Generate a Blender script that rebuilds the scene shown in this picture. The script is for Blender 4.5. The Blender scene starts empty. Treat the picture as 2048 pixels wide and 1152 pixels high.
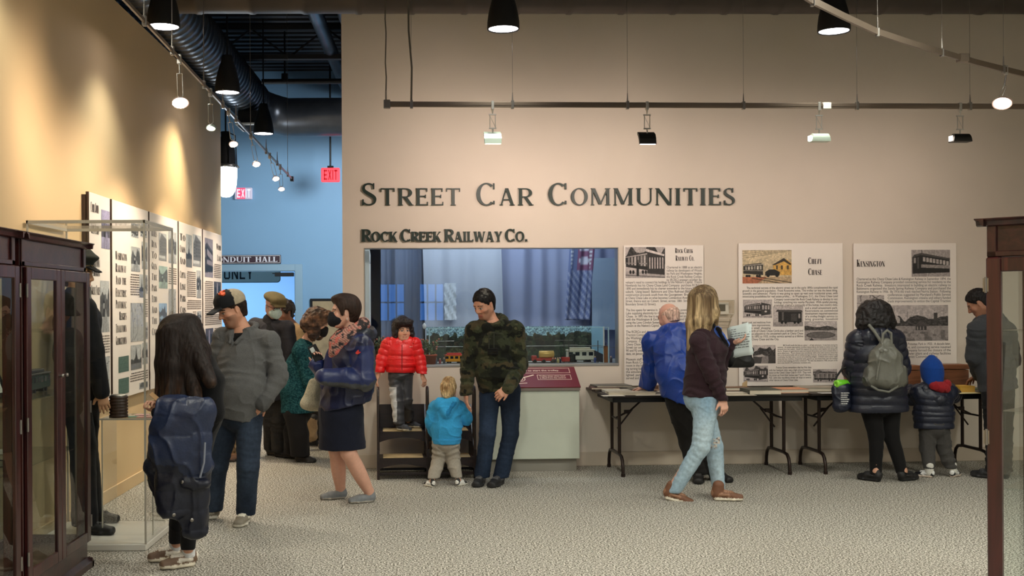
import bpy, math, random
import numpy as np
from mathutils import Vector, Matrix
sc = bpy.context.scene
COL = sc.collection
pi = math.pi
# ------------------------------------------------------------------ camera, world, exposure
F, CX, CY, CH, ROLL = 2200.0, 870.0, 612.0, 1.55, 0.0055
cd = bpy.data.cameras.new('camera')
cam = bpy.data.objects.new('camera', cd)
COL.objects.link(cam)
cam.location = (0, 0, CH)
cam.rotation_euler = (pi / 2, ROLL, 0)
cd.sensor_fit = 'HORIZONTAL'
cd.sensor_width = 36.0
cd.lens = 36.0 * F / 2048.0
cd.shift_x = (1024 - CX) / 2048.0
cd.shift_y = (CY - 576) / 2048.0
cd.clip_start = 0.05
cd.clip_end = 200
sc.camera = cam
w = bpy.data.worlds.new('world')
sc.world = w
w.use_nodes = True
w.node_tree.nodes['Background'].inputs[0].default_value = (0.9, 0.95, 1.0, 1)
w.node_tree.nodes['Background'].inputs[1].default_value = 0.25
vs = sc.view_settings
vs.view_transform = 'Standard'
vs.look = 'None'
vs.exposure = 0.0
vs.gamma = 1.0
vs.use_curve_mapping = False
sc.cycles.use_denoising = True
sc.cycles.max_bounces = 8
sc.cycles.transparent_max_bounces = 24
sc.cycles.caustics_reflective = False
sc.cycles.caustics_refractive = False
sc.cycles.sample_clamp_indirect = 4.0
PENDANT_W, TRACK_BACK_W, TRACK_LEFT_W, TRACK_RIGHT_W = 100.0, 62.0, 165.0, 60.0
HALL_LAMP_W, BLUE_FILL_W, DIORAMA_W = 185.0, 420.0, 27.0
WARM = (1.0, 0.82, 0.71)
WARMER = (1.0, 0.80, 0.60)
NEUTRAL = (1.0, 0.99, 0.86)
COOL = (0.78, 0.90, 1.0)
def add_light(name, kind, loc, energy, color, target=None, parent=None, **kw):
 l = bpy.data.lights.new(name, kind)
 l.energy = energy
 l.color = color
 for k, v in kw.items():
  setattr(l, k, v)
 o = bpy.data.objects.new(name, l)
 COL.objects.link(o)
 if parent is not None:
  o.parent = parent
  o.location = Vector(loc) - parent.location
 else:
  o.location = loc
 if target is not None:
  d = Vector(target) - Vector(loc)
  o.rotation_euler = d.to_track_quat('-Z', 'Y').to_euler()
 return o
# ------------------------------------------------------------------ pixel <-> place helpers
cr, sr = math.cos(ROLL), math.sin(ROLL)
def ray(px, py):
 dx, dz = (px - CX) / F, (CY - py) / F
 return np.array([dx * cr + dz * sr, 1.0, -dx * sr + dz * cr])
def onY(px, py, Y):
 r = ray(px, py)
 return np.array([0, 0, CH]) + r * Y
def floorp(px, py, z=0.0):
 r = ray(px, py)
 return np.array([0, 0, CH]) + r * ((z - CH) / r[2])
WY0, WX0, WSL = 10.5, -0.88, 0.05           # the back wall: Y = WY0 + WSL (X - WX0)
WANG = math.atan(WSL)
def onwall(px, py, off=0.0):
 r = ray(px, py)
 # r.y t = WY0 - off + WSL (r.x t - WX0)
 t = (WY0 - off - WSL * WX0) / (r[1] - WSL * r[0])
 return np.array([0, 0, CH]) + r * t
LWX = -2.62
def onleft(px, py, off=0.0):
 r = ray(px, py)
 return np.array([0, 0, CH]) + r * ((LWX + off) / r[0])
def V(a):
 return np.array(a, dtype=float)
def unit(a):
 a = np.array(a, dtype=float)
 return a / (np.linalg.norm(a) + 1e-12)
# ------------------------------------------------------------------ materials
MATS = {}
def lin(c):
 return tuple(((x / 255.0) / 12.92 if x / 255.0 <= 0.04045 else ((x / 255.0 + 0.055) / 1.055) ** 2.4) for x in c)
def nodes_of(m):
 m.use_nodes = True
 nt = m.node_tree
 return nt, nt.nodes, nt.links, nt.nodes['Principled BSDF']
def mat(name, rgb, rough=0.6, metal=0.0, var=0.0, vscale=8.0, bump=0.0, bscale=60.0, spec=0.5, stretch=None, emit=None, estr=0.0, attr=False, sheen=0.0, coat=0.0, var2=None, detail=4.0, bdist=0.01):
 """Procedural surface: base colour (or painted attribute) with noise variation and noise bump."""
 if name in MATS:
  return MATS[name]
 m = bpy.data.materials.new(name)
 nt, N, L, P = nodes_of(m)
 c = lin(rgb) + (1,)
 P.inputs['Base Color'].default_value = c
 P.inputs['Roughness'].default_value = rough
 P.inputs['Metallic'].default_value = metal
 P.inputs['Specular IOR Level'].default_value = spec
 if sheen:
  P.inputs['Sheen Weight'].default_value = sheen
 if coat:
  P.inputs['Coat Weight'].default_value = coat
  P.inputs['Coat Roughness'].default_value = 0.15
 tc = N.new('ShaderNodeTexCoord')
 vec = tc.outputs['Object']
 if stretch:
  mp = N.new('ShaderNodeMapping')
  mp.inputs['Scale'].default_value = stretch
  L.new(vec, mp.inputs['Vector'])
  vec = mp.outputs['Vector']
 src = None
 if attr:
  at = N.new('ShaderNodeVertexColor')
  at.layer_name = 'Col'
  src = at.outputs['Color']
  L.new(src, P.inputs['Base Color'])
 if var or var2:
  nz = N.new('ShaderNodeTexNoise')
  nz.inputs['Scale'].default_value = vscale
  nz.inputs['Detail'].default_value = detail
  L.new(vec, nz.inputs['Vector'])
  if var2:
   rp = N.new('ShaderNodeValToRGB')
   rp.color_ramp.elements[0].position = 0.35
   rp.color_ramp.elements[1].position = 0.65
   rp.color_ramp.elements[0].color = c
   rp.color_ramp.elements[1].color = lin(var2) + (1,)
   L.new(nz.outputs['Fac'], rp.inputs['Fac'])
   L.new(rp.outputs['Color'], P.inputs['Base Color'])
  else:
   mr = N.new('ShaderNodeMapRange')
   mr.inputs['From Min'].default_value = 0.3
   mr.inputs['From Max'].default_value = 0.7
   mr.inputs['To Min'].default_value = 1 - var
   mr.inputs['To Max'].default_value = 1 + var
   L.new(nz.outputs['Fac'], mr.inputs['Value'])
   mx = N.new('ShaderNodeMix')
   mx.data_type = 'RGBA'
   mx.blend_type = 'MULTIPLY'
   mx.inputs[0].default_value = 1.0
   mx.inputs[6].default_value = c
   if src is not None:
    L.new(src, mx.inputs[6])
   L.new(mr.outputs['Result'], mx.inputs[7])
   L.new(mx.outputs[2], P.inputs['Base Color'])
 if bump:
  nb = N.new('ShaderNodeTexNoise')
  nb.inputs['Scale'].default_value = bscale
  nb.inputs['Detail'].default_value = 3.0
  L.new(vec, nb.inputs['Vector'])
  bp = N.new('ShaderNodeBump')
  bp.inputs['Strength'].default_value = bump
  bp.inputs['Distance'].default_value = bdist
  L.new(nb.outputs['Fac'], bp.inputs['Height'])
  L.new(bp.outputs['Normal'], P.inputs['Normal'])
 if emit:
  P.inputs['Emission Color'].default_value = lin(emit) + (1,)
  P.inputs['Emission Strength'].default_value = estr
 MATS[name] = m
 return m
def glass(name, tint=(245, 250, 250), ior=1.45, rough=0.0, extra=0.0):
 """Thin clear pane: straight-through transparency with a Fresnel mirror."""
 if name in MATS:
  return MATS[name]
 m = bpy.data.materials.new(name)
 m.use_nodes = True
 nt = m.node_tree
 N, L = nt.nodes, nt.links
 N.clear()
 out = N.new('ShaderNodeOutputMaterial')
 tr = N.new('ShaderNodeBsdfTransparent')
 tr.inputs[0].default_value = lin(tint) + (1,)
 gl = N.new('ShaderNodeBsdfGlossy')
 gl.inputs['Roughness'].default_value = rough
 fr = N.new('ShaderNodeFresnel')
 fr.inputs['IOR'].default_value = ior
 mx = N.new('ShaderNodeMixShader')
 ge = N.new('ShaderNodeNewGeometry')
 iv = N.new('ShaderNodeMath')          # mirror only on the outer face: the pane does not bend light, so no inner mirror
 iv.operation = 'SUBTRACT'
 iv.inputs[0].default_value = 1.0
 L.new(ge.outputs['Backfacing'], iv.inputs[1])
 ad = N.new('ShaderNodeMath')
 ad.operation = 'MULTIPLY'
 L.new(fr.outputs[0], ad.inputs[0])
 L.new(iv.outputs[0], ad.inputs[1])
 L.new(ad.outputs[0], mx.inputs[0])
 L.new(tr.outputs[0], mx.inputs[1])
 L.new(gl.outputs[0], mx.inputs[2])
 L.new(mx.outputs[0], out.inputs[0])
 MATS[name] = m
 return m
def emitter(name, rgb, strength):
 if name in MATS:
  return MATS[name]
 m = bpy.data.materials.new(name)
 m.use_nodes = True
 N, L = m.node_tree.nodes, m.node_tree.links
 N.clear()
 out = N.new('ShaderNodeOutputMaterial')
 e = N.new('ShaderNodeEmission')
 e.inputs[0].default_value = lin(rgb) + (1,)
 e.inputs[1].default_value = strength
 L.new(e.outputs[0], out.inputs[0])
 MATS[name] = m
 return m
def wood(name, c0, c1, rough=0.35, scale=6.0, stretch=(1, 1, 0.08), coat=0.3):
 if name in MATS:
  return MATS[name]
 m = bpy.data.materials.new(name)
 nt, N, L, P = nodes_of(m)
 tc = N.new('ShaderNodeTexCoord')
 mp = N.new('ShaderNodeMapping')
 mp.inputs['Scale'].default_value = stretch
 L.new(tc.outputs['Object'], mp.inputs['Vector'])
 nz = N.new('ShaderNodeTexNoise')
 nz.inputs['Scale'].default_value = scale * 4
 nz.inputs['Detail'].default_value = 6
 nz.inputs['Distortion'].default_value = 1.2
 L.new(mp.outputs[0], nz.inputs['Vector'])
 rp = N.new('ShaderNodeValToRGB')
 rp.color_ramp.elements[0].position = 0.35
 rp.color_ramp.elements[1].position = 0.7
 rp.color_ramp.elements[0].color = lin(c0) + (1,)
 rp.color_ramp.elements[1].color = lin(c1) + (1,)
 L.new(nz.outputs['Fac'], rp.inputs['Fac'])
 L.new(rp.outputs['Color'], P.inputs['Base Color'])
 P.inputs['Roughness'].default_value = rough
 P.inputs['Coat Weight'].default_value = coat
 P.inputs['Coat Roughness'].default_value = 0.2
 bp = N.new('ShaderNodeBump')
 bp.inputs['Strength'].default_value = 0.08
 L.new(nz.outputs['Fac'], bp.inputs['Height'])
 L.new(bp.outputs['Normal'], P.inputs['Normal'])
 MATS[name] = m
 return m
# ------------------------------------------------------------------ mesh builder
class MB:
 def __init__(s):
  s.v, s.f, s.m, s.sm = [], [], [], []
 def add(s, verts, faces, mi=0, smooth=False):
  b = len(s.v)
  s.v += [tuple(float(c) for c in p) for p in verts]
  for q in faces:
   s.f.append(tuple(b + i for i in q))
   s.m.append(mi)
   s.sm.append(smooth)
  return s
 def box(s, lo, hi, mi=0, M=None):
  x0, y0, z0 = lo
  x1, y1, z1 = hi
  vs_ = [(x0, y0, z0), (x1, y0, z0), (x1, y1, z0), (x0, y1, z0), (x0, y0, z1), (x1, y0, z1), (x1, y1, z1), (x0, y1, z1)]
  if M is not None:
   vs_ = [tuple(M @ Vector(p)) for p in vs_]
  return s.add(vs_, [(3, 2, 1, 0), (4, 5, 6, 7), (0, 1, 5, 4), (1, 2, 6, 5), (2, 3, 7, 6), (3, 0, 4, 7)], mi)
 def bbox(s, lo, hi, b=0.004, mi=0, M=None):
  """box with chamfered edges"""
  lo, hi = V(lo), V(hi)
  b = min(b, 0.45 * float((hi - lo).min()))
  pts, idx = [], {}
  for i in range(8):
   sx, sy, sz = i & 1, (i >> 1) & 1, (i >> 2) & 1
   c = [hi[0] if sx else lo[0], hi[1] if sy else lo[1], hi[2] if sz else lo[2]]
   inn = [c[0] + (-b if sx else b), c[1] + (-b if sy else b), c[2] + (-b if sz else b)]
   for a in range(3):
    p = list(inn)
    p[a] = c[a]
    idx[(i, a)] = len(pts)
    pts.append(tuple(M @ Vector(p)) if M is not None else tuple(p))
  fs = []
  for a in range(3):
   o1, o2 = (a + 1) % 3, (a + 2) % 3
   for side in (0, 1):
    q = []
    for (u, v_) in ((0, 0), (1, 0), (1, 1), (0, 1)):
     i = (side << a) | (u << o1) | (v_ << o2)
     q.append(idx[(i, a)])
    fs.append(tuple(q) if side else tuple(reversed(q)))
  for a in range(3):
   o1, o2 = (a + 1) % 3, (a + 2) % 3
   for s1 in (0, 1):
    for s2 in (0, 1):
     i0 = (s1 << o1) | (s2 << o2)
     i1 = i0 | (1 << a)
     q = [idx[(i0, o1)], idx[(i1, o1)], idx[(i1, o2)], idx[(i0, o2)]]
     fs.append(tuple(q) if (s1 ^ s2) else tuple(reversed(q)))
  for i in range(8):
   q = [idx[(i, 0)], idx[(i, 1)], idx[(i, 2)]]
   par = bin(i).count('1') % 2
   fs.append(tuple(q) if par else tuple(reversed(q)))
  return s.add(pts, fs, mi)
 def tube(s, pts, r, n=10, mi=0, cap=True, smooth=True):
  pts = [V(p) for p in pts]
  rs = r if isinstance(r, (list, tuple)) else [r] * len(pts)
  t0 = unit(pts[1] - pts[0])
  up = V((0, 0, 1)) if abs(t0[2]) < 0.9 else V((1, 0, 0))
  a = unit(np.cross(t0, up))
  vs_, fs = [], []
  for i, p in enumerate(pts):
   if i == 0:
    t = t0
   elif i == len(pts) - 1:
    t = unit(pts[i] - pts[i - 1])
   else:
    t = unit(unit(pts[i + 1] - p) + unit(p - pts[i - 1]))
   a = unit(a - t * np.dot(a, t))
   b = np.cross(t, a)
   for k in range(n):
    an = 2 * pi * k / n
    vs_.append(p + rs[i] * (math.cos(an) * a + math.sin(an) * b))
  for i in range(len(pts) - 1):
   for k in range(n):
    k2 = (k + 1) % n
    fs.append((i * n + k, i * n + k2, (i + 1) * n + k2, (i + 1) * n + k))
  s.add(vs_, fs, mi, smooth)
  if cap:
   m_ = len(pts) - 1
   s.add(vs_[:n], [tuple(reversed(range(n)))], mi)
   s.add(vs_[m_ * n:], [tuple(range(n))], mi)
  return s
 def lathe(s, prof, c=(0, 0, 0), n=32, mi=0, smooth=True, M=None):
  """profile [(r, z)...] turned about Z through c"""
  vs_, fs = [], []
  for (r, z) in prof:
   for k in range(n):
    an = 2 * pi * k / n
    p = (c[0] + r * math.cos(an), c[1] + r * math.sin(an), c[2] + z)
    vs_.append(tuple(M @ Vector(p)) if M is not None else p)
  for i in range(len(prof) - 1):
   for k in range(n):
    k2 = (k + 1) % n
    fs.append((i * n + k, i * n + k2, (i + 1) * n + k2, (i + 1) * n + k))
  return s.add(vs_, fs, mi, smooth)
 def prism(s, poly, fn, mi=0):
  """poly [(a,b)] and fn(a,b,side)->xyz for side 0/1"""
  n = len(poly)
  v0 = [fn(a, b, 0) for a, b in poly]
  v1 = [fn(a, b, 1) for a, b in poly]
  s.add(v0 + v1, [tuple(range(n))[::-1], tuple(range(n, 2 * n))] + [(i, (i + 1) % n, n + (i + 1) % n, n + i) for i in range(n)], mi)
  return s
 def ellipsoid(s, c, r, nu=16, nv=10, mi=0):
  vs_, fs = [], []
  for j in range(nv + 1):
   th = pi * j / nv
   for i in range(nu):
    ph = 2 * pi * i / nu
    vs_.append((c[0] + r[0] * math.sin(th) * math.cos(ph), c[1] + r[1] * math.sin(th) * math.sin(ph), c[2] - r[2] * math.cos(th)))
  for j in range(nv):
   for i in range(nu):
    i2 = (i + 1) % nu
    fs.append((j * nu + i, j * nu + i2, (j + 1) * nu + i2, (j + 1) * nu + i))
  return s.add(vs_, fs, mi, True)
def link(name, me, parent=None, loc=None, rotz=0.0, label=None, cat=None, group=None, kind=None):
 o = bpy.data.objects.new(name, me)
 COL.objects.link(o)
 if parent is not None:
  o.parent = parent
 if loc is not None:
  o.location = [float(c) for c in loc]
 if rotz:
  o.rotation_euler = (0, 0, rotz)
 if label:
  o['label'] = label
 if cat:
  o['category'] = cat
 if group:
  o['group'] = group
 if kind:
  o['kind'] = kind
 return o
def build(name, mb, mats, parent=None, loc=None, off=None, **kw):
 """mesh object from MB; off (a world point) is subtracted from the vertices"""
 me = bpy.data.meshes.new(name)
 vv = mb.v
 if off is not None:
  vv = [(a - off[0], b - off[1], c - off[2]) for a, b, c in vv]
 me.from_pydata(vv, [], mb.f)
 for m in (mats if isinstance(mats, (list, tuple)) else [mats]):
  me.materials.append(m)
 me.polygons.foreach_set('material_index', mb.m)
 me.polygons.foreach_set('use_smooth', mb.sm)
 me.update()
 return link(name, me, parent, loc, **kw)
def thing(name, label, cat, loc=(0, 0, 0), rotz=0.0, group=None):
 return link(name, None, None, loc, rotz, label, cat, group)
def dup(root, loc=None, rotz=None, label=None, group=None):
 r = root.copy()
 COL.objects.link(r)
 if loc is not None:
  r.location = [float(c) for c in loc]
 if rotz is not None:
  r.rotation_euler = (0, 0, rotz)
 if label:
  r['label'] = label
 if group:
  r['group'] = group
 for ch in list(root.children):
  c = ch.copy()
  COL.objects.link(c)
  c.parent = r
  for g in list(ch.children):
   d = g.copy()
   COL.objects.link(d)
   d.parent = c
 return r
def np_mesh(name, verts, faces, mats, cols=None, smooth=True):
 me = bpy.data.meshes.new(name)
 n, q = len(verts), len(faces)
 k = faces.shape[1]
 me.vertices.add(n)
 me.vertices.foreach_set('co', np.ascontiguousarray(verts, dtype=np.float32).ravel())
 me.loops.add(q * k)
 me.loops.foreach_set('vertex_index', np.ascontiguousarray(faces, dtype=np.int32).ravel())
 me.polygons.add(q)
 me.polygons.foreach_set('loop_start', np.arange(0, q * k, k, dtype=np.int32))
 me.polygons.foreach_set('use_smooth', np.full(q, smooth, dtype=bool))
 me.update(calc_edges=True)
 me.validate()
 if cols is not None:
  a = me.color_attributes.new('Col', 'FLOAT_COLOR', 'POINT')
  c4 = np.ones((n, 4), dtype=np.float32)
  c4[:, :3] = cols
  a.data.foreach_set('color', c4.ravel())
 for m in (mats if isinstance(mats, (list, tuple)) else [mats]):
  me.materials.append(m)
 return me
# ------------------------------------------------------------------ materials of the place
def carpet_mat():
 m = bpy.data.materials.new('speckled_carpet')
 nt, N, L, P = nodes_of(m)
 tc = N.new('ShaderNodeTexCoord')
 n1 = N.new('ShaderNodeTexNoise')
 n1.inputs['Scale'].default_value = 88
 n1.inputs['Detail'].default_value = 3
 n1.inputs['Roughness'].default_value = 0.7
 L.new(tc.outputs['Object'], n1.inputs['Vector'])
 r1 = N.new('ShaderNodeValToRGB')
 e = r1.color_ramp.elements
 e[0].position, e[0].color = 0.41, lin((64, 61, 54)) + (1,)
 e[1].position, e[1].color = 0.59, lin((228, 223, 213)) + (1,)
 k = e.new(0.5)
 k.color = lin((148, 143, 131)) + (1,)
 L.new(n1.outputs['Fac'], r1.inputs['Fac'])
 n2 = N.new('ShaderNodeTexNoise')
 n2.inputs['Scale'].default_value = 210
 n2.inputs['Detail'].default_value = 2
 L.new(tc.outputs['Object'], n2.inputs['Vector'])
 mr = N.new('ShaderNodeMapRange')
 mr.inputs['From Min'].default_value = 0.35
 mr.inputs['From Max'].default_value = 0.65
 mr.inputs['To Min'].default_value = 0.5
 mr.inputs['To Max'].default_value = 1.5
 L.new(n2.outputs['Fac'], mr.inputs['Value'])
 mx = N.new('ShaderNodeMix')
 mx.data_type = 'RGBA'
 mx.blend_type = 'MULTIPLY'
 mx.inputs[0].default_value = 1
 L.new(r1.outputs['Color'], mx.inputs[6])
 L.new(mr.outputs['Result'], mx.inputs[7])
 L.new(mx.outputs[2], P.inputs['Base Color'])
 P.inputs['Roughness'].default_value = 0.95
 P.inputs['Specular IOR Level'].default_value = 0.1
 bp = N.new('ShaderNodeBump')
 bp.inputs['Strength'].default_value = 0.25
 bp.inputs['Distance'].default_value = 0.01
 L.new(n1.outputs['Fac'], bp.inputs['Height'])
 L.new(bp.outputs['Normal'], P.inputs['Normal'])
 return m
M_carpet = carpet_mat()
M_wall = mat('wall_paint', (214, 203, 189), 0.75, var=0.03, vscale=1.5, bump=0.04, bscale=300)
M_wall_left = mat('cream_wall_paint', (226, 196, 150), 0.7, var=0.02, vscale=1.2, bump=0.04, bscale=300)
M_blue = mat('blue_wall_paint', (128, 168, 198), 0.75, var=0.02, vscale=1.5)
M_blue2 = mat('pale_blue_paint', (140, 190, 238), 0.75)
M_ceil = mat('dark_deck', (52, 52, 54), 0.7, metal=0.2)
M_grey_wall = mat('grey_wall_paint', (214, 210, 200), 0.8)
M_base = mat('base_moulding', (198, 184, 166), 0.6)
M_white = mat('white_paint', (232, 230, 224), 0.5)
M_offwhite = mat('offwhite_laminate', (198, 205, 190), 0.55, var=0.02)
M_black = mat('black_metal', (20, 20, 21), 0.45, metal=0.3)
M_blackmat = mat('black_matt', (16, 16, 17), 0.75)
M_steel = mat('brushed_steel', (150, 146, 140), 0.3, metal=0.9, bump=0.03, bscale=120)
M_galv = mat('galvanised_duct', (92, 95, 100), 0.32, metal=0.85, var=0.12, vscale=5)
M_duct_dark = mat('dark_duct', (66, 60, 55), 0.5, metal=0.4, var=0.15, vscale=4)
M_mahog = wood('mahogany', (38, 13, 14), (72, 29, 27), 0.3, 5.0, (1, 1, 0.07))
M_mahog_h = wood('mahogany_panel', (36, 14, 15), (66, 30, 28), 0.3, 4.0, (1, 0.12, 1))
M_dkbrown = wood('dark_stained_wood', (22, 11, 9), (40, 22, 18), 0.4, 5.0, (0.1, 1, 1), 0.2)
M_tread = mat('pale_tread', (176, 152, 110), 0.6, var=0.1, vscale=20)
M_glass = glass('clear_glass', (250, 252, 251), 1.45)
M_glass_case = glass('acrylic', (252, 253, 253), 1.4)
M_glass_win = glass('display_window_glass', (238, 244, 246), 1.55)
M_edge = mat('acrylic_edge', (178, 172, 158), 0.25, spec=0.7)
M_panel = mat('exhibit_board', (236, 228, 219), 0.55, var=0.01)
M_panel_edge = mat('board_edge_brown', (62, 45, 34), 0.6)
M_ink = mat('print_ink', (44, 36, 34), 0.7)
M_letter = mat('dark_green_letter', (24, 42, 34), 0.45, spec=0.4)
M_photo = mat('photo_print', (128, 128, 128), 0.5, attr=True)
M_lens = emitter('lamp_lens', (255, 248, 255), 14.0)
M_lens_hot = emitter('spot_lens', (255, 240, 225), 9.0)
M_alu = mat('aluminium', (190, 188, 182), 0.35, metal=0.8)
M_rail = mat('track_rail', (132, 118, 104), 0.35, metal=0.75)
M_cord = mat('grey_cord', (92, 88, 80), 0.6)
# ------------------------------------------------------------------ the setting
CEIL = 5.25
def plane(name, pts, m, kind='structure'):
 mb = MB().add(pts, [tuple(range(len(pts)))])
 return build(name, mb, m, kind=kind)
plane('floor', [(-9, -9, 0), (8, -9, 0), (8, 24, 0), (-9, 24, 0)], M_carpet)
plane('ceiling', [(-9, -9, CEIL), (-9, 24, CEIL), (8, 24, CEIL), (8, -9, CEIL)], M_ceil)
def wallbox(name, lo, hi, m):
 return build(name, MB().box(lo, hi), m, kind='structure')
wallbox('wall_right', (7.6, -9, 0), (7.8, 12, CEIL), M_grey_wall)
# the hall's far end, behind the camera, with its windows
RW = -8.0
def rear_wall():
 mb = MB()
 # two window openings mirrored from the display glass
 xs = [0.40, 1.06, 1.45, 2.11]
 z0, z1 = 1.15, 2.15
 prev = -9.0
 for i in range(0, len(xs), 2):
  mb.box((prev, RW - 0.2, 0), (xs[i], RW, CEIL))
  mb.box((xs[i], RW - 0.2, 0), (xs[i + 1], RW, z0))
  mb.box((xs[i], RW - 0.2, z1), (xs[i + 1], RW, CEIL))
  prev = xs[i + 1]
 mb.box((prev, RW - 0.2, 0), (7.8, RW, CEIL))
 build('wall_rear', mb, M_grey_wall, kind='structure')
 sky = emitter('evening_sky', (70, 140, 240), 8.0)
 for i in range(0, len(xs), 2):
  wn = link('window_%d' % (i // 2 + 1), None, None, ((xs[i] + xs[i + 1]) / 2, RW, z0), kind='structure')
  a = (xs[i + 1] - xs[i]) / 2
  h = z1 - z0
  f = MB()
  for x in (-a, -a / 3, a / 3, a):
   f.box((x - 0.02, -0.12, 0), (x + 0.02, -0.06, h))
  for z in (0, h / 2, h):
   f.box((-a, -0.12, z - 0.02), (a, -0.06, z + 0.02))
  build('window_frame', f, M_black, wn)
  build('window_pane', MB().box((-a, -0.16, 0), (a, -0.15, h)), sky, wn)
rear_wall()
# left wall (a partition that stops short of the far blue room)
wallbox('wall_left', (LWX - 0.16, -8, 0), (LWX, 13.5, 4.08), M_wall_left)
build('baseboard_left', MB().bbox((LWX, -8, 0), (LWX + 0.014, 13.5, 0.105), 0.004), mat('cream_base', (222, 192, 148), 0.5), kind='structure')
wallbox('wall_far_left', (-9.2, -9, 0), (-9, 24, CEIL), M_blue)
# back wall with the display window opening, built in its own frame
WROOT = np.array([WX0, WY0, 0.0])
WU = np.array([math.cos(WANG), math.sin(WANG), 0.0])
WN = np.array([-math.sin(WANG), math.cos(WANG), 0.0])   # into the wall
def wl(p):
 d = np.array(p) - WROOT
 return np.array([d @ WU, d @ WN, d[2]])
def wpx(px, py, off=0.0):
 return wl(onwall(px, py, off))
def wworld(l):
 return WROOT + WU * l[0] + WN * l[1] + np.array([0, 0, l[2]])
A_, B_ = wpx(728, 496), wpx(1238, 731)
ox0, ox1, oz0, oz1 = A_[0], B_[0], B_[2], A_[2]
WLEN = 8.6
mb = MB()
T = 0.14
mb.box((0, 0, 0), (ox0, T, CEIL)).box((ox0, 0, 0), (ox1, T, oz0)).box((ox0, 0, oz1), (ox1, T, CEIL)).box((ox1, 0, 0), (WLEN, T, CEIL))
build('wall_back', mb, M_wall, loc=WROOT, rotz=WANG, kind='structure')
bb = MB().bbox((-0.012, -0.014, 0), (WLEN, 0, 0.135), 0.004).bbox((-0.014, -0.014, 0), (0, T, 0.135), 0.004)
build('baseboard_back', bb, M_base, loc=WROOT, rotz=WANG, kind='structure')
# display window frame and pane
dw = link('window_3', None, None, WROOT, WANG, kind='structure')
f = MB()
e = 0.022
for lo, hi in (((ox0, -0.008, oz0), (ox1, T, oz0 + e)), ((ox0, -0.008, oz1 - 0.008), (ox1, T, oz1)), ((ox0, -0.008, oz0), (ox0 + 0.008, T, oz1)), ((ox1 - 0.008, -0.008, oz0), (ox1, T, oz1))):
 f.bbox(lo, hi, 0.003)
build('window_frame', f, M_alu, dw)
build('window_pane', MB().box((ox0 + 0.008, 0.03, oz0 + e), (ox1 - 0.008, 0.036, oz1 - 0.008)), M_glass_win, dw)
# blue hall beyond
BY = 17.0
xr = onY(591, 600, BY)[0]
zt = onY(600, 541, BY)[2]
xl = xr - 1.85
mb = MB()
mb.box((-9, BY, 0), (xl, BY + 0.14, CEIL)).box((xl, BY, zt), (xr, BY + 0.14, CEIL)).box((xr, BY, 0), (4, BY + 0.14, CEIL))
build('wall_far', mb, M_blue, kind='structure')
build('baseboard_far', MB().bbox((xr + 0.13, BY - 0.014, 0), (4, BY, 0.1), 0.004), M_blue, kind='structure')
d1 = link('door_1', None, None, (xr, BY, 0), kind='structure')
fr = MB()
for lo, hi in (((-0.01, -0.03, 0), (0.115, 0.15, zt + 0.1)), ((xl - xr - 0.115, -0.03, 0), (xl - xr + 0.01, 0.15, zt + 0.1)), ((xl - xr, -0.03, zt - 0.01), (0, 0.15, zt + 0.1))):
 fr.bbox(lo, hi, 0.01)
build('door_frame', fr, mat('door_frame_paint', (140, 172, 190), 0.4), d1)
cl = MB().bbox((-0.32, 0.0, zt - 0.09), (-0.03, 0.1, zt - 0.03), 0.005).box((-0.36, 0.02, zt - 0.05), (-0.1, 0.04, zt - 0.035))
build('door_closer', cl, M_black, d1)
wallbox('wall_pale_room', (-8.6, 22, 0), (2, 22.2, 3.6), M_blue2)
wallbox('wall_pale_room_side', (-0.6, 17.14, 0), (-0.45, 22, 3.6), M_blue2)
wallbox('ceiling_pale_room', (-8.6, 17.14, 3.1), (-0.45, 22.1, 3.2), M_white)
wallbox('wall_hall_right', (3.9, 10.8, 0), (4.0, 17, CEIL), M_blue)
# ceiling deck ribs and joists of the far bay
mb = MB()
for i in range(34):
 y = 9.4 + i * 0.23
 mb.box((-9, y, CEIL - 0.06), (4, y + 0.1, CEIL - 0.001))
build('ceiling_ribs', mb, mat('deck_rib', (70, 72, 76), 0.6, metal=0.3), kind='structure')
def joist(y, label):
 t = thing('roof_joist', label, 'beam', (-2.2, y, CEIL - 0.06), group='roof joists over the far bay')
 m1 = MB().box((-6.5, -0.05, -0.07), (6.2, 0.05, 0)).box((-6.5, -0.05, -0.45), (6.2, 0.05, -0.39))
 build('chord', m1, M_ceil, t)
 z = MB()
 n = 26
 for i in range(n):
  x0, x1 = -6.5 + i * 0.488, -6.5 + (i + 1) * 0.488
  a, b = (-0.05, -0.42) if i % 2 else (-0.42, -0.05)
  z.tube([(x0, 0, a), (x1, 0, b)], 0.014, 6)
 build('web', z, M_ceil, t)
joist(11.9, 'dark steel roof joist nearest the display wall, crossing above the gap')
joist(14.2, 'dark steel roof joist farther back, above the exit sign')
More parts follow.
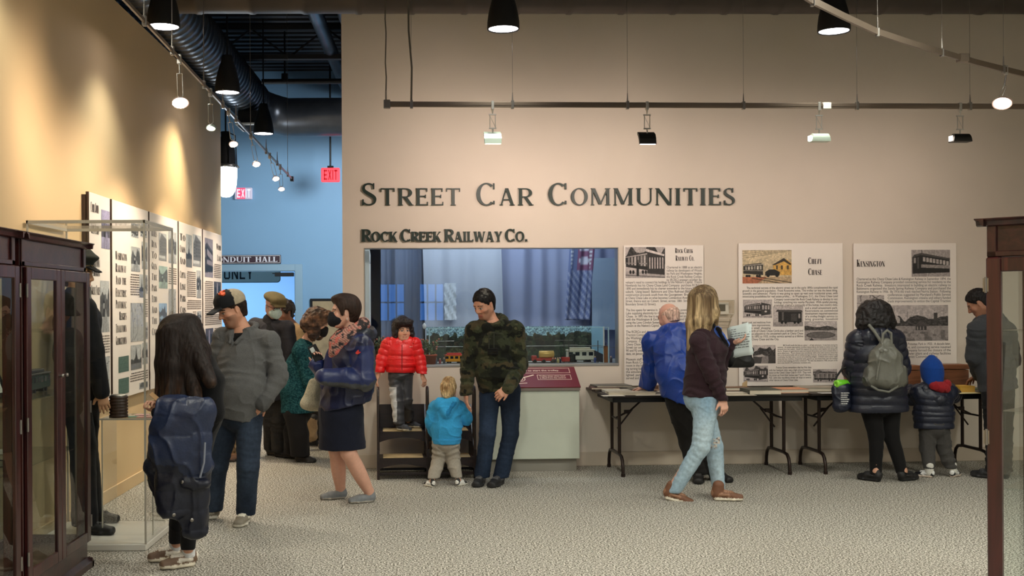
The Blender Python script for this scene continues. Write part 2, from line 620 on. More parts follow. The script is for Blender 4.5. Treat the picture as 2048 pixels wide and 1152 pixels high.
# ------------------------------------------------------------------ serif letters
def glyph_ribbon(pts, wd):
 """outline polygon of a stroke with varying width"""
 pts = [V(p) for p in pts]
 L_, R_ = [], []
 for i, p in enumerate(pts):
  t = unit(pts[min(i + 1, len(pts) - 1)] - pts[max(i - 1, 0)])
  n = V((-t[1], t[0]))
  h = wd[i] / 2 if isinstance(wd, (list, tuple)) else wd / 2
  L_.append(p + n * h)
  R_.append(p - n * h)
 return L_, R_
class Glyphs:
 def __init__(s, stem=0.14, thin=0.055, ser=0.07, sth=0.035, xs=1.0):
  s.st, s.th, s.ser, s.sth, s.xs = stem, thin, ser, sth, xs
 def quads(s, ch):
  """list of convex quads (4 points) in unit-height space, and advance"""
  st, th, se, sh = s.st, s.th, s.ser, s.sth
  Q = []
  X = s.xs
  def rect(x0, y0, x1, y1):
   Q.append([(x0, y0), (x1, y0), (x1, y1), (x0, y1)])
  def line(x0, y0, x1, y1, w_):
   d = unit(V((x1 - x0, y1 - y0)))
   hx = w_ / 2 / max(abs(d[1]), 0.3)
   Q.append([(x0 - hx, y0), (x0 + hx, y0), (x1 + hx, y1), (x1 - hx, y1)])
  def serif(x0, x1, y, up=True):
   if up:
    rect(x0 - se, y, x1 + se, y + sh)
   else:
    rect(x0 - se, y - sh, x1 + se, y)
  def stem(x, y0=0, y1=1, bs=True, ts=True, w_=None):
   w_ = w_ or st
   rect(x, y0, x + w_, y1)
   if bs:
    serif(x, x + w_, y0, True)
   if ts:
    serif(x, x + w_, y1, False)
  def arc(cx, cy, rx, ry, a0, a1, n=18):
   pts = []
   for i in range(n + 1):
    a = math.radians(a0 + (a1 - a0) * i / n)
    c, s_ = math.cos(a), math.sin(a)
    irx, iry = rx - st, ry - th
    pts.append(((cx + rx * c, cy + ry * s_), (cx + irx * c, cy + iry * s_)))
   for i in range(n):
    Q.append([pts[i][0], pts[i + 1][0], pts[i + 1][1], pts[i][1]])
  def ribbon(p, wd):
   L_, R_ = glyph_ribbon(p, wd)
   for i in range(len(p) - 1):
    Q.append([tuple(L_[i]), tuple(R_[i]), tuple(R_[i + 1]), tuple(L_[i + 1])])
  m = se + 0.02
  w = 0.7
  if ch == 'I':
   w = st + 2 * m
   stem(m)
  elif ch == 'T':
   w = 0.72 * X
   stem(w / 2 - st / 2, 0, 1, True, False)
   rect(0.02, 1 - th, w - 0.02, 1)
   rect(0.02, 0.8, 0.02 + th * 0.8, 1)
   rect(w - 0.02 - th * 0.8, 0.8, w - 0.02, 1)
  elif ch in 'EF':
   w = 0.62 * X
   stem(m)
   rect(m, 1 - th, w - 0.03, 1)
   rect(w - 0.03 - th * 0.8, 0.8, w - 0.03, 1)
   rect(m, 0.5, w - 0.1, 0.5 + th)
   rect(w - 0.1 - th * 0.8, 0.43, w - 0.1, 0.62)
   if ch == 'E':
    rect(m, 0, w, th)
    rect(w - th * 0.8, 0, w, 0.2)
  elif ch == 'L':
   w = 0.6 * X
   stem(m)
   rect(m, 0, w, th)
   rect(w - th * 0.8, 0, w, 0.22)
  elif ch == 'H':
   w = 0.84 * X
   stem(m)
   stem(w - m - st)
   rect(m, 0.48, w - m, 0.48 + th)
  elif ch == 'N':
   w = 0.86 * X
   stem(m, w_=th)
   stem(w - m - th, w_=th, bs=False)
   line(m + 0.01 + st / 2 - th, 1, w - m - st / 2, 0, st)
  elif ch == 'M':
   w = 1.0 * X
   stem(m, w_=th * 1.1)
   stem(w - m - st, w_=st)
   line(m + st / 2, 1, w / 2 - 0.02, 0.06, st)
   line(w - m - st / 2, 1, w / 2, 0.06, th)
  elif ch in 'AV':
   w = 0.78 * X
   y0, y1 = (0, 1) if ch == 'A' else (1, 0)
   line(m + th / 2, y0, w / 2 - st * 0.35, y1, th)
   line(w - m - st / 2 + 0.01, y0, w / 2 - 0.02, y1, st)
   if ch == 'A':
    serif(m, m + th, 0)
    serif(w - m - st, w - m, 0)
    rect(w * 0.26, 0.3, w * 0.7, 0.3 + th * 0.9)
   else:
    serif(m, m + th, 1, False)
    serif(w - m - st, w - m, 1, False)
  elif ch == 'W':
   w = 1.12 * X
   line(m + st / 2, 1, w * 0.3, 0, st)
   line(w * 0.5, 0.95, w * 0.3 + 0.02, 0, th)
   line(w * 0.47, 1, w * 0.7, 0, st)
   line(w - m - th / 2, 1, w * 0.7 + 0.02, 0, th)
   serif(m, m + st, 1, False)
   serif(w * 0.45, w * 0.5, 1, False)
   serif(w - m - th, w - m, 1, False)
  elif ch == 'Y':
   w = 0.74 * X
   stem(w / 2 - st / 2, 0, 0.46, True, False)
   line(w / 2, 0.42, m + st / 2, 1, st)
   line(w / 2 + 0.03, 0.42, w - m - th / 2, 1, th)
   serif(m, m + st, 1, False)
   serif(w - m - th, w - m, 1, False)
  elif ch == 'K':
   w = 0.8 * X
   stem(m)
   line(m + st, 0.42, w - m - th, 1, th * 1.2)
   line(w - m - st / 2, 0, m + st + 0.1 * X, 0.55, st)
   serif(w - m - st, w - m, 0)
   serif(w - m - th * 1.6, w - m - th * 0.6, 1, False)
  elif ch in 'RPB':
   w = (0.74 if ch == 'R' else 0.66) * X
   stem(m)
   r_ = 0.5 * (w - m - 0.08)
   bx = max(m + st, w - 0.1 - 0.24 * X)
   rect(m, 1 - th, bx, 1)
   rect(m, 0.46, bx, 0.46 + th)
   arc(bx, 0.73, w - 0.05 - bx + 0.02, 0.27, -90, 90, 12)
   if ch == 'R':
    line(w - st / 2 - 0.01, 0, bx - 0.02, 0.48, st)
    rect(w - st, 0, w + se * 0.8, sh)
   if ch == 'B':
    rect(m, 0, bx, th)
    arc(bx, 0.25, w - 0.02 - bx + 0.03, 0.26, -90, 90, 12)
  elif ch in 'CGOQ':
   w = (0.84 if ch in 'OQ' else 0.76) * X
   if ch in 'OQ':
    arc(w / 2, 0.5, w / 2 - 0.01, 0.52, 0, 360, 32)
   else:
    arc(w / 2 + 0.02, 0.5, w / 2 + 0.0, 0.52, 48, 312, 26)
    rect(w - 0.05 - th, 0.72, w - 0.05, 1.0)
    if ch == 'C':
     rect(w - 0.05 - th, 0.05, w - 0.05, 0.2)
    else:
     stem(w - 0.05 - st, 0.05, 0.42, False, True)
  elif ch == 'D':
   w = 0.82 * X
   stem(m)
   bx = w - 0.05 - 0.4 * X
   bx = max(bx, m + st * 0.6)
   rect(m, 1 - th, bx, 1)
   rect(m, 0, bx, th)
   arc(bx, 0.5, w - 0.03 - bx, 0.5, -90, 90, 18)
  elif ch == 'U':
   w = 0.84 * X
   rect(m, 0.3, m + st, 1)
   serif(m, m + st, 1, False)
   rect(w - m - th, 0.3, w - m, 1)
   serif(w - m - th, w - m, 1, False)
   cx = w / 2
   n = 14
   pts = []
   for i in range(n + 1):
    a = math.radians(180 + 180 * i / n)
    k = i / n
    wd = st * (1 - k) + th * k
    wd = max(th, wd)
    rx, ry = cx - m, 0.32
    pts.append(((cx + rx * math.cos(a), 0.31 + ry * math.sin(a)), (cx + (rx - wd) * math.cos(a), 0.31 + (ry - th * 1.2) * math.sin(a))))
   for i in range(n):
    Q.append([pts[i][0], pts[i + 1][0], pts[i + 1][1], pts[i][1]])
  elif ch == 'S':
   w = 0.6 * X
   pts, wd = [], []
   n = 26
   for i in range(n + 1):
    k = i / n
    # spine from the upper right terminal to the lower left terminal
    if k < 0.5:
     a = math.radians(35 + (k / 0.5) * 205)
     p = (w / 2 + (w * 0.36) * math.cos(a), 0.745 + 0.235 * math.sin(a))
    else:
     a = math.radians(60 - ((k - 0.5) / 0.5) * 205)
     p = (w / 2 + (w * 0.4) * math.cos(a), 0.255 + 0.235 * math.sin(a))
    pts.append(p)
    wd.append(th + (st - th) * math.exp(-((k - 0.5) / 0.2) ** 2))
   # relax the middle
   for _ in range(3):
    q = list(pts)
    for i in range(8, n - 7):
     q[i] = tuple((V(pts[i - 1]) + V(pts[i]) + V(pts[i + 1])) / 3)
    pts = q
   ribbon(pts, wd)
   rect(w * 0.84 - th, 0.74, w * 0.84, 1.0)
   rect(w * 0.08, 0.0, w * 0.08 + th, 0.27)
  elif ch == 'J':
   w = 0.46 * X
   rect(w - m - st, 0.2, w - m, 1)
   serif(w - m - st, w - m, 1, False)
   arc(w - m - 0.2 * X - st * 0.3, 0.2, 0.2 * X + st * 0.3, 0.2, 180, 360, 10)
  elif ch == 'Z':
   w = 0.7 * X
   rect(0.05, 1 - th, w - 0.05, 1)
   rect(0.05, 0, w - 0.05, th)
   line(0.05 + st / 2, 0, w - 0.05 - st / 2, 1, st)
  elif ch == 'X':
   w = 0.78 * X
   line(m + st / 2, 1, w - m - st / 2, 0, st)
   line(m + th, 0, w - m - th, 1, th)
  elif ch == '.':
   w = 0.26 * X
   rect(0.06, 0, 0.06 + st, st)
  elif ch == '&':
   w = 0.8 * X
   arc(w * 0.42, 0.26, w * 0.38, 0.27, 0, 360, 20)
   arc(w * 0.42, 0.76, w * 0.28, 0.25, 0, 360, 20)
   line(w - 0.05, 0, w * 0.3, 0.62, st * 0.8)
  elif ch == ' ':
   w = 0.34
  return Q, w
def text_layout(G, text, H, h_small, x_target=None, gap=0.05, space=0.4):
 """small-caps layout: capitals at H, others at h_small; returns [(char,x,scale)], width"""
 out, x = [], 0.0
 for i, ch in enumerate(text):
  s = H if (ch.isupper() or ch == '&') else h_small
  Q, w_ = G.quads(ch.upper())
  if ch == ' ':
   x += space * H
   continue
  out.append((ch, x, s))
  x += (w_ + gap) * s
 return out, x
def letter_mb(G, ch, s, kx, depth, y0, bias=0.0002):
 mb = MB()
 Q, w_ = G.quads(ch.upper())
 for k, q in enumerate(Q):
  d0 = y0 - depth - bias * (k % 7)
  a = sum(q[i][0] * q[(i + 1) % 4][1] - q[(i + 1) % 4][0] * q[i][1] for i in range(4))
  qq = q if a > 0 else q[::-1]
  if depth > 0.003:
   v0 = [(p[0] * s * kx, d0, p[1] * s) for p in qq]
   v1 = [(p[0] * s * kx, y0, p[1] * s) for p in qq]
   mb.add(v0 + v1, [(0, 1, 2, 3), (7, 6, 5, 4)] + [(i, 4 + i, 4 + (i + 1) % 4, (i + 1) % 4) for i in range(4)])
  else:
   mb.add([(p[0] * s * kx, d0, p[1] * s) for p in qq], [(0, 1, 2, 3)])
 return mb
def serif_line(name, G, text, x0, x1, z, H, hs, y, m, parent, gap=0.05, space=0.4):
 """one flat printed line as a single mesh, stretched to x0..x1 (parent frame, on plane y)"""
 lay, W = text_layout(G, text, H, hs, gap=gap, space=space)
 kx = (x1 - x0) / W
 mb = MB()
 for ch, x, s in lay:
  l = letter_mb(G, ch, s, kx, 0.0, y, 0.00001)
  b = len(mb.v)
  mb.v += [(vx + x0 + x * kx, vy, vz + z) for vx, vy, vz in l.v]
  mb.f += [tuple(b + i for i in q) for q in l.f]
  mb.m += l.m
  mb.sm += l.sm
 return build(name, mb, m, parent)
G_HEAD = Glyphs(0.15, 0.06, 0.05, 0.035, 1.0)
G_BOLD = Glyphs(0.2, 0.085, 0.055, 0.05, 1.0)
G_ONYX = Glyphs(0.2, 0.045, 0.05, 0.03, 0.78)
def font_text(name, body, size, m, parent, loc, rot=(pi / 2, 0, 0), width=None, align='LEFT', sx=1.0, line=1.0, ext=0.0, bold=0.0):
 cu = bpy.data.curves.new(name, 'FONT')
 cu.body = body
 cu.size = size
 cu.resolution_u = 2
 cu.space_line = line
 cu.extrude = ext
 cu.offset = bold
 cu.align_x = align
 if width:
  cu.text_boxes[0].width = width / sx
 cu.materials.append(m)
 o = bpy.data.objects.new(name, cu)
 COL.objects.link(o)
 o.parent = parent
 o.location = loc
 o.rotation_euler = rot
 o.scale = (sx, 1, 1)
 return o
# headings on the back wall
def heading(text, label, px0, px1, pyb, pytop, pysmall, G, depth, space, gap):
 p0, p1 = wpx(px0, pyb), wpx(px1, pyb)
 H = wpx(px0, pytop)[2] - p0[2]
 hs = wpx(px0, pysmall)[2] - p0[2]
 W = p1[0] - p0[0]
 lay, tw = text_layout(G, text, H, hs, gap=gap, space=space)
 kx = W / tw
 t = thing('wall_lettering', label, 'sign', wworld((p0[0], 0, p0[2])), WANG)
 for ch, x, s in lay:
  l = letter_mb(G, ch, s, kx, depth, -0.004)
  l.v = [(vx + x * kx, vy, vz) for vx, vy, vz in l.v]
  build('letter', l, M_letter, t)
heading('Street  Car  Communities', 'large dark green serif lettering reading Street Car Communities on the wall', 722, 1474, 411, 367, 377, G_HEAD, 0.022, 0.24, 0.12)
heading('Rock Creek Railway Co.', 'smaller dark green lettering reading Rock Creek Railway Co. above the display window', 722, 1054, 483.5, 459, 464, G_BOLD, 0.022, 0.17, 0.0)
# ------------------------------------------------------------------ printed photographs, painted on a fine vertex grid
_rs = np.random.RandomState(7)
_NT = _rs.rand(32, 32, 32).astype(np.float32)
def vnoise(P, scale, seed=0):
 """value noise in 0..1 for points (n,3)"""
 q = np.asarray(P, dtype=np.float32) * scale + seed * 7.31
 i = np.floor(q).astype(np.int32)
 f = q - i
 f = f * f * (3 - 2 * f)
 i0 = i & 31
 i1 = (i + 1) & 31
 def g(a, b, c):
  return _NT[a, b, c]
 x0, y0, z0 = i0[:, 0], i0[:, 1], i0[:, 2]
 x1, y1, z1 = i1[:, 0], i1[:, 1], i1[:, 2]
 fx, fy, fz = f[:, 0], f[:, 1], f[:, 2]
 c00 = g(x0, y0, z0) * (1 - fx) + g(x1, y0, z0) * fx
 c10 = g(x0, y1, z0) * (1 - fx) + g(x1, y1, z0) * fx
 c01 = g(x0, y0, z1) * (1 - fx) + g(x1, y0, z1) * fx
 c11 = g(x0, y1, z1) * (1 - fx) + g(x1, y1, z1) * fx
 return (c00 * (1 - fy) + c10 * fy) * (1 - fz) + (c01 * (1 - fy) + c11 * fy) * fz
class Pic:
 def __init__(s, w, h, bg=0.75):
  s.w, s.h = w * 2, h * 2
  u, v = np.meshgrid((np.arange(s.w) + 0.5) / s.w, (np.arange(s.h) + 0.5) / s.h)
  s.u, s.v = u, v
  s.c = np.ones((s.h, s.w, 3)) * (np.array(bg) if np.ndim(bg) else bg)
 def noise(s, sx, sy, seed):
  P = np.stack([s.u.ravel() * sx, s.v.ravel() * sy, np.full(s.u.size, seed * 1.37)], 1)
  return vnoise(P, 1.0, seed).reshape(s.h, s.w)
 def put(s, mask, col):
  s.c[mask] = col
 def poly(s, pts, col):
  m = np.zeros(s.u.shape, bool)
  n = len(pts)
  for i in range(n):
   (x0, y0), (x1, y1) = pts[i], pts[(i + 1) % n]
   c = (y0 > s.v) != (y1 > s.v)
   xx = (x1 - x0) * (s.v - y0) / (y1 - y0 + 1e-9) + x0
   m ^= c & (s.u < xx)
  s.put(m, col)
  return s
 def rect(s, x0, y0, x1, y1, col):
  s.put((s.u >= x0) & (s.u <= x1) & (s.v >= y0) & (s.v <= y1), col)
  return s
 def ell(s, cx, cy, rx, ry, col):
  s.put(((s.u - cx) / rx) ** 2 + ((s.v - cy) / ry) ** 2 < 1, col)
  return s
 def line(s, x0, y0, x1, y1, w, col):
  dx, dy = x1 - x0, y1 - y0
  t = np.clip(((s.u - x0) * dx + (s.v - y0) * dy) / (dx * dx + dy * dy + 1e-9), 0, 1)
  s.put(np.hypot(s.u - x0 - t * dx, s.v - y0 - t * dy) < w / 2, col)
  return s
 def trees(s, y0, y1, seed, dark=0.15, sc=9):
  top = y0 + (y1 - y0) * (0.35 + 0.65 * s.noise(sc, 0.0, seed)[0])
  n = s.noise(sc * 4, sc * 4, seed + 3)
  m = (s.v < top[None, :]) & (s.v > y0)
  s.c[m] = (dark + 0.3 * n[m] ** 2)[:, None]
  return s
 def grain(s, amt, seed=1, f=40):
  s.c = np.clip(s.c * (1 + amt * (s.noise(f, f * s.h / s.w, seed)[..., None] - 0.5) * 2), 0, 1)
  return s
 def out(s, tint=(1, 1, 1), lo=0.0, hi=1.0):
  c = s.c.reshape(s.h // 2, 2, s.w // 2, 2, 3).mean((1, 3))
  c = lo + (hi - lo) * c
  return np.clip(c * np.array(tint), 0, 1) ** 2.2
def tram(p, x0, x1, yb, h, dark=0.12, light=0.8, persp=0.0, openside=False, nwin=8):
 """a streetcar seen from the side / three-quarter; persp shrinks the far (left) end"""
 def Y(x, t):
  k = (x - x0) / (x1 - x0)
  s_ = 1 - persp * (1 - k)
  return yb + h * (0.5 + (t - 0.5) * s_) - 0.0
 def quad(a, b, t0, t1, col):
  p.poly([(a, Y(a, t0)), (b, Y(b, t0)), (b, Y(b, t1)), (a, Y(a, t1))], col)
 quad(x0, x1, 0.12, 0.86, dark)
 quad(x0 - 0.02, x1 + 0.01, 0.86, 0.93, light * 0.85)
 quad(x0 + 0.03, x1 - 0.03, 0.93, 1.0, dark * 1.6)
 wd = (x1 - x0 - 0.05) / nwin
 for i in range(nwin):
  a = x0 + 0.03 + i * wd
  if openside:
   quad(a + wd * 0.2, a + wd * 0.85, 0.3, 0.84, light * (0.6 + 0.3 * ((i * 7) % 3) / 2))
  else:
   quad(a + wd * 0.15, a + wd * 0.8, 0.52, 0.8, light * (0.75 + 0.15 * ((i * 5) % 3)))
 quad(x0, x1, 0.4, 0.46, light * 0.7)
 for k in (0.18, 0.3, 0.7, 0.82):
  x = x0 + k * (x1 - x0)
  p.ell(x, yb + 0.06 * h, 0.028, 0.085 * h, 0.06)
 return p
def photo_paint(kind, w, h, seed):
 p = Pic(w, h, 0.78)
 n = p.noise(3, 3, seed)
 p.c *= (0.9 + 0.2 * n)[..., None]
 if kind == 'open_tram':
  p.trees(0.45, 1.1, seed, 0.1, 7)
  p.rect(0, 0, 1, 0.2, 0.7)
  tram(p, 0.02, 0.62, 0.15, 0.72, 0.12, 0.85, 0.45, True, 7)
  p.poly([(0.55, 0.15), (0.98, 0.1), (1, 0.7), (0.55, 0.85)], 0.2)
  for i in range(6):
   p.rect(0.6 + i * 0.065, 0.3, 0.625 + i * 0.065, 0.66, 0.85)
  p.poly([(0.5, 0.86), (0.97, 0.7), (0.98, 0.76), (0.52, 0.94)], 0.9)
  p.rect(0.28, 0.06, 0.34, 0.5, 0.08).ell(0.31, 0.54, 0.025, 0.05, 0.25)
  p.line(0, 0.1, 1, 0.02, 0.02, 0.2)
 elif kind == 'coloured_house':
  p.c[:] = (0.86, 0.82, 0.72)
  p.c *= (0.92 + 0.14 * n)[..., None]
  for i in range(4):
   p.line(0, 0.75 + i * 0.07, 1, 0.98 + i * 0.02, 0.012, (0.5, 0.48, 0.42))
  p.rect(0, 0, 1, 0.2, (0.72, 0.45, 0.34)).poly([(0.3, 0), (1, 0), (1, 0.2), (0.5, 0.2)], (0.75, 0.68, 0.58))
  p.line(0.3, 0.2, 1, 0.02, 0.02, (0.2, 0.18, 0.16)).line(0.2, 0.16, 0.8, 0.0, 0.02, (0.2, 0.18, 0.16))
  p.poly([(0.62, 0.25), (1, 0.25), (1, 0.6), (0.9, 0.72), (0.62, 0.56)], (0.86, 0.7, 0.38))
  p.poly([(0.6, 0.55), (0.84, 0.76), (0.99, 0.58), (0.97, 0.55), (0.84, 0.66), (0.66, 0.55)], (0.22, 0.2, 0.18))
  for x in (0.68, 0.78, 0.9):
   p.rect(x, 0.42, x + 0.04, 0.54, (0.3, 0.26, 0.2))
  tram(p, 0.02, 0.42, 0.2, 0.42, 0.16, 0.8, 0.3, False, 6)
  p.poly([(0.46, 0.24), (0.75, 0.24), (0.76, 0.34), (0.66, 0.42), (0.54, 0.42), (0.46, 0.34)], (0.12, 0.12, 0.12))
  p.ell(0.52, 0.25, 0.035, 0.06, (0.05,) * 3).ell(0.7, 0.25, 0.035, 0.06, (0.05,) * 3)
 elif kind == 'tram34':
  p.rect(0, 0, 1, 0.2, 0.8)
  if seed % 2:
   p.trees(0.4, 1.0, seed, 0.2, 8)
  tram(p, 0.05, 0.62, 0.12, 0.7, 0.14, 0.75, 0.4, False, 7)
  p.poly([(0.62, 0.12), (0.95, 0.2), (0.95, 0.72), (0.62, 0.84)], 0.24)
  for i in range(3):
   p.rect(0.66 + i * 0.095, 0.46, 0.72 + i * 0.095, 0.68, 0.75)
  p.ell(0.78, 0.35, 0.04, 0.05, 0.9)
  p.line(0, 0.1, 1, 0.06, 0.02, 0.25)
 elif kind == 'freight':
  p.rect(0, 0, 1, 0.22, 0.62)
  p.poly([(0.18, 0.22), (0.95, 0.2), (0.95, 0.72), (0.18, 0.72)], 0.16)
  p.poly([(0.1, 0.72), (0.98, 0.7), (0.95, 0.8), (0.14, 0.82)], 0.3)
  p.rect(0.3, 0.3, 0.36, 0.7, 0.4).rect(0.6, 0.26, 0.8, 0.62, 0.26).rect(0.84, 0.4, 0.9, 0.62, 0.6)
  for x in (0.3, 0.42, 0.72, 0.84):
   p.ell(x, 0.2, 0.04, 0.07, 0.05)
 elif kind == 'lake':
  p.trees(0.5, 0.8, seed, 0.18, 8)
  p.rect(0, 0, 1, 0.52, 0.66)
  p.ell(0.5, 0.28, 0.44, 0.17, 0.3).ell(0.5, 0.28, 0.4, 0.14, 0.42)
  p.poly([(0.14, 0), (0.22, 0.14), (0.3, 0)], 0.2)
 elif kind == 'woods':
  p.trees(0.4, 0.9, seed, 0.15, 7)
  p.rect(0, 0, 1, 0.42, 0.55)
  p.c[(p.v < 0.42) & (p.noise(9, 3, seed + 5) > 0.5)] = 0.28
  p.poly([(0, 0.4), (0.4, 0.5), (0.55, 0.4), (0.3, 0.35)], 0.75)
 elif kind == 'long_tram':
  p.trees(0.55, 0.95, seed, 0.3, 5)
  p.rect(0, 0, 1, 0.2, 0.72)
  tram(p, 0.06, 0.94, 0.12, 0.62, 0.14, 0.9, 0.1, True, 14)
 elif kind == 'big_tram':
  p.c *= 0.85
  p.rect(0, 0, 1, 0.14, 0.66)
  p.poly([(0.03, 0.12), (0.98, 0.16), (0.98, 0.62), (0.25, 0.8), (0.03, 0.72)], 0.1)
  p.poly([(0.02, 0.72), (0.25, 0.8), (0.99, 0.62), (0.99, 0.68), (0.26, 0.88), (0.08, 0.82)], 0.28)
  for i in range(8):
   x = 0.3 + i * 0.085
   yy = 0.78 - (x - 0.25) * 0.235
   p.poly([(x, yy - 0.2), (x + 0.065, yy - 0.21), (x + 0.065, yy - 0.05), (x, yy - 0.04)], 0.72)
  p.poly([(0.25, 0.34), (0.98, 0.3), (0.98, 0.42), (0.25, 0.46)], 0.6)
  p.rect(0.06, 0.5, 0.12, 0.7, 0.62).rect(0.15, 0.3, 0.2, 0.72, 0.3)
  p.line(0.28, 0.86, 0.27, 1, 0.012, 0.2)
 elif kind == 'village':
  p.rect(0, 0, 1, 0.5, 0.6)
  p.trees(0.42, 0.74, seed, 0.16, 10)
  p.poly([(0.46, 0.3), (0.64, 0.3), (0.64, 0.42), (0.46, 0.42)], 0.22).poly([(0.42, 0.41), (0.55, 0.58), (0.68, 0.41)], 0.3)
  for x in (0.48, 0.53, 0.58):
   p.rect(x, 0.31, x + 0.02, 0.4, 0.6)
  p.poly([(0.08, 0.5), (0.2, 0.5), (0.2, 0.64), (0.14, 0.72), (0.08, 0.64)], 0.75)
  p.rect(0.76, 0.5, 0.82, 0.78, 0.25).rect(0.32, 0.5, 0.325, 0.82, 0.3)
  p.c[(p.v < 0.3) & (p.noise(14, 12, seed) > 0.55)] *= 0.75
 elif kind == 'map':
  p.c[:] = 0.74
  rs = np.random.RandomState(seed)
  for i in range(9):
   x, y = rs.rand(), rs.rand()
   a = rs.rand() * 6.28
   for k in range(9):
    x2, y2 = x + 0.09 * math.cos(a), y + 0.09 * math.sin(a)
    p.line(x, y, x2, y2, 0.018 if i % 3 else 0.035, 0.32 if i % 2 else 0.45)
    a += rs.rand() * 1.4 - 0.7
    x, y = x2, y2
  for i in range(14):
   x, y = rs.rand(), rs.rand()
   p.rect(x, y, x + 0.08, y + 0.02, 0.4)
 elif kind == 'building':
  p.rect(0, 0, 1, 0.2, 0.6)
  p.poly([(0.1, 0.12), (1, 0.2), (1, 0.8), (0.35, 0.98), (0.1, 0.7)], 0.42)
  for j in range(5):
   for i in range(7):
    x = 0.38 + i * 0.09
    p.rect(x, 0.3 + j * 0.11, x + 0.035, 0.37 + j * 0.11, 0.12)
  for j in range(5):
   p.rect(0.15, 0.3 + j * 0.09, 0.3, 0.34 + j * 0.09, 0.2)
  p.rect(0.05, 0.1, 0.8, 0.2, 0.85)
 elif kind == 'street':
  p.trees(0.3, 0.95, seed, 0.25, 6)
  p.poly([(0, 0), (1, 0), (0.6, 0.45), (0.48, 0.45)], 0.66)
  p.line(0.3, 0, 0.52, 0.45, 0.02, 0.2).line(0.62, 0, 0.56, 0.45, 0.02, 0.2)
  p.poly([(0.3, 0.3), (0.5, 0.3), (0.5, 0.6), (0.3, 0.64)], 0.16)
  p.rect(0.33, 0.46, 0.47, 0.56, 0.7)
 elif kind == 'portrait':
  p.c *= 0.45
  p.rect(0.1, 0.1, 0.32, 0.8, 0.12).rect(0.6, 0.05, 0.85, 0.85, 0.12)
  for x in (0.2, 0.42, 0.62, 0.8):
   p.ell(x, 0.3 + 0.1 * math.sin(x * 20), 0.07, 0.06, 0.75)
  p.c[(p.v < 0.3) & (p.noise(12, 12, seed) > 0.55)] = 0.75
  p.rect(0.4, 0.5, 0.55, 0.95, 0.7)
 elif kind == 'tower':
  p.rect(0, 0, 1, 0.3, 0.5)
  p.trees(0.25, 0.5, seed, 0.2, 7)
  p.poly([(0.3, 0.28), (0.7, 0.28), (0.55, 0.6), (0.5, 0.95), (0.45, 0.6)], 0.22)
 elif kind == 'green_plate':
  p.c[:] = (0.33, 0.42, 0.38)
  for j in range(6):
   p.line(0.1, 0.85 - j * 0.13, 0.88, 0.85 - j * 0.13, 0.03, (0.42, 0.5, 0.46))
 p.grain(0.14, seed + 11, 34)
 p.grain(0.12, seed + 5, 90)
 return p
def photo(name, kind, x0, x1, z0, z1, y, parent, px, tint=(1.0, 0.97, 0.95), seed=1, label=None, fn=None):
 """print on plane y of the parent's frame; px = grid columns"""
 w = max(8, int(px))
 h = max(8, int(px * (z1 - z0) / (x1 - x0)))
 h = min(h, 160)
 p = photo_paint(kind, w, h, seed) if fn is None else fn(w, h)
 c = p.out(tint, 0.03, 0.92)
 X, Z = np.meshgrid(np.linspace(x0, x1, w), np.linspace(z0, z1, h))
 vv = np.stack([X.ravel(), np.full(X.size, y), Z.ravel()], 1)
 idx = np.arange(w * h).reshape(h, w)
 ff = np.stack([idx[:-1, :-1].ravel(), idx[:-1, 1:].ravel(), idx[1:, 1:].ravel(), idx[1:, :-1].ravel()], 1)
 me = np_mesh(name, vv, ff, M_photo, c.reshape(-1, 3), False)
 o = link(name, me, parent)
 if label:
  o['label'] = label
 return o
def greek(name, x0, x1, z1, z0, lh, y, m, parent, seed, ind=False):
 """lines of print too small to read: short word-long dashes"""
 rs = random.Random(seed)
 mb = MB()
 z = z1
 first = True
 while z - lh >= z0 - 1e-6:
  x = x0 + (0.06 * (x1 - x0) if first and ind else 0)
  first = False
  while x < x1 - lh * 0.3:
   wl_ = min(rs.uniform(0.7, 2.6) * lh, x1 - x)
   mb.add([(x, y, z - lh * 0.72), (x + wl_, y, z - lh * 0.72), (x + wl_, y, z - lh * 0.2), (x, y, z - lh * 0.2)], [(0, 1, 2, 3)])
   x += wl_ + lh * 0.34
  z -= lh
 if mb.v:
  return build(name, mb, m, parent)
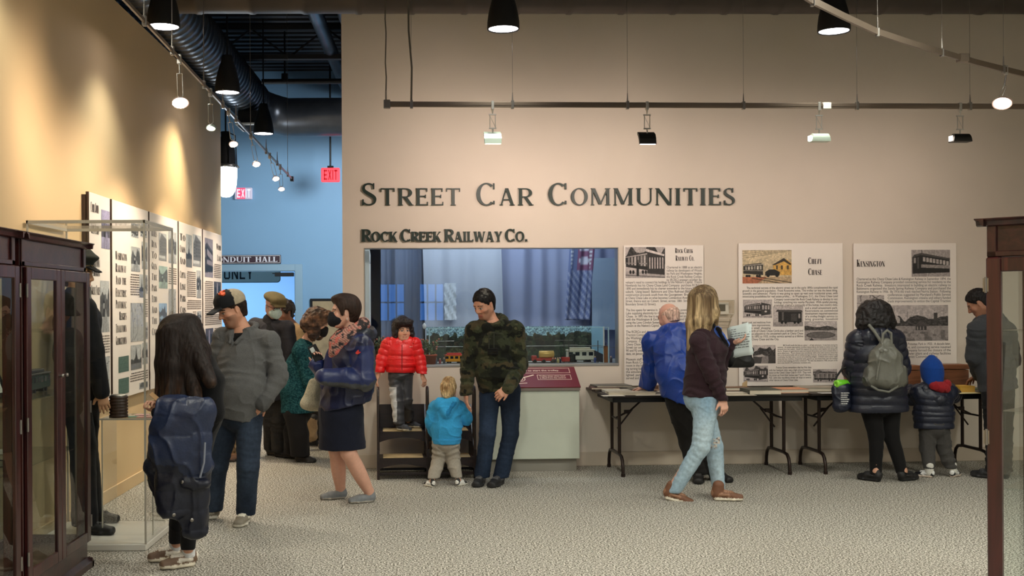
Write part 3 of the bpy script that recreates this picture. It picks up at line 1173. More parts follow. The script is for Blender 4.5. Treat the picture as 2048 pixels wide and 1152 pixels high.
# ------------------------------------------------------------------ the three boards on the back wall
M_greek = mat('small_print', (112, 104, 98), 0.8)
class Board:
 def __init__(s, label, px0, py0, px1, py1, screws=True):
  a, b = wpx(px0, py0), wpx(px1, py1)
  s.x0, s.z1, s.x1, s.z0 = a[0], a[2], b[0], b[2]
  s.o = wworld((s.x0, 0, s.z0))
  s.t = thing('exhibit_board', label, 'exhibit board', s.o, WANG)
  W, H = s.x1 - s.x0, s.z1 - s.z0
  build('board', MB().bbox((0, -0.026, 0), (W, -0.012, H), 0.002), [M_panel], s.t)
  sp = MB()
  for x in (0.06, W - 0.06):
   sp.box((x - 0.02, -0.013, 0.05), (x + 0.02, 0, H - 0.05))
  build('standoff', sp, M_panel_edge, s.t)
  if screws:
   for x in (0.032, W - 0.032):
    q = MB().lathe([(0.0, -0.0015), (0.007, -0.001), (0.007, 0.0)], (0, 0, 0), 12, M=Matrix.Translation((x, -0.026, H - 0.04)) @ Matrix.Rotation(-pi / 2, 4, 'X') @ Matrix.Scale(-1, 4, (0, 0, 1)))
    build('screw', q, M_black, s.t)
  s.y = -0.0275
 def L(s, px, py):
  p = wpx(px, py, 0.027)
  return p[0] - s.x0, p[2] - s.z0
 def photo(s, kind, px0, py0, px1, py1, seed=1, tint=(1, 0.95, 0.93)):
  a, b = s.L(px0, py1), s.L(px1, py0)
  return photo('photograph', kind, a[0], b[0], a[1], b[1], s.y, s.t, (px1 - px0) * 1.7, tint, seed)
 def title(s, text, px0, px1, pyb, pytop, pysm):
  a, b = s.L(px0, pyb), s.L(px1, pytop)
  hs = s.L(px0, pysm)[1] - a[1]
  return serif_line('title', G_ONYX, text, a[0], b[0], a[1], b[1] - a[1], hs, s.y, M_ink, s.t, 0.03, 0.3)
 def para(s, lines, px0, px1, py0, pitch, size=1.12):
  """each printed line set across its measure"""
  for i, t in enumerate(lines):
   last = t.endswith('|')
   t = t.rstrip('|')
   a = s.L(px0, py0 + i * pitch)
   b = s.L(px1, py0 + i * pitch)
   h = s.L(px0, py0)[1] - s.L(px0, py0 + pitch)[1]
   o = font_text('caption', t, h * size, M_ink, s.t, (a[0], s.y, a[1]), align='LEFT')
   s.fit.append((o, b[0] - a[0], last))
 fit = []
b1 = Board('tall narrow board headed Rock Creek Railway Co. between display window and thermostat', 1246, 491, 1407, 770)
b1.photo('open_tram', 1251, 494, 1330, 556, 3)
b1.title('Rock Creek', 1350, 1386, 506, 496, 498.5)
b1.title('Railway Co.', 1351, 1388, 521.5, 511, 513.5)
b1.para(['Chartered in 1888 as an electric', 'railway by developers of Wood-', 'ley Park and Washington Heights,', 'the Rock Creek Railway Compa-', 'ny (RCRC) answers another de-'], 1333, 1404, 537, 6.25)
b1.para(["veloper's need to connect his holdings to the Nation's Capital.  Francis", 'Newlands has his Chevy Chase Land Company  purchase RCRC in', '1890 and immediately has its charter extended to the future Maryland', 'suburb.  Using leased  Baltimore and Ohio Railroad (B&O)  rails, its', 'construction proceeds south from the Georgetown  Branch  crossing', 'at Chevy Chase Lake on what becomes Connecticut Avenue to Calvert', 'Street, thence east on Calvert  Street, across  18th  Street, NW to U', 'Boundary Street (U Street).|'], 1251, 1404, 567, 6.25)
b1.para(['The line opens for service in  September, using a power house at the', 'Lake supplying electricity to run cars along the route north to Chevy', 'Chase.  In 1893 the line is extended along U Street and is connected', 'with the Washington & Georgetown line at 7th and U Street,  NW,', 'using the Love Conduit System, the first trial of  an underground feed', "system in the Nation's Capital.|"], 1252, 1404, 622.5, 6.25)
b1.para(['The RCRCo and the old Washington and Georgetown make up', 'Traction Company and in 1895 they become one system named for', 'the Washington Railway.  It becomes the core of the new Capital', 'Company.  Capital Traction runs cars from the Treasury out to the', 'Chevy Chase Lake until buses are put on.  On the last day of service', 'Street car service on the line runs with the route number signs for', '90 and 92 until it ends here with the rest of the  city system on that', 'date, on January 28.|'], 1252, 1404, 666, 6.25)
b1.para(['Museum staff built this model of  the line to show a typical scene', 'from Rock Creek, with cars and wagons and trees. It was given a', 'room in the hall so that all can see the small car go by on the track', 'ing turning loops at each end of  the line. The operator may start it at', 'the simulated stop by the window and see how streets were', 'lighted  partly by the power lines that trolley cars  drew on and', 'served and so made the first suburbs grow up here.|'], 1252, 1404, 721, 6.25)
b2 = Board('large board headed Chevy Chase behind the blond woman and her papers', 1475, 487, 1685, 770)
b2.photo('coloured_house', 1485, 500, 1583, 567, 5, (1, 0.95, 0.88))
b2.title('Chevy', 1616, 1644, 528, 515, 518)
b2.title('Chase', 1616, 1644, 550, 537, 540)
b2.para(['The technical success of the electric street car in the early 1890s complimented the rapid'], 1493, 1675, 578, 5.7)
b2.para(["growth in the general population.  Frank Rowsome notes, 'The trolley car was the latest thing,", 'scientific and advanced.  Plainly it was going to open up vast new residential areas, with', "intoxicating possibilities for real estate profits...'  In Washington, D.C., the Chevy Chase Land"], 1485, 1675, 583.7, 5.7)
b2.para(['Company constructed the Rock Creek Railway to develop its vast', 'holdings stretching into nearby Maryland.  With careful planning,', 'promoters created a community of fine homes, two country clubs,'], 1548, 1675, 601, 5.7)
b2.para(['and a small amusement park.', 'Restrictions on commercial', 'development required operation', 'of a trolley freight service to', 'bring  groceries,  household'], 1610, 1675, 618, 5.6)
b2.photo('tram34', 1486, 599, 1544, 636, 2)
b2.photo('freight', 1546, 612, 1606, 653, 8)
b2.photo('lake', 1609, 642, 1674, 681, 4)
b2.para(['goods, coal, and medicines from', 'the city.  Home improvements,', 'and some  small  shopping'], 1484, 1541, 647, 5.6)
b2.para(['existed north of Chevy Chase Circle plus a lumber yard and', 'some shops adjacent to the amusement park at Chevy Chase', 'Lake. From 1892 to 1935, trolley service served as a lifeline', 'between Chevy Chase and the City.|'], 1484, 1606, 664, 5.6)
b2.photo('woods', 1506, 690, 1551, 727, 6)
b2.para(["Bill Duvall recalls the lake as a place '... of high adventure.  It was here during the"], 1566, 1675, 692, 3.9)
b2.para(['summer.  As people approached, strollers leaned above the banks to notice rare frogs', 'jumped into the water.  Small fish tapped the surface and ripples ran along the', 'shore.  Dozens of quarrelsome sparrow-named dinnertime and some cruised down a', 'quiet afternoon.  There always was somebody with a line who wore a straw hat', 'learn to be brushed aside with an endless barrage of stories.  At the pavilion of these a song', 'could play, the lake was a source of continuing delight.  Children were never really', 'alone and our mothers, frequently aunts, grown up, just knew how near the trolleys', "would of each evening, but knew somehow!'  The lake was drained in 1938, and part of the", 'site is now the B-O-P Community recreation area.|'], 1555, 1675, 695.9, 3.9)
b2.photo('tram34', 1487, 731, 1536, 764, 3)
b2.para(['Frances Groot remembers that her first date'], 1552, 1622, 737, 5.2)
b2.para(['with her husband, John, was a high school fraternity', 'dance at the Chevy Chase Club in 1919.  They took', 'the street car from their homes near F and K Streets,', 'N.E.  John also recollects street car trips to several', 'other dances at Chevy Chase Lake.|'], 1538, 1622, 742.2, 5.0)
b2.photo('long_tram', 1626, 738, 1674, 765, 9)
b3 = Board('large board headed Kensington behind the woman with the grey backpack', 1705, 487, 1911, 735)
b3.title('Kensington', 1713, 1770, 533.5, 519, 522.5)
b3.photo('big_tram', 1823, 499.5, 1900, 553.5, 5)
b3.para(['Chartered as the Chevy Chase Lake & Kensington Railway in September 1894, the', 'Kensington Railway Company provided connecting service for residents to the', 'Rock Creek Railway.  Investors interested in building an electric railway to', 'Baltimore organized the Sandy Spring Railway Company and purchased the', 'Kensington Railway in 1906.  By 1916 the track reached Norris Station.  Following'], 1713, 1901, 560.5, 6.35)
b3.para(["conferences suggested by Maryland's Public Service", 'Commission, Kensington citizens and others funded', 'track improvements to entice the Capital Traction'], 1775, 1901, 592, 6.4)
b3.photo('map', 1714, 590, 1768, 640, 12)
b3.photo('village', 1776, 610, 1896, 682, 7)
b3.para(['Company to run the line.  Cars ran from near Potomac Park in 1923.  A decade later,', 'after the Kensington line lost its agreement, and connecting service resumed', 'until 1935, when the Capital Transit Company forced the closure of the', 'Kensington line to buses based on power plant and railway facilities', 'by order of the Montgomery and District Commissioners.|'], 1713, 1901, 691, 6.4)
# ------------------------------------------------------------------ the boards along the left wall
LZ0, LZ1 = 0.81, 2.415
def left_board(y0, y1, label):
 """local frame: x runs away from the camera along the wall, -y points into the hall"""
 t = thing('exhibit_board', label, 'exhibit board', (LWX, y0, LZ0), pi / 2)
 W, H = y1 - y0, LZ1 - LZ0
 build('board', MB().bbox((0, -0.05, 0), (W, -0.035, H), 0.002), M_panel, t)
 build('backing_frame', MB().box((-0.012, -0.036, 0.02), (W - 0.03, -0.0, H - 0.02)).box((-0.012, -0.052, 0), (0.0, -0.03, H)), M_panel_edge, t)
 return t, W, H
def lphoto(t, kind, x0, x1, z0, z1, seed, tint=(0.95, 0.97, 0.97)):
 return photo('photograph', kind, x0, x1, z0, z1, -0.0515, t, 44, tint, seed)
def ltitle(t, text, x0, x1, z, h):
 return serif_line('title', G_ONYX, text, x0, x1, z, h, h * 0.82, -0.0515, M_ink, t, 0.03, 0.3)
def ltext(t, x0, x1, z1, z0, seed):
 return greek('caption', x0, x1, z1, z0, 0.021, -0.0515, M_greek, t, seed, True)
# first, narrow
t, W, H = left_board(8.18, 8.71, 'narrow board nearest the wooden cabinets, headed Cabin John and Glen Echo')
ltitle(t, 'Cabin John', 0.04, 0.24, 1.46, 0.075)
ltitle(t, 'Glen Echo', 0.04, 0.24, 1.30, 0.075)
ltitle(t, 'Georgetown', 0.04, 0.26, 1.05, 0.07)
ltitle(t, 'Washington', 0.04, 0.26, 0.98, 0.07)
ltitle(t, 'Great Falls', 0.04, 0.26, 0.84, 0.07)
lphoto(t, 'street', 0.3, 0.52, 1.2, 1.5, 2, (0.85, 0.83, 1.0))
lphoto(t, 'street', 0.26, 0.5, 0.55, 0.95, 5)
ltext(t, 0.1, 0.5, 0.53, 0.38, 3)
lphoto(t, 'map', 0.2, 0.5, 0.1, 0.36, 5)
ltext(t, 0.2, 0.5, 0.08, 0.02, 4)
# second
t, W, H = left_board(8.76, 9.87, 'board with eight bold headings and a map, seen behind the glass case')
for k, (s_, z) in enumerate((('Washington', 1.13), ('Railway', 1.03), ('And the', 0.93), ('Electric', 0.83), ('Potomac', 0.735), ('Heights', 0.64), ('Tenallytown', 0.54), ('Georgetown', 0.44))):
 ltitle(t, s_, 0.09 + (0.1 if s_ == 'Heights' else 0), 0.4 if k else 0.42, z, 0.068)
lphoto(t, 'street', 0.55, 0.83, 1.05, 1.26, 3)
lphoto(t, 'street', 0.88, 1.08, 1.08, 1.32, 4)
lphoto(t, 'tram34', 0.55, 0.78, 1.34, 1.46, 5)
lphoto(t, 'tram34', 0.84, 1.06, 1.36, 1.48, 6)
ltext(t, 0.52, 0.8, 1.03, 0.83, 5)
lphoto(t, 'tower', 0.8, 0.96, 0.83, 1.03, 8)
lphoto(t, 'tram34', 0.98, 1.08, 0.86, 1.03, 7)
lphoto(t, 'map', 0.52, 0.93, 0.45, 0.78, 9)
ltext(t, 0.94, 1.08, 0.82, 0.64, 6)
lphoto(t, 'lake', 0.95, 1.08, 0.46, 0.61, 9)
lphoto(t, 'tower', 0.52, 0.86, 0.21, 0.42, 11)
lphoto(t, 'street', 0.88, 1.07, 0.24, 0.43, 12)
lphoto(t, 'green_plate', 0.16, 0.46, 0.21, 0.34, 1, (0.95, 1, 1))
lphoto(t, 'green_plate', 0.16, 0.46, 0.03, 0.16, 2, (0.95, 1, 1))
ltext(t, 0.5, 1.07, 0.19, 0.09, 8)
lphoto(t, 'building', 0.78, 1.06, -0.27 + 0.3, 0.085, 3)
# third
t, W, H = left_board(9.91, 11.0, 'board behind the right-hand edge of the glass case, beside the dark-haired girl')
for k, (s_, z) in enumerate((('Rails', 1.39), ('Run', 1.29), ('To', 1.19), ('Glen', 1.09), ('The', 0.99), ('Park', 0.89), ('Echo', 0.79), ('And', 0.69), ('The', 0.59), ('City', 0.49))):
 ltitle(t, s_, 0.07, 0.26, z, 0.062)
lphoto(t, 'building', 0.33, 0.63, 1.18, 1.44, 4)
lphoto(t, 'street', 0.7, 1.03, 1.17, 1.48, 14)
lphoto(t, 'street', 0.33, 0.66, 0.92, 1.13, 15, (0.85, 1, 0.95))
ltext(t, 0.7, 1.03, 1.13, 0.95, 11)
lphoto(t, 'woods', 0.33, 0.63, 0.55, 0.78, 16, (0.75, 0.95, 1.15))
lphoto(t, 'map', 0.7, 1.0, 0.58, 0.92, 17)
ltext(t, 0.33, 1.03, 0.52, 0.44, 12)
lphoto(t, 'lake', 0.33, 0.68, 0.15, 0.42, 18, (1.05, 0.9, 0.65))
lphoto(t, 'portrait', 0.72, 1.03, 0.15, 0.42, 19)
# fourth
t, W, H = left_board(11.04, 12.15, 'board with a column of bold words between the girl and the capped man')
for k, (s_, z) in enumerate((('To', 1.42), ('Union', 1.30), ('And', 1.18), ('Capital', 1.04), ('Line', 0.92), ('Park', 0.80), ('Cars', 0.68), ('Run', 0.57))):
 ltitle(t, s_, 0.05, 0.3, z, 0.07)
lphoto(t, 'tower', 0.32, 0.6, 1.16, 1.5, 21)
lphoto(t, 'building', 0.64, 1.05, 1.18, 1.52, 22)
ltext(t, 0.36, 0.78, 1.12, 0.84, 13)
lphoto(t, 'street', 0.82, 1.05, 0.84, 1.14, 23)
ltext(t, 0.36, 1.05, 0.82, 0.7, 14)
lphoto(t, 'street', 0.34, 0.58, 0.4, 0.68, 24)
ltext(t, 0.62, 0.8, 0.7, 0.15, 15)
lphoto(t, 'tram34', 0.84, 1.06, 0.48, 0.7, 25)
lphoto(t, 'portrait', 0.36, 0.58, 0.14, 0.34, 26)
lphoto(t, 'woods', 0.84, 1.06, 0.14, 0.42, 27, (0.85, 1.05, 0.9))
# fifth
t, W, H = left_board(12.19, 13.28, 'last board at the far end of the cream wall, above the cap peak')
lphoto(t, 'big_tram', 0.1, 0.55, 1.08, 1.52, 31, (0.85, 0.83, 0.9))
ltitle(t, 'Wood', 0.76, 1.03, 1.42, 0.07)
ltitle(t, 'Lane', 0.8, 1.03, 1.29, 0.07)
ltext(t, 0.6, 1.02, 1.25, 1.08, 16)
ltext(t, 0.1, 0.55, 1.04, 0.6, 17)
lphoto(t, 'portrait', 0.6, 1.02, 0.68, 1.04, 33, (0.85, 0.83, 0.9))
ltext(t, 0.1, 1.02, 0.66, 0.52, 18)
lphoto(t, 'portrait', 0.12, 0.55, 0.05, 0.5, 34, (0.85, 0.82, 0.95))
ltext(t, 0.6, 1.02, 0.5, 0.04, 19)
# ------------------------------------------------------------------ ducts, pipes
def onZ(px, py, z):
 return floorp(px, py, z)
def duct(name, label, path, r, m, rib=0.0, pitch=0.1, n=28, parent=None):
 """round duct along a polyline, spiral seams as raised rings"""
 path = [V(p) for p in path]
 pts, rs = [], []
 for i in range(len(path) - 1):
  d = path[i + 1] - path[i]
  L = np.linalg.norm(d)
  k = max(1, int(L / pitch)) if rib else max(1, int(L / 0.6))
  for j in range(k):
   q = path[i] + d * (j / k)
   pts.append(q)
   rs.append(r)
   if rib:
    u = d / L
    for a, b in (((0.42, 0.0), (0.46, rib), (0.54, rib), (0.58, 0.0)) if i == 0 else ()):
     pts.append(q + d / k * a)
     rs.append(r + b)
 pts.append(path[-1])
 rs.append(r)
 mb = MB().tube(pts, rs, n)
 c = path[0]
 return build(name, mb, m, loc=c, off=c, label=label, cat='duct')
DX, DZ, DR = -2.56, 4.43, 0.275
el = [(DX, -2.0, DZ), (DX, 15.35, DZ)]
for k in range(1, 7):
 a = pi / 2 * k / 6
 el.append((DX + 0.45 * (1 - math.cos(a)), 15.35 + 0.45 * math.sin(a), DZ - 0.16 * k / 6))
el.append((3.6, 15.8, DZ - 0.16))
duct('spiral_duct', 'galvanised spiral duct running back over the cream wall and turning along the blue wall', el, DR, M_galv, 0.012, 0.16)
duct('ceiling_duct', 'dark brown round duct crossing above the display wall at the top', [(-2.26, 9.48, 4.36), (7.4, 9.85, 4.40)], 0.27, M_duct_dark, 0.008, 0.45)
duct('ceiling_pipe', 'larger pale conduit sloping down the right side of the gap', [(-1.33, 9.9, 4.86), (-1.33, 16.9, 4.86)], 0.085, M_galv, 0.006, 1.6, 18)
duct('ceiling_pipe', 'second pale conduit close to the corner of the display wall', [(-1.0, 9.9, 4.86), (-1.0, 16.9, 4.86)], 0.08, M_galv, 0.006, 1.6, 18)
sp = build('sprinkler_pipe', MB().tube([(-2.25, 14.4, 4.5), (3.8, 14.4, 4.5)], 0.035, 12).tube([(-1.95, 14.4, 4.5), (-1.95, 14.4, 4.6)], 0.045, 12).tube([(-1.95, 14.4, 4.6), (-1.95, 14.4, CEIL)], 0.012, 8), M_black, label='black sprinkler pipe crossing the gap in front of the blue wall', cat='pipe')
vg = thing('air_grille', 'white louvred air grille hung under the spiral duct', 'vent', (-2.42, 14.78, 3.95))
g = MB().bbox((-0.2, -0.3, 0), (0.2, 0.3, 0.03), 0.005)
build('grille_frame', g, M_white, vg)
g = MB()
for k in range(8):
 g.box((-0.17, -0.26 + k * 0.065, -0.008), (0.17, -0.225 + k * 0.065, 0.0))
build('louvre', g, M_blackmat, vg)
build('collar', MB().box((-0.17, -0.25, 0.03), (0.17, 0.25, 0.2)), M_blackmat, vg)
# ------------------------------------------------------------------ bell pendants
def pendant_proto():
 t = thing('pendant_lamp', 'x', 'pendant lamp', (0, 0, 0), group='black bell pendants')
 prof = [(0.118, 0.004), (0.126, 0.0), (0.129, 0.012), (0.127, 0.06), (0.118, 0.13), (0.102, 0.2), (0.082, 0.27), (0.062, 0.33), (0.056, 0.37), (0.05, 0.385), (0.0, 0.39)]
 build('lamp_shade', MB().lathe(prof, n=40).lathe([(0.118, 0.004), (0.112, 0.03), (0.0, 0.031)], n=40), M_blackmat, t)
 build('lens', MB().lathe([(0.0, 0.008), (0.117, 0.0085)], n=36), M_lens, t)
 build('stem', MB().tube([(0, 0, 0.38), (0, 0, CEIL - 3.75)], 0.009, 8), M_black, t)
 build('ceiling_canopy', MB().lathe([(0.0, CEIL - 3.79), (0.06, CEIL - 3.785), (0.065, CEIL - 3.75)], n=20), M_black, t)
 return t
PZ = 3.75
pend = pendant_proto()
plist = [((-2.12, 8.64), 'nearest of the three black bell pendants over the cream wall, top left'), ((-2.12, 11.3), 'middle black bell pendant in the row in front of the spiral duct'), ((-2.17, 14.0), 'farthest black bell pendant, just above the track end'),
         ((0.557, 8.77), 'black bell pendant alone over the wall lettering'), ((3.24, 8.9), 'black bell pendant partly behind the curved light rail, top right')]
for i, ((x, y), lb) in enumerate(plist):
 o = pend if i == 0 else dup(pend)
 o.location = (x, y, PZ)
 o['label'] = lb
 if i != 0:
  pass
 add_light('pendant_light', 'SPOT', (x, y, PZ - 0.02), PENDANT_W * (0.9, 2.0, 1.3, 0.7, 0.7)[i], (1.0, 0.86, 0.6) if i == 1 else NEUTRAL, (x - 0.25 * (i < 3), y - 1.0 * (i == 1), 0), spot_size=math.radians(110), spot_blend=0.9, shadow_soft_size=0.1)
for x in (-2.12, 0.557, 3.24, 5.9):
 for y in (6.1, 3.4, 0.7, -2.0, -4.7):
  if x > 5 and y < 0:
   continue
  o = dup(pend, (x, y, PZ), label='black bell pendant over the open floor of the hall')
  o['group'] = 'black bell pendants out over the hall'
  add_light('pendant_light', 'SPOT', (x, y, PZ - 0.02), HALL_LAMP_W * (0.35 if x < -2 else 1.1), NEUTRAL, (x, y, 0), spot_size=math.radians(158), spot_blend=0.5, shadow_soft_size=0.12)
# ------------------------------------------------------------------ track on the back wall
def wire_frame(mb, x, z0, z1, wd=0.05):
 for s_ in (-1, 1):
  mb.tube([(x + s_ * wd / 2, 0, z0), (x + s_ * wd / 2, 0, z1)], 0.0035, 6)
 mb.box((x - wd / 2 - 0.008, -0.006, z1 - 0.006), (x + wd / 2 + 0.008, 0.006, z1 + 0.004))
 mb.box((x - wd / 2 - 0.008, -0.006, z0 - 0.004), (x + wd / 2 + 0.008, 0.006, z0 + 0.006))
 mb.tube([(x - wd / 2, 0, z1 - 0.01), (x + wd / 2, 0.0, z0 + 0.01)], 0.002, 6)
TY = 9.0
tr0 = onY(772, 208.5, TY)
TRZ = tr0[2]
trk = thing('light_track', 'straight metal light track hanging in front of the display wall', 'light track', tr0, WANG)
RL = 6.6
build('rail', MB().bbox((0, -0.011, -0.022), (RL, 0.011, 0.022), 0.004).box((0, -0.014, -0.006), (RL, 0.014, 0.006)), M_rail, trk)
def trx(px):
 p = onY(px, 208.5, TY)
 for _ in range(3):
  x = (p[0] - tr0[0]) / math.cos(WANG)
  p = onY(px, 208.5, TY + x * math.sin(WANG))
 return (p[0] - tr0[0]) / math.cos(WANG)
build('end_cap', MB().bbox((-0.02, -0.02, -0.035), (0.035, 0.02, 0.035), 0.004).tube([(0.0, 0, 0.03), (0.0, 0, 0.11)], 0.007, 8), M_steel, trk)
for px in (823, 1025, 1255, 1487, 1714, 1940):
 x = trx(px)
 build('hanger', MB().bbox((x - 0.012, -0.018, -0.034), (x + 0.012, 0.018, 0.034), 0.003).tube([(x, 0, 0.03), (x, 0, 0.1)], [0.007, 0.003], 8).tube([(x, 0, 0.09), (x, 0, CEIL - TRZ)], 0.0016, 5), M_steel, trk)
for px in (1652,):
 x = trx(px)
 build('joiner', MB().bbox((x - 0.03, -0.016, -0.027), (x + 0.04, 0.016, 0.027), 0.003), mat('joiner_white', (214, 212, 200), 0.5), trk)
cab = MB()
pts = [(0.0, 0, 0.1)] + [(0.004 * math.sin(k * 2.1), 0.0, 0.1 + k * 0.12) for k in range(1, 9)] + [(-0.06, -0.02, 1.35), (-0.08, 0, CEIL - TRZ)]
cab.tube(pts, 0.006, 6)
x = trx(823)
cab.tube([(x - 0.002, 0, 0.03), (x + 0.004, 0, 0.3), (x - 0.02, 0, 0.6), (x - 0.03, 0, CEIL - TRZ)], 0.009, 6)
build('power_cable', cab, M_cord, trk)
M_head_lit = mat('lit_lamp_housing', (196, 212, 198), 0.3, metal=0.3)  # pale tone is reflected light put into the housing's colour
M_head_dark = mat('dark_lamp_housing', (44, 42, 40), 0.45, metal=0.4)
def track_head(px, label, kind, m, drop=0.3):
 x = trx(px)
 w_ = wworld((0, 0, 0)) - wworld((0, 0, 0))
 base = tr0 + WU * x
 t = thing('track_lamp', label, 'track lamp', base, WANG, group='lamps on the straight light track')
 build('clip', MB().bbox((-0.012, -0.016, -0.04), (0.012, 0.016, 0.03), 0.003).tube([(0, 0, -0.04), (0, 0, -0.075)], [0.01, 0.004], 8), M_alu, t)
 wf = MB()
 wire_frame(wf, 0, -0.195, -0.08, 0.045)
 wf.tube([(0, 0, -0.195), (0, 0, -0.23)], 0.006, 8)
 build('stem', wf, M_alu, t)
 h = MB()
 if kind == 'back':      # seen from behind: a curved shell leaning to the wall
  W2 = 0.07
  prof = [(-0.05, -0.215), (-0.035, -0.222), (0.0, -0.24), (0.025, -0.28), (0.035, -0.325), (0.01, -0.325), (-0.0, -0.29), (-0.03, -0.25), (-0.05, -0.235)]
  prof = [(-a, b) for a, b in prof]
  h.prism(prof, lambda a, b, s_: ((-W2 if s_ == 0 else W2), a, b))
  build('housing', h, m, t)
  build('lens', MB().box((-W2 * 0.9, -0.03, -0.3275), (W2 * 0.9, -0.008, -0.3255)), M_lens_hot, t)
 else:                   # turned along the wall: a half round body with a lens at its left end
  n = 10
  prof = [(0.045 * math.cos(pi * k / n), -0.285 + 0.055 * math.sin(pi * k / n)) for k in range(n + 1)] + [(-0.045, -0.3), (0.045, -0.3)]
  def fn(a, b, s_):
   xx = (-0.075 + (b + 0.285) * 0.25) if s_ == 0 else (0.08 - (b + 0.285) * 0.15)
   return (xx, a, b)
  h.prism(prof, fn)
  build('housing', h, m, t)
  build('lens', MB().box((-0.0835, -0.03, -0.29), (-0.0795, 0.03, -0.25)), M_lens_hot, t)
 tgt = {985: (900, 430), 1294: (1230, 440), 1638: (1570, 480), 1920: (1810, 500)}[px]
 tp = onwall(*tgt)
 src = base + np.array([0, 0.06, -0.36])
 add_light('track_light', 'SPOT', src, TRACK_BACK_W * {985: 1.1, 1294: 1.05, 1638: 0.55, 1920: 0.42}[px], WARM, tp, spot_size=math.radians(138), spot_blend=1.0, shadow_soft_size=0.05)
track_head(985, 'track lamp coloured by reflected light, lit lower edge, left end of the straight track', 'back', M_head_lit)
track_head(1294, 'black curved track lamp seen from behind, above the lettering', 'back', M_head_dark)
track_head(1638, 'track lamp coloured pale by reflected light, lying sideways beside the white joiner block', 'side', M_head_lit)
track_head(1920, 'dark track lamp with a lit left end, right end of the straight track', 'side', M_head_dark)
# ------------------------------------------------------------------ left track
LTZ = 3.2
pa, pb = onZ(246, -4, LTZ), onZ(584, 358, LTZ)
ltr = thing('light_track', 'long sloping light track along the cream wall ending in front of the blue wall', 'light track', pb)
dv = pa - pb
dL = np.linalg.norm(dv)
ld = dv / dL
ltr_m = MB()
sd = np.cross(ld, [0, 0, 1])
def lbox(mb, a, b, w_, h, zc=0.0):
 pts = []
 for t_ in (a, b):
  for s_ in (-1, 1):
   for q in (-1, 1):
    p = ld * t_ + sd * s_ * w_ + V((0, 0, zc + q * h))
    pts.append(tuple(p))
 mb.add(pts, [(0, 1, 3, 2), (4, 6, 7, 5), (0, 2, 6, 4), (1, 5, 7, 3), (0, 4, 5, 1), (2, 3, 7, 6)])
lbox(ltr_m, 0, dL + 1.5, 0.007, 0.011)
build('rail', ltr_m, M_rail, ltr)
ec = MB()
lbox(ec, -0.03, 0.05, 0.02, 0.03)
build('end_cap', ec, M_black, ltr)
def ltp(px):
 """distance along the left track whose picture column is px"""
 lo, hi = 0.0, dL
 for _ in range(40):
  mid = (lo + hi) / 2
  q = pb + ld * mid
  if CX + F * q[0] / q[1] > px:
   lo = mid
  else:
   hi = mid
 return lo
for px in (292, 347, 410, 448, 474, 503, 534, 556, 577):
 a = ltp(px)
 c = ld * a
 hh = CEIL - LTZ if px in (347, 410, 503, 577) else 0.12
 build('hanger', MB().bbox((c[0] - 0.012, c[1] - 0.015, c[2] - 0.03), (c[0] + 0.012, c[1] + 0.015, c[2] + 0.03), 0.003).tube([c, c + V((0, 0, 0.1))], [0.008, 0.004], 6).tube([c + V((0, 0, 0.1)), c + V((0, 0, hh + 0.01))], 0.003, 5), M_steel, ltr)
M_head_rose = mat('rose_lamp_housing', (206, 178, 164), 0.35, metal=0.4)
def lamp_head(t, M, m, lens, k):
 h = MB().lathe([(0.056, -0.012), (0.058, 0.0), (0.055, 0.014), (0.046, 0.03), (0.03, 0.042), (0.0, 0.047)], n=28, M=M @ Matrix.Diagonal((1.15 * k, 0.8 * k, 0.9 * k, 1))).lathe([(0.0, -0.008), (0.05, -0.008), (0.056, -0.012)], n=28, M=M @ Matrix.Diagonal((1.15 * k, 0.8 * k, 0.9 * k, 1)))
 build('housing', h, m, t)
 build('lens', MB().lathe([(0.0, -0.0105), (0.047, -0.0105), (0.047, -0.0085), (0.0, -0.0085)], n=28, M=M @ Matrix.Diagonal((1.15 * k, 0.8 * k, 0.9 * k, 1))), lens, t)
def left_head(pr, hx, hy, label, m, lens, wpt, pw=1.0, tilt=(0.35, -0.75, -0.55), cone=80, bl=0.8, size=0.62):
 a = ltp(pr)
 base = pb + ld * a
 hp = onY(hx, hy, base[1] - 0.02)
 t = thing('track_lamp', label, 'track lamp', base, group='lamps on the sloping light track')
 d = hp - base
 build('clip', MB().bbox((-0.014, -0.014, -0.04), (0.014, 0.014, 0.025), 0.003), M_alu, t)
 wf = MB()
 mid = d * 0.35 + V((0.0, 0, 0))
 wf.tube([(0, 0, -0.03), mid], 0.005, 6)
 e1 = d * 0.85
 for s_ in (-1, 1):
  o_ = V((0.018 * s_, 0, 0))
  wf.tube([mid, mid + o_, e1 + o_, d * 0.9], 0.003, 6)
 build('stem', wf, M_alu, t)
 td = unit(tilt)
 q = Vector(td).to_track_quat('-Z', 'Y').to_matrix().to_4x4()
 M = Matrix.Translation(d) @ q
 lamp_head(t, M, m, lens, size)
 if wpt is not None:
  add_light('track_light', 'SPOT', hp + td * 0.03, TRACK_LEFT_W * pw, WARMER, wpt, spot_size=math.radians(cone), spot_blend=bl, shadow_soft_size=0.03)
left_head(361, 361, 205, 'brightly glaring track lamp nearest on the sloping track', M_head_rose, emitter('glare_lens', (255, 235, 225), 40.0), (LWX, 7.5, 2.7), 0.38, cone=120, bl=1.0, size=0.85)
left_head(423, 422, 256, 'white track lamp with a twisted bracket, second along the sloping track', M_head_lit, M_lens_hot, (LWX, 8.1, 1.6), 0.28, (-0.2, -0.55, -0.8), cone=135, bl=1.0)
left_head(459, 467, 288, 'glowing track lamp in front of the dark lantern top', M_head_rose, M_lens_hot, (LWX, 9.2, 1.2), 0.8, cone=100, bl=1.0)
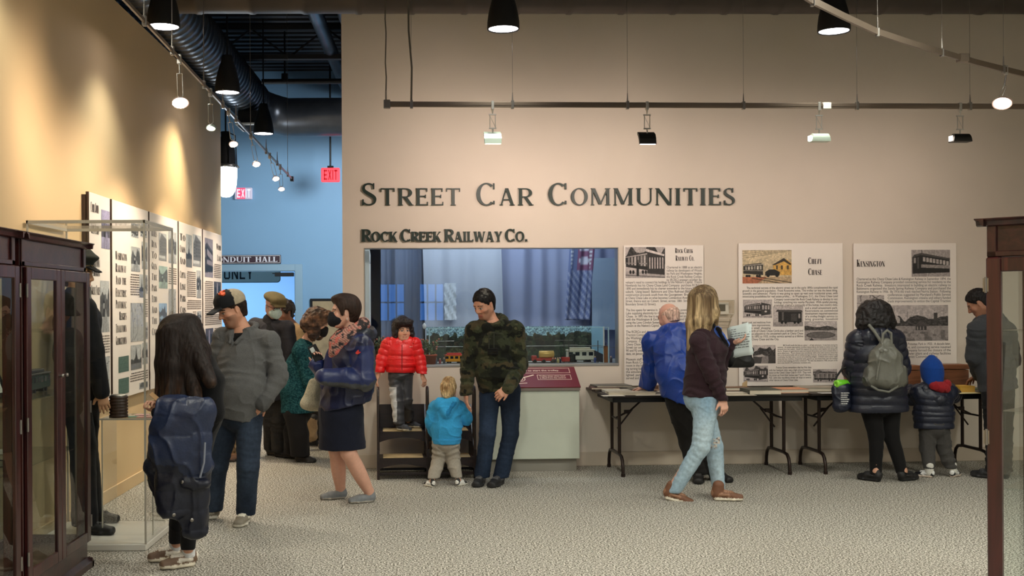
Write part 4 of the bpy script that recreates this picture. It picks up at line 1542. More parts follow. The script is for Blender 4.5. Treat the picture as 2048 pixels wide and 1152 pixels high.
left_head(504, 513, 328, 'rose track lamp midway along the sloping track, left of the exit signs', M_head_rose, M_lens_hot, (LWX, 10.9, 1.3), 0.7, cone=90, bl=0.9)
left_head(541, 552, 357, 'upper of the two close glowing lamps near the track end', M_head_rose, M_lens_hot, (LWX, 12.4, 1.2), 0.7, cone=80, bl=0.9)
left_head(562, 563, 378, 'lower and last glowing lamp near the track end', M_head_rose, M_lens_hot, (LWX, 12.9, 1.3), 0.4)
# extra spot with no lamp body, added out of view to brighten cream wall
for yy, zz in ((5.0, 1.6),):
 b_ = pb + ld * (dL + 0.5)
 add_light('track_light', 'SPOT', b_ + V((0, 0, -0.3)), TRACK_LEFT_W * 0.1, WARMER, (LWX, yy - 0.2, 1.0), spot_size=math.radians(120), spot_blend=0.85, shadow_soft_size=0.03)
# ------------------------------------------------------------------ curved rail, top right
crp = [onZ(x, y, LTZ) for x, y in ((1560, -40), (1622, 0), (1686, 32), (1755, 64), (1822, 86), (1885, 105), (1950, 124), (2010, 139), (2060, 151), (2120, 164))]
cr_t = thing('light_track', 'curved light rail sweeping down across the top right corner', 'light track', crp[1])
m_ = MB()
for i in range(len(crp) - 1):
 a, b = crp[i] - crp[1], crp[i + 1] - crp[1]
 u = unit(b - a)
 s_ = np.cross(u, [0, 0, 1]) * 0.008
 z = V((0, 0, 0.019))
 m_.add([a - s_ - z, a + s_ - z, a + s_ + z, a - s_ + z, b - s_ - z, b + s_ - z, b + s_ + z, b - s_ + z], [(0, 1, 5, 4), (1, 2, 6, 5), (2, 3, 7, 6), (3, 0, 4, 7), (0, 3, 2, 1), (4, 5, 6, 7)])
build('rail', m_, M_rail, cr_t)
for (x, y) in ((1625, 2), (1755, 64), (1884, 105), (2007, 138)):
 c = onZ(x, y, LTZ) - crp[1]
 build('hanger', MB().bbox((c[0] - 0.01, c[1] - 0.014, c[2] - 0.03), (c[0] + 0.01, c[1] + 0.014, c[2] + 0.025), 0.003).tube([c, c + V((0, 0, 0.09))], [0.006, 0.003], 6).tube([c + V((0, 0, 0.09)), c + V((0, 0, CEIL - LTZ))], 0.0014, 5), M_steel, cr_t)
c = onZ(1926, 116, LTZ) - crp[1]
build('joiner', MB().bbox((c[0] - 0.035, c[1] - 0.02, c[2] - 0.026), (c[0] + 0.035, c[1] + 0.03, c[2] + 0.026), 0.003), M_rail, cr_t)
b_ = onZ(2012, 140, LTZ)
hp = onY(2005, 206, b_[1])
t = thing('track_lamp', 'glaring track lamp hanging from the curved rail at the right edge', 'track lamp', b_)
build('clip', MB().bbox((-0.01, -0.014, -0.035), (0.01, 0.014, 0.03), 0.003), M_alu, t)
d = hp - b_
build('stem', MB().tube([(0, 0, -0.03), d * 0.45], 0.005, 6).tube([d * 0.45, d * 0.5 + V((0.015, 0, 0)), d * 0.85 + V((-0.01, 0, 0)), d], 0.003, 6).tube([d * 0.45, d * 0.8 + V((-0.03, 0, 0)), d], 0.003, 6), M_steel, t)
td = unit((-0.55, -0.5, -0.5))
q = Vector(td).to_track_quat('-Z', 'Y').to_matrix().to_4x4()
M = Matrix.Translation(d) @ q
lamp_head(t, M, M_head_rose, emitter('glare_lens', (255, 235, 225), 40.0), 1.05)
add_light('track_light', 'SPOT', hp + td * 0.04, TRACK_RIGHT_W, WARMER, hp + td * 3, spot_size=math.radians(80), spot_blend=0.8, shadow_soft_size=0.03)
# ------------------------------------------------------------------ lantern, exit signs, hall signs
LY = 14.4
lc = onY(452, 395, LY)
lt = thing('street_lantern', 'large glowing street lamp globe with dark top, beside the cream wall end', 'lamp', lc)
build('globe', MB().lathe([(0.0, 0.0), (0.05, 0.008), (0.09, 0.035), (0.12, 0.09), (0.138, 0.17), (0.145, 0.28), (0.145, 0.385)], n=32), emitter('globe_glow', (246, 248, 255), 5.0), lt)
rg = MB().lathe([(0.145, 0.385), (0.165, 0.385), (0.165, 0.41), (0.15, 0.43), (0.13, 0.435)], n=32)
for k in range(24):
 a = 2 * pi * k / 24
 rg.ellipsoid((0.163 * math.cos(a), 0.163 * math.sin(a), 0.398), (0.012, 0.012, 0.012), 6, 4)
build('collar', rg, M_steel, lt)
build('hood', MB().lathe([(0.13, 0.43), (0.13, 0.5), (0.12, 0.62), (0.095, 0.74), (0.06, 0.8), (0.06, 0.86), (0.0, 0.87)], n=28), M_blackmat, lt)
st_ = MB().tube([(0, 0, 0.86), (0, 0, 4.158 - lc[2])], 0.012, 8)
for k in range(4):
 a = 2 * pi * k / 4 + 0.5
 st_.tube([(0.15 * math.cos(a), 0.15 * math.sin(a), 0.42), (0.13 * math.cos(a), 0.13 * math.sin(a), 0.82), (0.02 * math.cos(a), 0.02 * math.sin(a), 0.86)], 0.008, 6)
build('bracket', st_, M_black, lt)
add_light('globe_light', 'POINT', lc + V((0.0, -0.05, -0.12)), 60, COOL, shadow_soft_size=0.16)
EY = 16.3
ep = onY(661, 350, EY)
M_exit = mat('exit_red_face', (255, 60, 70), 0.5, emit=(255, 60, 72), estr=1.1)
M_exit_l = mat('exit_letter', (120, 0, 10), 0.5, emit=(200, 0, 20), estr=0.7)
et = thing('exit_sign', 'lit red EXIT sign hanging on a black rod', 'exit sign', ep)
build('sign_face', MB().bbox((-0.138, -0.02, -0.105), (0.138, 0.02, 0.105), 0.012), M_exit, et)
EX = Glyphs()
def block_text(name, text, x0, x1, z0, z1, y, m, parent, w_=0.2):
 """plain block capitals from bars"""
 F_ = {'E': [(0, 0, .24, 1), (0, 0, .8, .17), (0, .42, .7, .58), (0, .83, .8, 1)], 'I': [(.0, 0, .24, 1)], 'T': [(0, .83, .8, 1), (.28, 0, .52, 1)],
          'O': [(0, .1, .2, .9), (.6, .1, .8, .9), (.1, 0, .7, .16), (.1, .84, .7, 1)], 'N': [(0, 0, .2, 1), (.62, 0, .82, 1)], 'L': [(0, 0, .2, 1), (0, 0, .7, .16)], 'Y': [(.3, 0, .5, .5)]}
 Wd = {'E': .8, 'I': .24, 'T': .8, 'X': .84, 'O': .8, 'N': .82, 'L': .7, 'Y': .8}
 tot = sum(Wd[c] for c in text) + 0.2 * (len(text) - 1)
 k = (x1 - x0) / tot
 H = z1 - z0
 mb = MB()
 x = x0
 for ch in text:
  for a, b, c, d_ in F_.get(ch, []):
   mb.add([(x + a * k, y, z0 + b * H), (x + c * k, y, z0 + b * H), (x + c * k, y, z0 + d_ * H), (x + a * k, y, z0 + d_ * H)], [(0, 1, 2, 3)])
  def dia(a, b, c, d_, t_=0.24):
   mb.add([(x + a * k, y, z0 + b * H), (x + (a + t_) * k, y, z0 + b * H), (x + (c + t_) * k, y, z0 + d_ * H), (x + c * k, y, z0 + d_ * H)], [(0, 1, 2, 3)])
  if ch == 'X':
   dia(0, 0, .6, 1)
   dia(.6, 0, 0, 1)
  if ch == 'N':
   dia(.6, 0, 0, 1, 0.22)
  if ch == 'Y':
   dia(.3, .45, 0, 1, .2)
   dia(.3, .45, .6, 1, .2)
  x += (Wd[ch] + 0.2) * k
 return build(name, mb, m, parent)
block_text('lettering', 'EXIT', -0.095, 0.105, -0.075, 0.075, -0.0215, M_exit_l, et)
build('mounting_rod', MB().tube([(0, 0, 0.13), (0, 0, CEIL - ep[2])], 0.014, 10).bbox((-0.045, -0.02, 0.105), (0.045, 0.02, 0.135), 0.004), M_black, et)
ep2 = onY(487, 387, BY - 0.03)
et2 = thing('exit_sign', 'pale wall-mounted EXIT sign, half red and half white, above the hall sign', 'exit sign', ep2)
build('sign_face', MB().bbox((-0.135, -0.02, -0.09), (0.135, 0.03, 0.09), 0.01), mat('exit_pale', (214, 206, 222), 0.3, emit=(220, 205, 225), estr=0.15), et2)
build('coloured_panel', MB().box((-0.1, -0.0215, -0.085), (0.03, -0.02, 0.085)), mat('exit_pink', (240, 84, 120), 0.4, emit=(240, 70, 110), estr=0.5), et2)
block_text('lettering', 'EXIT', -0.095, 0.11, -0.065, 0.065, -0.023, mat('exit_white', (240, 236, 244), 0.5, emit=(240, 236, 244), estr=0.35), et2)
a, b = onY(415, 528, BY), onY(562, 510, BY)
hs = thing('hall_sign', 'maroon sign with white capitals ending in DUIT HALL over the doorway', 'sign', ((a[0] + b[0]) / 2, BY, a[2]))
hw, hh = (b[0] - a[0]) / 2, b[2] - a[2]
build('board', MB().bbox((-hw, -0.025, 0), (hw, 0, hh), 0.004), mat('sign_maroon', (52, 24, 34), 0.5), hs)
bd = MB()
for lo, hi in (((-hw + 0.008, -0.028, 0.008), (hw - 0.008, -0.025, 0.014)), ((-hw + 0.008, -0.028, hh - 0.014), (hw - 0.008, -0.025, hh - 0.008)), ((-hw + 0.008, -0.028, 0.008), (-hw + 0.014, -0.025, hh - 0.008)), ((hw - 0.014, -0.028, 0.008), (hw - 0.008, -0.025, hh - 0.008))):
 bd.box(lo, hi)
build('border', bd, M_white, hs)
M_signwhite = mat('sign_white', (226, 224, 228), 0.5)
serif_line('lettering', Glyphs(0.2, 0.09, 0.06, 0.06, 1.0), 'Conduit Hall', -hw + 0.05, hw - 0.05, hh * 0.2, hh * 0.6, hh * 0.6, -0.0285, M_signwhite, hs, 0.03, 0.5)
OY = 18.6
a, b = onY(400, 566, OY), onY(561, 536, OY)
os_ = thing('street_sign', 'grey-green metal sign reading ONLY hanging in the doorway', 'sign', ((a[0] + b[0]) / 2, OY, a[2]))
hw, hh = (b[0] - a[0]) / 2, b[2] - a[2]
def rrect(x0, z0, x1, z1, r, n=6):
 P = []
 for cx, cz, a0 in ((x1 - r, z0 + r, -90), (x1 - r, z1 - r, 0), (x0 + r, z1 - r, 90), (x0 + r, z0 + r, 180)):
  for k in range(n + 1):
   an = math.radians(a0 + 90 * k / n)
   P.append((cx + r * math.cos(an), cz + r * math.sin(an)))
 return P
build('plate', MB().prism(rrect(-hw, 0, hw, hh, 0.06), lambda u, v_, s_: (u, -0.005 if s_ == 0 else 0.005, v_)), mat('sign_edge_dark', (60, 78, 74), 0.5), os_)
build('face', MB().prism(rrect(-hw + 0.012, 0.012, hw - 0.012, hh - 0.012, 0.052), lambda u, v_, s_: (u, -0.007 if s_ == 0 else -0.0055, v_)), mat('sign_greygreen', (150, 166, 158), 0.5), os_)
xa, xb = onY(448, 550, OY)[0] - (a[0] + b[0]) / 2, onY(506, 550, OY)[0] - (a[0] + b[0]) / 2
block_text('lettering', 'ONLY', xa, xb, 0.06, 0.06 + 0.19, -0.0085, M_black, os_)
build('hanging_wire', MB().tube([(-hw * 0.8, 0, hh), (-hw * 0.8, 0, 3.1 - a[2])], 0.005, 6).tube([(hw * 0.8, 0, hh), (hw * 0.8, 0, 3.1 - a[2])], 0.005, 6), M_steel, os_)
# framed picture on the far blue wall
a, b = onY(621, 722, BY), onY(684, 597, BY)
pf = thing('framed_picture', 'dark framed picture on the blue wall behind the two masked women', 'picture', ((a[0] + b[0]) / 2, BY, a[2]))
hw, hh = (b[0] - a[0]) / 2, b[2] - a[2]
build('frame', MB().bbox((-hw, -0.03, 0), (hw, 0, hh), 0.006), M_black, pf)
build('mat_board', MB().box((-hw + 0.04, -0.032, 0.04), (hw - 0.04, -0.03, hh - 0.04)), mat('tan_print', (160, 140, 105), 0.6, var=0.25, vscale=6), pf)
for (x, y, e) in ((-3.6, 19.5, 1.0), (-6.0, 19.5, 1.0)):
 add_light('pale_room_lamp', 'AREA', (x, y, 3.05), 130 * e, (0.8, 0.9, 1.0), (x, y, 0), shape='DISK', size=0.8)
add_light('blue_wall_fill', 'SPOT', (0.6, 13.4, 3.7), BLUE_FILL_W * 2.2, (0.9, 0.95, 1.0), (-1.7, 17, 1.5), spot_size=math.radians(86), spot_blend=0.7, shadow_soft_size=0.8)  # added spot with no fixture, brightens the far blue wall
# ------------------------------------------------------------------ wooden display cabinets
def cabinet(origin, rotz, label, W, D, H=1.935, doors=2, knob=True):
 """front on local -y=0 side, x along the front, y into the cabinet"""
 t = thing('display_cabinet', label, 'display cabinet', origin, rotz)
 b = 0.05
 pl = MB().bbox((0.0, 0.0, 0.02), (W, D, 0.155), 0.004)
 build('base', pl, M_mahog_h, t)
 build('plinth', MB().prism([(-0.03, 0.0), (-0.03, 0.035), (0.0, 0.06), (0.0, 0.0)], lambda a, z, s_: ((-0.03 if s_ == 0 else W + 0.03), a, z)).prism([(-0.03, 0.0), (-0.03, 0.035), (0.0, 0.06), (0.0, 0.0)], lambda a, z, s_: (W - a, (-0.03 if s_ == 0 else D), z)).prism([(-0.03, 0.0), (-0.03, 0.035), (0.0, 0.06), (0.0, 0.0)], lambda a, z, s_: (a, (-0.03 if s_ == 0 else D), z)), M_mahog_h, t)
 for x in (0, W - b):
  for y in (0.0, D - b):
   build('corner_post', MB().bbox((x, y, 0.155), (x + b, y + b, H - 0.17), 0.004), M_mahog, t)
 hd = MB().bbox((0, 0.012, H - 0.17), (W, D, H - 0.03), 0.003)
 hd.bbox((0, 0, H - 0.17), (W, 0.012, H - 0.145), 0.003).bbox((0, 0, H - 0.17), (0.04, 0.012, H - 0.03), 0.003).bbox((W - 0.04, 0, H - 0.17), (W, 0.012, H - 0.03), 0.003)
 build('header', hd, M_mahog_h, t)
 cr_ = MB()
 for ax in (0,):
  prof = [(0.0, H - 0.035), (-0.012, H - 0.03), (-0.018, H - 0.012), (-0.04, H - 0.004), (-0.04, H), (0.0, H)]
  cr_.prism(prof, lambda a, z, s_: ((-0.04 if s_ == 0 else W + 0.04), a, z))
  cr_.prism(prof, lambda a, z, s_: (a, (-0.04 if s_ == 0 else D), z))
  cr_.prism([(-a, z) for a, z in prof][::-1], lambda a, z, s_: (W + a, (-0.04 if s_ == 0 else D), z))
 cr_.box((0, 0, H - 0.03), (W, D, H - 0.001))
 build('cornice', cr_, M_mahog_h, t)
 # glazed doors on the front
 dw_ = W / doors
 for k in range(doors):
  x0, x1 = k * dw_ + 0.004, (k + 1) * dw_ - 0.004
  z0, z1 = 0.16, H - 0.175
  s_ = 0.062
  d = MB()
  d.bbox((x0, -0.024, z0), (x0 + s_, -0.002, z1), 0.004).bbox((x1 - s_, -0.024, z0), (x1, -0.002, z1), 0.004)
  d.bbox((x0 + s_, -0.024, z1 - s_), (x1 - s_, -0.002, z1), 0.004).bbox((x0 + s_, -0.024, z0), (x1 - s_, -0.002, z0 + s_), 0.004)
  dr = build('door', d, M_mahog, t)
  build('pane', MB().box((x0 + s_ - 0.004, -0.014, z0 + s_ - 0.004), (x1 - s_ + 0.004, -0.010, z1 - s_ + 0.004)), M_glass, dr)
  hx = x0 if k == 0 else x1
  if doors == 1:
   hx = x0
  for z in (z0 + 0.12, (z0 + z1) / 2, z1 - 0.12):
   hg = MB().tube([(hx, -0.024, z - 0.035), (hx, -0.024, z + 0.035)], 0.007, 8)
   hg.box((hx - 0.012, -0.026, z - 0.03), (hx + 0.012, -0.022, z + 0.03))
   build('hinge', hg, M_steel, dr)
  if knob:
   kx = x1 - s_ / 2 if k == 0 and doors > 1 else x0 + s_ / 2
   if doors == 1:
    kx = x1 - s_ / 2
   build('knob', MB().lathe([(0, 0.026), (0.009, 0.024), (0.011, 0.016), (0.005, 0.008), (0.006, 0.0)], n=14, M=Matrix.Translation((kx, -0.024, 1.18)) @ Matrix.Rotation(pi / 2, 4, 'X')), M_steel, dr)
 # glazed sides and back
 sd_ = MB()
 sd_.box((0.012, b, 0.155), (0.016, D - b, H - 0.17)).box((W - 0.016, b, 0.155), (W - 0.012, D - b, H - 0.17)).box((b, D - 0.016, 0.155), (W - b, D - 0.012, H - 0.17))
 build('side_glass', sd_, M_glass, t)
 rl = MB()
 for z0, z1 in ((0.155, 0.2), (H - 0.21, H - 0.17)):
  rl.box((0.004, b, z0), (0.03, D - b, z1)).box((W - 0.03, b, z0), (W - 0.004, D - b, z1)).box((b, D - 0.03, z0), (W - b, D - 0.004, z1))
 build('rail', rl, M_mahog_h, t)
 for z in (0.72, 1.06, 1.42):
  build('shelf', MB().bbox((0.035, 0.04, z), (W - 0.035, D - 0.04, z + 0.008), 0.002), M_glass, t)
 return t
FX = -2.085
cab_a = cabinet((FX, 5.555, 0), pi / 2, 'tall dark mahogany glass cabinet with two doors, left foreground', 1.02, 0.46)
cab_b = cabinet((FX, 4.448, 0), pi / 2, 'dark mahogany glass cabinet cut off by the left picture edge', 1.02, 0.46)
# right cabinet, turned about forty degrees
rc = onY(1976, 1000, 4.9)
cab_r = cabinet((rc[0], rc[1], 0), -math.radians(46), 'dark mahogany glass cabinet cut off by the right picture edge', 0.95, 0.5, 1.925, 2, True)
# contents
M_doc = mat('printed_page', (220, 214, 202), 0.7)
def framed_page(name, label, c, w_, h, rotz, lean, cat='framed document', seed=1):
 t = thing(name, label, cat, c, rotz)
 R = Matrix.Rotation(-lean, 4, 'X')
 fr = MB()
 for lo, hi in (((-w_ / 2, -0.008, 0), (w_ / 2, 0.008, 0.025)), ((-w_ / 2, -0.008, h - 0.025), (w_ / 2, 0.008, h)), ((-w_ / 2, -0.008, 0.025), (-w_ / 2 + 0.025, 0.008, h - 0.025)), ((w_ / 2 - 0.025, -0.008, 0.025), (w_ / 2, 0.008, h - 0.025))):
  fr.box(lo, hi, M=R)
 build('frame', fr, M_black, t)
 build('page', MB().box((-w_ / 2 + 0.02, -0.002, 0.02), (w_ / 2 - 0.02, 0.004, h - 0.02), M=R), M_doc, t)
 g = greek('caption', -w_ / 2 + 0.05, w_ / 2 - 0.05, h - 0.06, h * 0.45, 0.02, -0.003, M_ink, t, seed, True)
 g.data.transform(R)
 p = photo('photograph', 'tram34', -w_ / 2 + 0.05, w_ / 2 - 0.05, 0.05, h * 0.42, -0.003, t, 24, (1, 1, 1), seed)
 p.data.transform(R)
 return t
framed_page('framed_document', 'framed printed page leaning inside the left foreground cabinet', (FX - 0.25, 5.84, 1.07), 0.3, 0.26, pi / 2, 0.35, seed=4)
def case_book(c, s, col, label, rotz=0.0, group=None, name='book', pages=(214, 204, 184)):
 t = thing(name, label, 'book', c, rotz, group)
 w_, d, h = s
 cv = MB().box((-w_ / 2, -d / 2, 0), (w_ / 2, d / 2, 0.003)).box((-w_ / 2, -d / 2, h - 0.003), (w_ / 2, d / 2, h)).bbox((-w_ / 2 - 0.002, -d / 2, 0), (-w_ / 2 + 0.004, d / 2, h), 0.0015)
 build('cover', cv, mat('cover_%d_%d_%d' % col, col, 0.5, var=0.06, vscale=12), t)
 build('page_block', MB().box((-w_ / 2 + 0.004, -d / 2 + 0.004, 0.003), (w_ / 2 - 0.005, d / 2 - 0.004, h - 0.003)), mat('pages_%d' % pages[0], pages, 0.8), t)
 return t
case_book((FX - 0.22, 5.8, 0.729), (0.16, 0.22, 0.035), (52, 58, 70), 'slate book lying on the lower glass shelf of the left foreground cabinet')
case_book((FX - 0.22, 5.8, 0.765), (0.15, 0.2, 0.03), (190, 184, 172), 'pale book on top of the slate book in the left foreground cabinet')
# model streetcar in the left cabinet
def model_tram(c, L, W, H, body, roof, label, rotz=0, name='model_streetcar'):
 t = thing(name, label, 'model streetcar', c, rotz)
 build('body', MB().bbox((-L / 2, -W / 2, H * 0.16), (L / 2, W / 2, H * 0.76), min(W, H) * 0.08), mat('model_%d_%d_%d' % body, body, 0.4), t)
 wn = MB()
 n = max(4, int(L / H * 2.4))
 for s_ in (-1, 1):
  for k in range(n):
   x = -L / 2 + L * (k + 0.5) / n
   wn.box((x - L / n * 0.32, s_ * W / 2 - 0.0006, H * 0.46), (x + L / n * 0.32, s_ * W / 2 + 0.0006, H * 0.7))
 build('window_row', wn, mat('model_glass', (32, 38, 44), 0.2), t)
 build('roof', MB().bbox((-L / 2 * 1.04, -W / 2 * 1.06, H * 0.76), (L / 2 * 1.04, W / 2 * 1.06, H * 0.86), H * 0.04).bbox((-L * 0.38, -W * 0.28, H * 0.86), (L * 0.38, W * 0.28, H), H * 0.03), mat('model_roof_%d' % roof[0], roof, 0.5), t)
 wh = MB()
 for x in (-0.33, -0.2, 0.2, 0.33):
  wh.tube([(x * L, -W * 0.45, H * 0.1), (x * L, W * 0.45, H * 0.1)], H * 0.1, 12)
 build('wheels', wh, M_black, t)
 return t
model_tram((FX - 0.22, 6.28, 1.069), 0.34, 0.1, 0.13, (40, 60, 52), (60, 58, 54), 'green model streetcar on a glass shelf behind the right door of the left foreground cabinet', pi / 2)
model_tram((FX - 0.22, 5.0, 1.069), 0.34, 0.1, 0.13, (112, 40, 32), (60, 58, 54), 'red-brown model streetcar in the cabinet at the left picture edge', pi / 2)
framed_page('framed_document', 'framed page in the cabinet at the right picture edge, on the upper shelf', (rc[0] + 0.36, rc[1] + 0.04, 1.069), 0.3, 0.3, -math.radians(46), 0.18, seed=9)
case_book((rc[0] + 0.4, rc[1] - 0.03, 0.157), (0.2, 0.26, 0.03), (40, 34, 32), 'black book lying on the floor of the right-edge cabinet', 0.4)
bl = thing('conductor_badge_block', 'blue rounded plaque on the middle shelf of the right-edge cabinet', 'plaque', (rc[0] + 0.5, rc[1] - 0.16, 0.729), -0.6)
build('plate', MB().bbox((-0.1, -0.015, 0), (0.1, 0.015, 0.17), 0.012), mat('plaque_blue', (30, 80, 190), 0.35), bl)
# ------------------------------------------------------------------ tall clear case with the uniform
vx0, vx1, vy0, vy1, vz = -2.6, -1.845, 7.0, 7.76, 2.105
gc = thing('glass_case', 'tall clear display case with a white base, holding the uniformed figure', 'display case', ((vx0 + vx1) / 2, (vy0 + vy1) / 2, 0))
o_ = ((vx0 + vx1) / 2, (vy0 + vy1) / 2, 0)
build('base', MB().bbox((vx0, vy0, 0), (vx1, vy1, 0.045), 0.006), mat('case_base', (206, 202, 192), 0.35), gc, off=o_)
g = MB()
th = 0.008
g.box((vx0, vy0, 0.045), (vx1, vy0 + th, vz)).box((vx0, vy1 - th, 0.045), (vx1, vy1, vz)).box((vx0, vy0 + th, 0.045), (vx0 + th, vy1 - th, vz)).box((vx1 - th, vy0 + th, 0.045), (vx1, vy1 - th, vz))
build('side_panel', g, M_glass_case, gc, off=o_)
ed = MB()
q = 0.011
for x in (vx0, vx1 - q):
 for y in (vy0, vy1 - q):
  ed.box((x, y, 0.045), (x + q, y + q, vz))
for y in (vy0, vy1 - q):
 ed.box((vx0, y, vz - 0.016), (vx1, y + q, vz + 0.004))
for x in (vx0, vx1 - q):
 ed.box((x, vy0, vz - 0.016), (x + q, vy1, vz + 0.004))
build('edge_strip', ed, M_edge, gc, off=o_)
build('top_panel', MB().box((vx0, vy0, vz + 0.004), (vx1, vy1, vz + 0.010)), M_glass_case, gc, off=o_)
# little clear pedestal inside, with the fare objects
px0, px1, py0, py1, pz = -2.21, -1.87, 7.27, 7.6, 0.81
pdl = thing('clear_pedestal', 'clear acrylic stand inside the glass case beside the uniformed figure', 'stand', ((px0 + px1) / 2, (py0 + py1) / 2, 0.045))
o2 = ((px0 + px1) / 2, (py0 + py1) / 2, 0.045)
build('panel', MB().box((px0, py0, 0.046), (px0 + 0.006, py1, pz)).box((px1 - 0.006, py0, 0.046), (px1, py1, pz)).box((px0, py0, 0.046), (px1, py0 + 0.006, pz)), M_glass_case, pdl, off=o2)
build('top', MB().bbox((px0 - 0.01, py0 - 0.01, pz), (px1 + 0.01, py1 + 0.01, pz + 0.008), 0.002), M_glass_case, pdl, off=o2)
build('edge_strip', MB().box((px0, py0, 0.046), (px0 + 0.007, py0 + 0.007, pz)).box((px1 - 0.007, py0, 0.046), (px1, py0 + 0.007, pz)).box((px0 - 0.011, py0 - 0.011, pz - 0.002), (px1 + 0.01, py0 - 0.006, pz + 0.009)), M_edge, pdl, off=o2)
sp_ = thing('ticket_punch_drum', 'dark ribbed drum standing on the clear stand near the uniform hand', 'drum', (-2.12, 7.36, pz + 0.008))
m_ = MB()
prof = [(0.0, 0.0), (0.062, 0.0)]
for k in range(6):
 prof += [(0.062, 0.015 + k * 0.02), (0.055, 0.022 + k * 0.02), (0.062, 0.03 + k * 0.02)]
prof += [(0.06, 0.14), (0.0, 0.14)]
m_.lathe(prof, n=28)
build('barrel', m_, mat('dark_brown_leather', (58, 40, 30), 0.4, var=0.2), sp_)
build('lid', MB().lathe([(0.0, 0.155), (0.045, 0.153), (0.056, 0.146), (0.058, 0.14), (0.0, 0.139)], n=28), M_steel, sp_)
for (x, y, a, b, col, lb) in ((-2.02, 7.36, 0.07, 0.05, (120, 150, 128), 'green paper ticket on the clear stand'), (-1.94, 7.34, 0.1, 0.05, (206, 150, 140), 'pink paper ticket at the right of the clear stand'), (-1.99, 7.47, 0.09, 0.06, (216, 160, 150), 'pink ticket lying behind the others on the clear stand')):
 tk = build('paper_ticket', MB().bbox((-a / 2, -b / 2, 0), (a / 2, b / 2, 0.006), 0.001), mat('ticket_%d' % col[0], col, 0.7), loc=(x, y, pz + 0.008), rotz=0.3 * (x * 17 % 1), label=lb, cat='ticket', group='tickets on the clear stand')
# ------------------------------------------------------------------ step stool bench
SY = 9.84
fl, fr_ = onY(757, 958, SY), onY(951, 958, SY)
sw = (fr_[0] - fl[0])
st = thing('step_bench', 'black double-width step bench with pale treads and hand rails below the window', 'step bench', ((fl[0] + fr_[0]) / 2, SY, 0), WANG)
hw = sw / 2
D1, D2 = 0.27, 0.52
z1s, z2s = 0.20, 0.41
for x in (-hw, 0.01, hw):
 s_ = MB()
 y_ = 0.0
 # upright with a rounded top, running back to a rear leg
 prof = [(0.0, 0.0), (0.04, 0.0), (0.06, 0.1), (0.42, 0.1), (0.47, 0.05), (0.52, 0.0), (0.6, 0.0), (0.6, 0.1), (0.55, 0.6), (0.52, 0.78), (0.49, 0.81), (0.44, 0.8), (0.42, 0.72), (0.40, 0.62), (0.26, 0.5), (0.23, 0.42), (0.05, 0.3), (0.0, 0.24)]
 # outline of the side board
 s_.prism([(0.0, 0.0), (0.05, 0.0), (0.07, 0.05), (0.46, 0.05), (0.5, 0.0), (0.58, 0.0), (0.58, 0.62), (0.0, 0.62 - 0.36)], lambda a, z, k: (x + (-0.012 if k == 0 else 0.012), a, z))
 s_.tube([(x, 0.02, 0.2), (x, 0.02, 0.74), (x, 0.035, 0.79), (x, 0.07, 0.815), (x, 0.12, 0.815), (x, 0.155, 0.79), (x, 0.17, 0.74), (x, 0.17, 0.3)], 0.0125, 10)
 build('side_rail', s_, M_dkbrown, st)
for z, y0, y1 in ((z1s, 0.0, 0.27), (z2s, 0.24, 0.56)):
 for xa, xb in ((-hw + 0.012, -0.002), (0.022, hw - 0.012)):
  a = MB()
  n = 12
  for i in range(n):
   u0, u1 = i / n, (i + 1) / n
   def arch(u):
    return z - 0.105 + 0.04 * (1 - (2 * u - 1) ** 2)
   x0_, x1_ = xa + (xb - xa) * u0, xa + (xb - xa) * u1
   a.add([(x0_, y0 + 0.01, arch(u0)), (x1_, y0 + 0.01, arch(u1)), (x1_, y0 + 0.01, z - 0.012), (x0_, y0 + 0.01, z - 0.012), (x0_, y0 + 0.03, arch(u0)), (x1_, y0 + 0.03, arch(u1)), (x1_, y0 + 0.03, z - 0.012), (x0_, y0 + 0.03, z - 0.012)], [(0, 1, 2, 3), (7, 6, 5, 4), (0, 4, 5, 1), (2, 6, 7, 3)])
  a.box((xa, y0 + 0.005, z - 0.02), (xb, y1, z - 0.006))
  build('riser', a, M_dkbrown, st)
  build('tread', MB().bbox((xa + 0.03, y0 + 0.0, z - 0.008), (xb - 0.03, y1 - 0.02, z), 0.003), M_tread, st)
for xa, xb in ((-hw + 0.012, -0.002), (0.022, hw - 0.012)):
 build('back_board', MB().bbox((xa, 0.5, 0.4), (xb, 0.52, 0.63), 0.003), M_dkbrown, st)
 build('stretcher', MB().bbox((xa, 0.02, 0.035), (xb, 0.05, 0.06), 0.003), M_dkbrown, st)
 build('stretcher', MB().bbox((xa, 0.3, 0.04), (xb, 0.32, 0.06), 0.003), M_dkbrown, st)
# ------------------------------------------------------------------ plinth with the slanted maroon sign
pc = onY(975, 930, 10.12)
pr_ = wpx(1145, 918)
xL, xR = wpx(962, 918)[0], wpx(1146, 918)[0]
zt_ = 0.755
cabn = thing('control_plinth', 'white boxed plinth under the window carrying the slanted maroon sign', 'plinth', wworld((xR, 0, 0)), WANG)
d_ = 0.36
build('box', MB().bbox((xL - xR, -d_, 0.12), (0, -0.02, zt_), 0.004), M_offwhite, cabn)
build('toe_kick', MB().box((xL - xR + 0.03, -d_ + 0.06, 0), (-0.02, -0.02, 0.12)), mat('toe_kick', (150, 146, 136), 0.7), cabn)
sg = thing('instruction_sign', 'slanted maroon sign with white print and a lever drawing, on the plinth', 'sign', wworld((xR, -d_ - 0.01, zt_)), WANG)
ang = math.atan2(0.17, 0.36)
Ms = Matrix.Translation((0, 0, 0.03)) @ Matrix.Rotation(ang, 4, 'X')
SL = 0.395
M_maroon = mat('maroon_panel', (104, 22, 28), 0.4, spec=0.35)
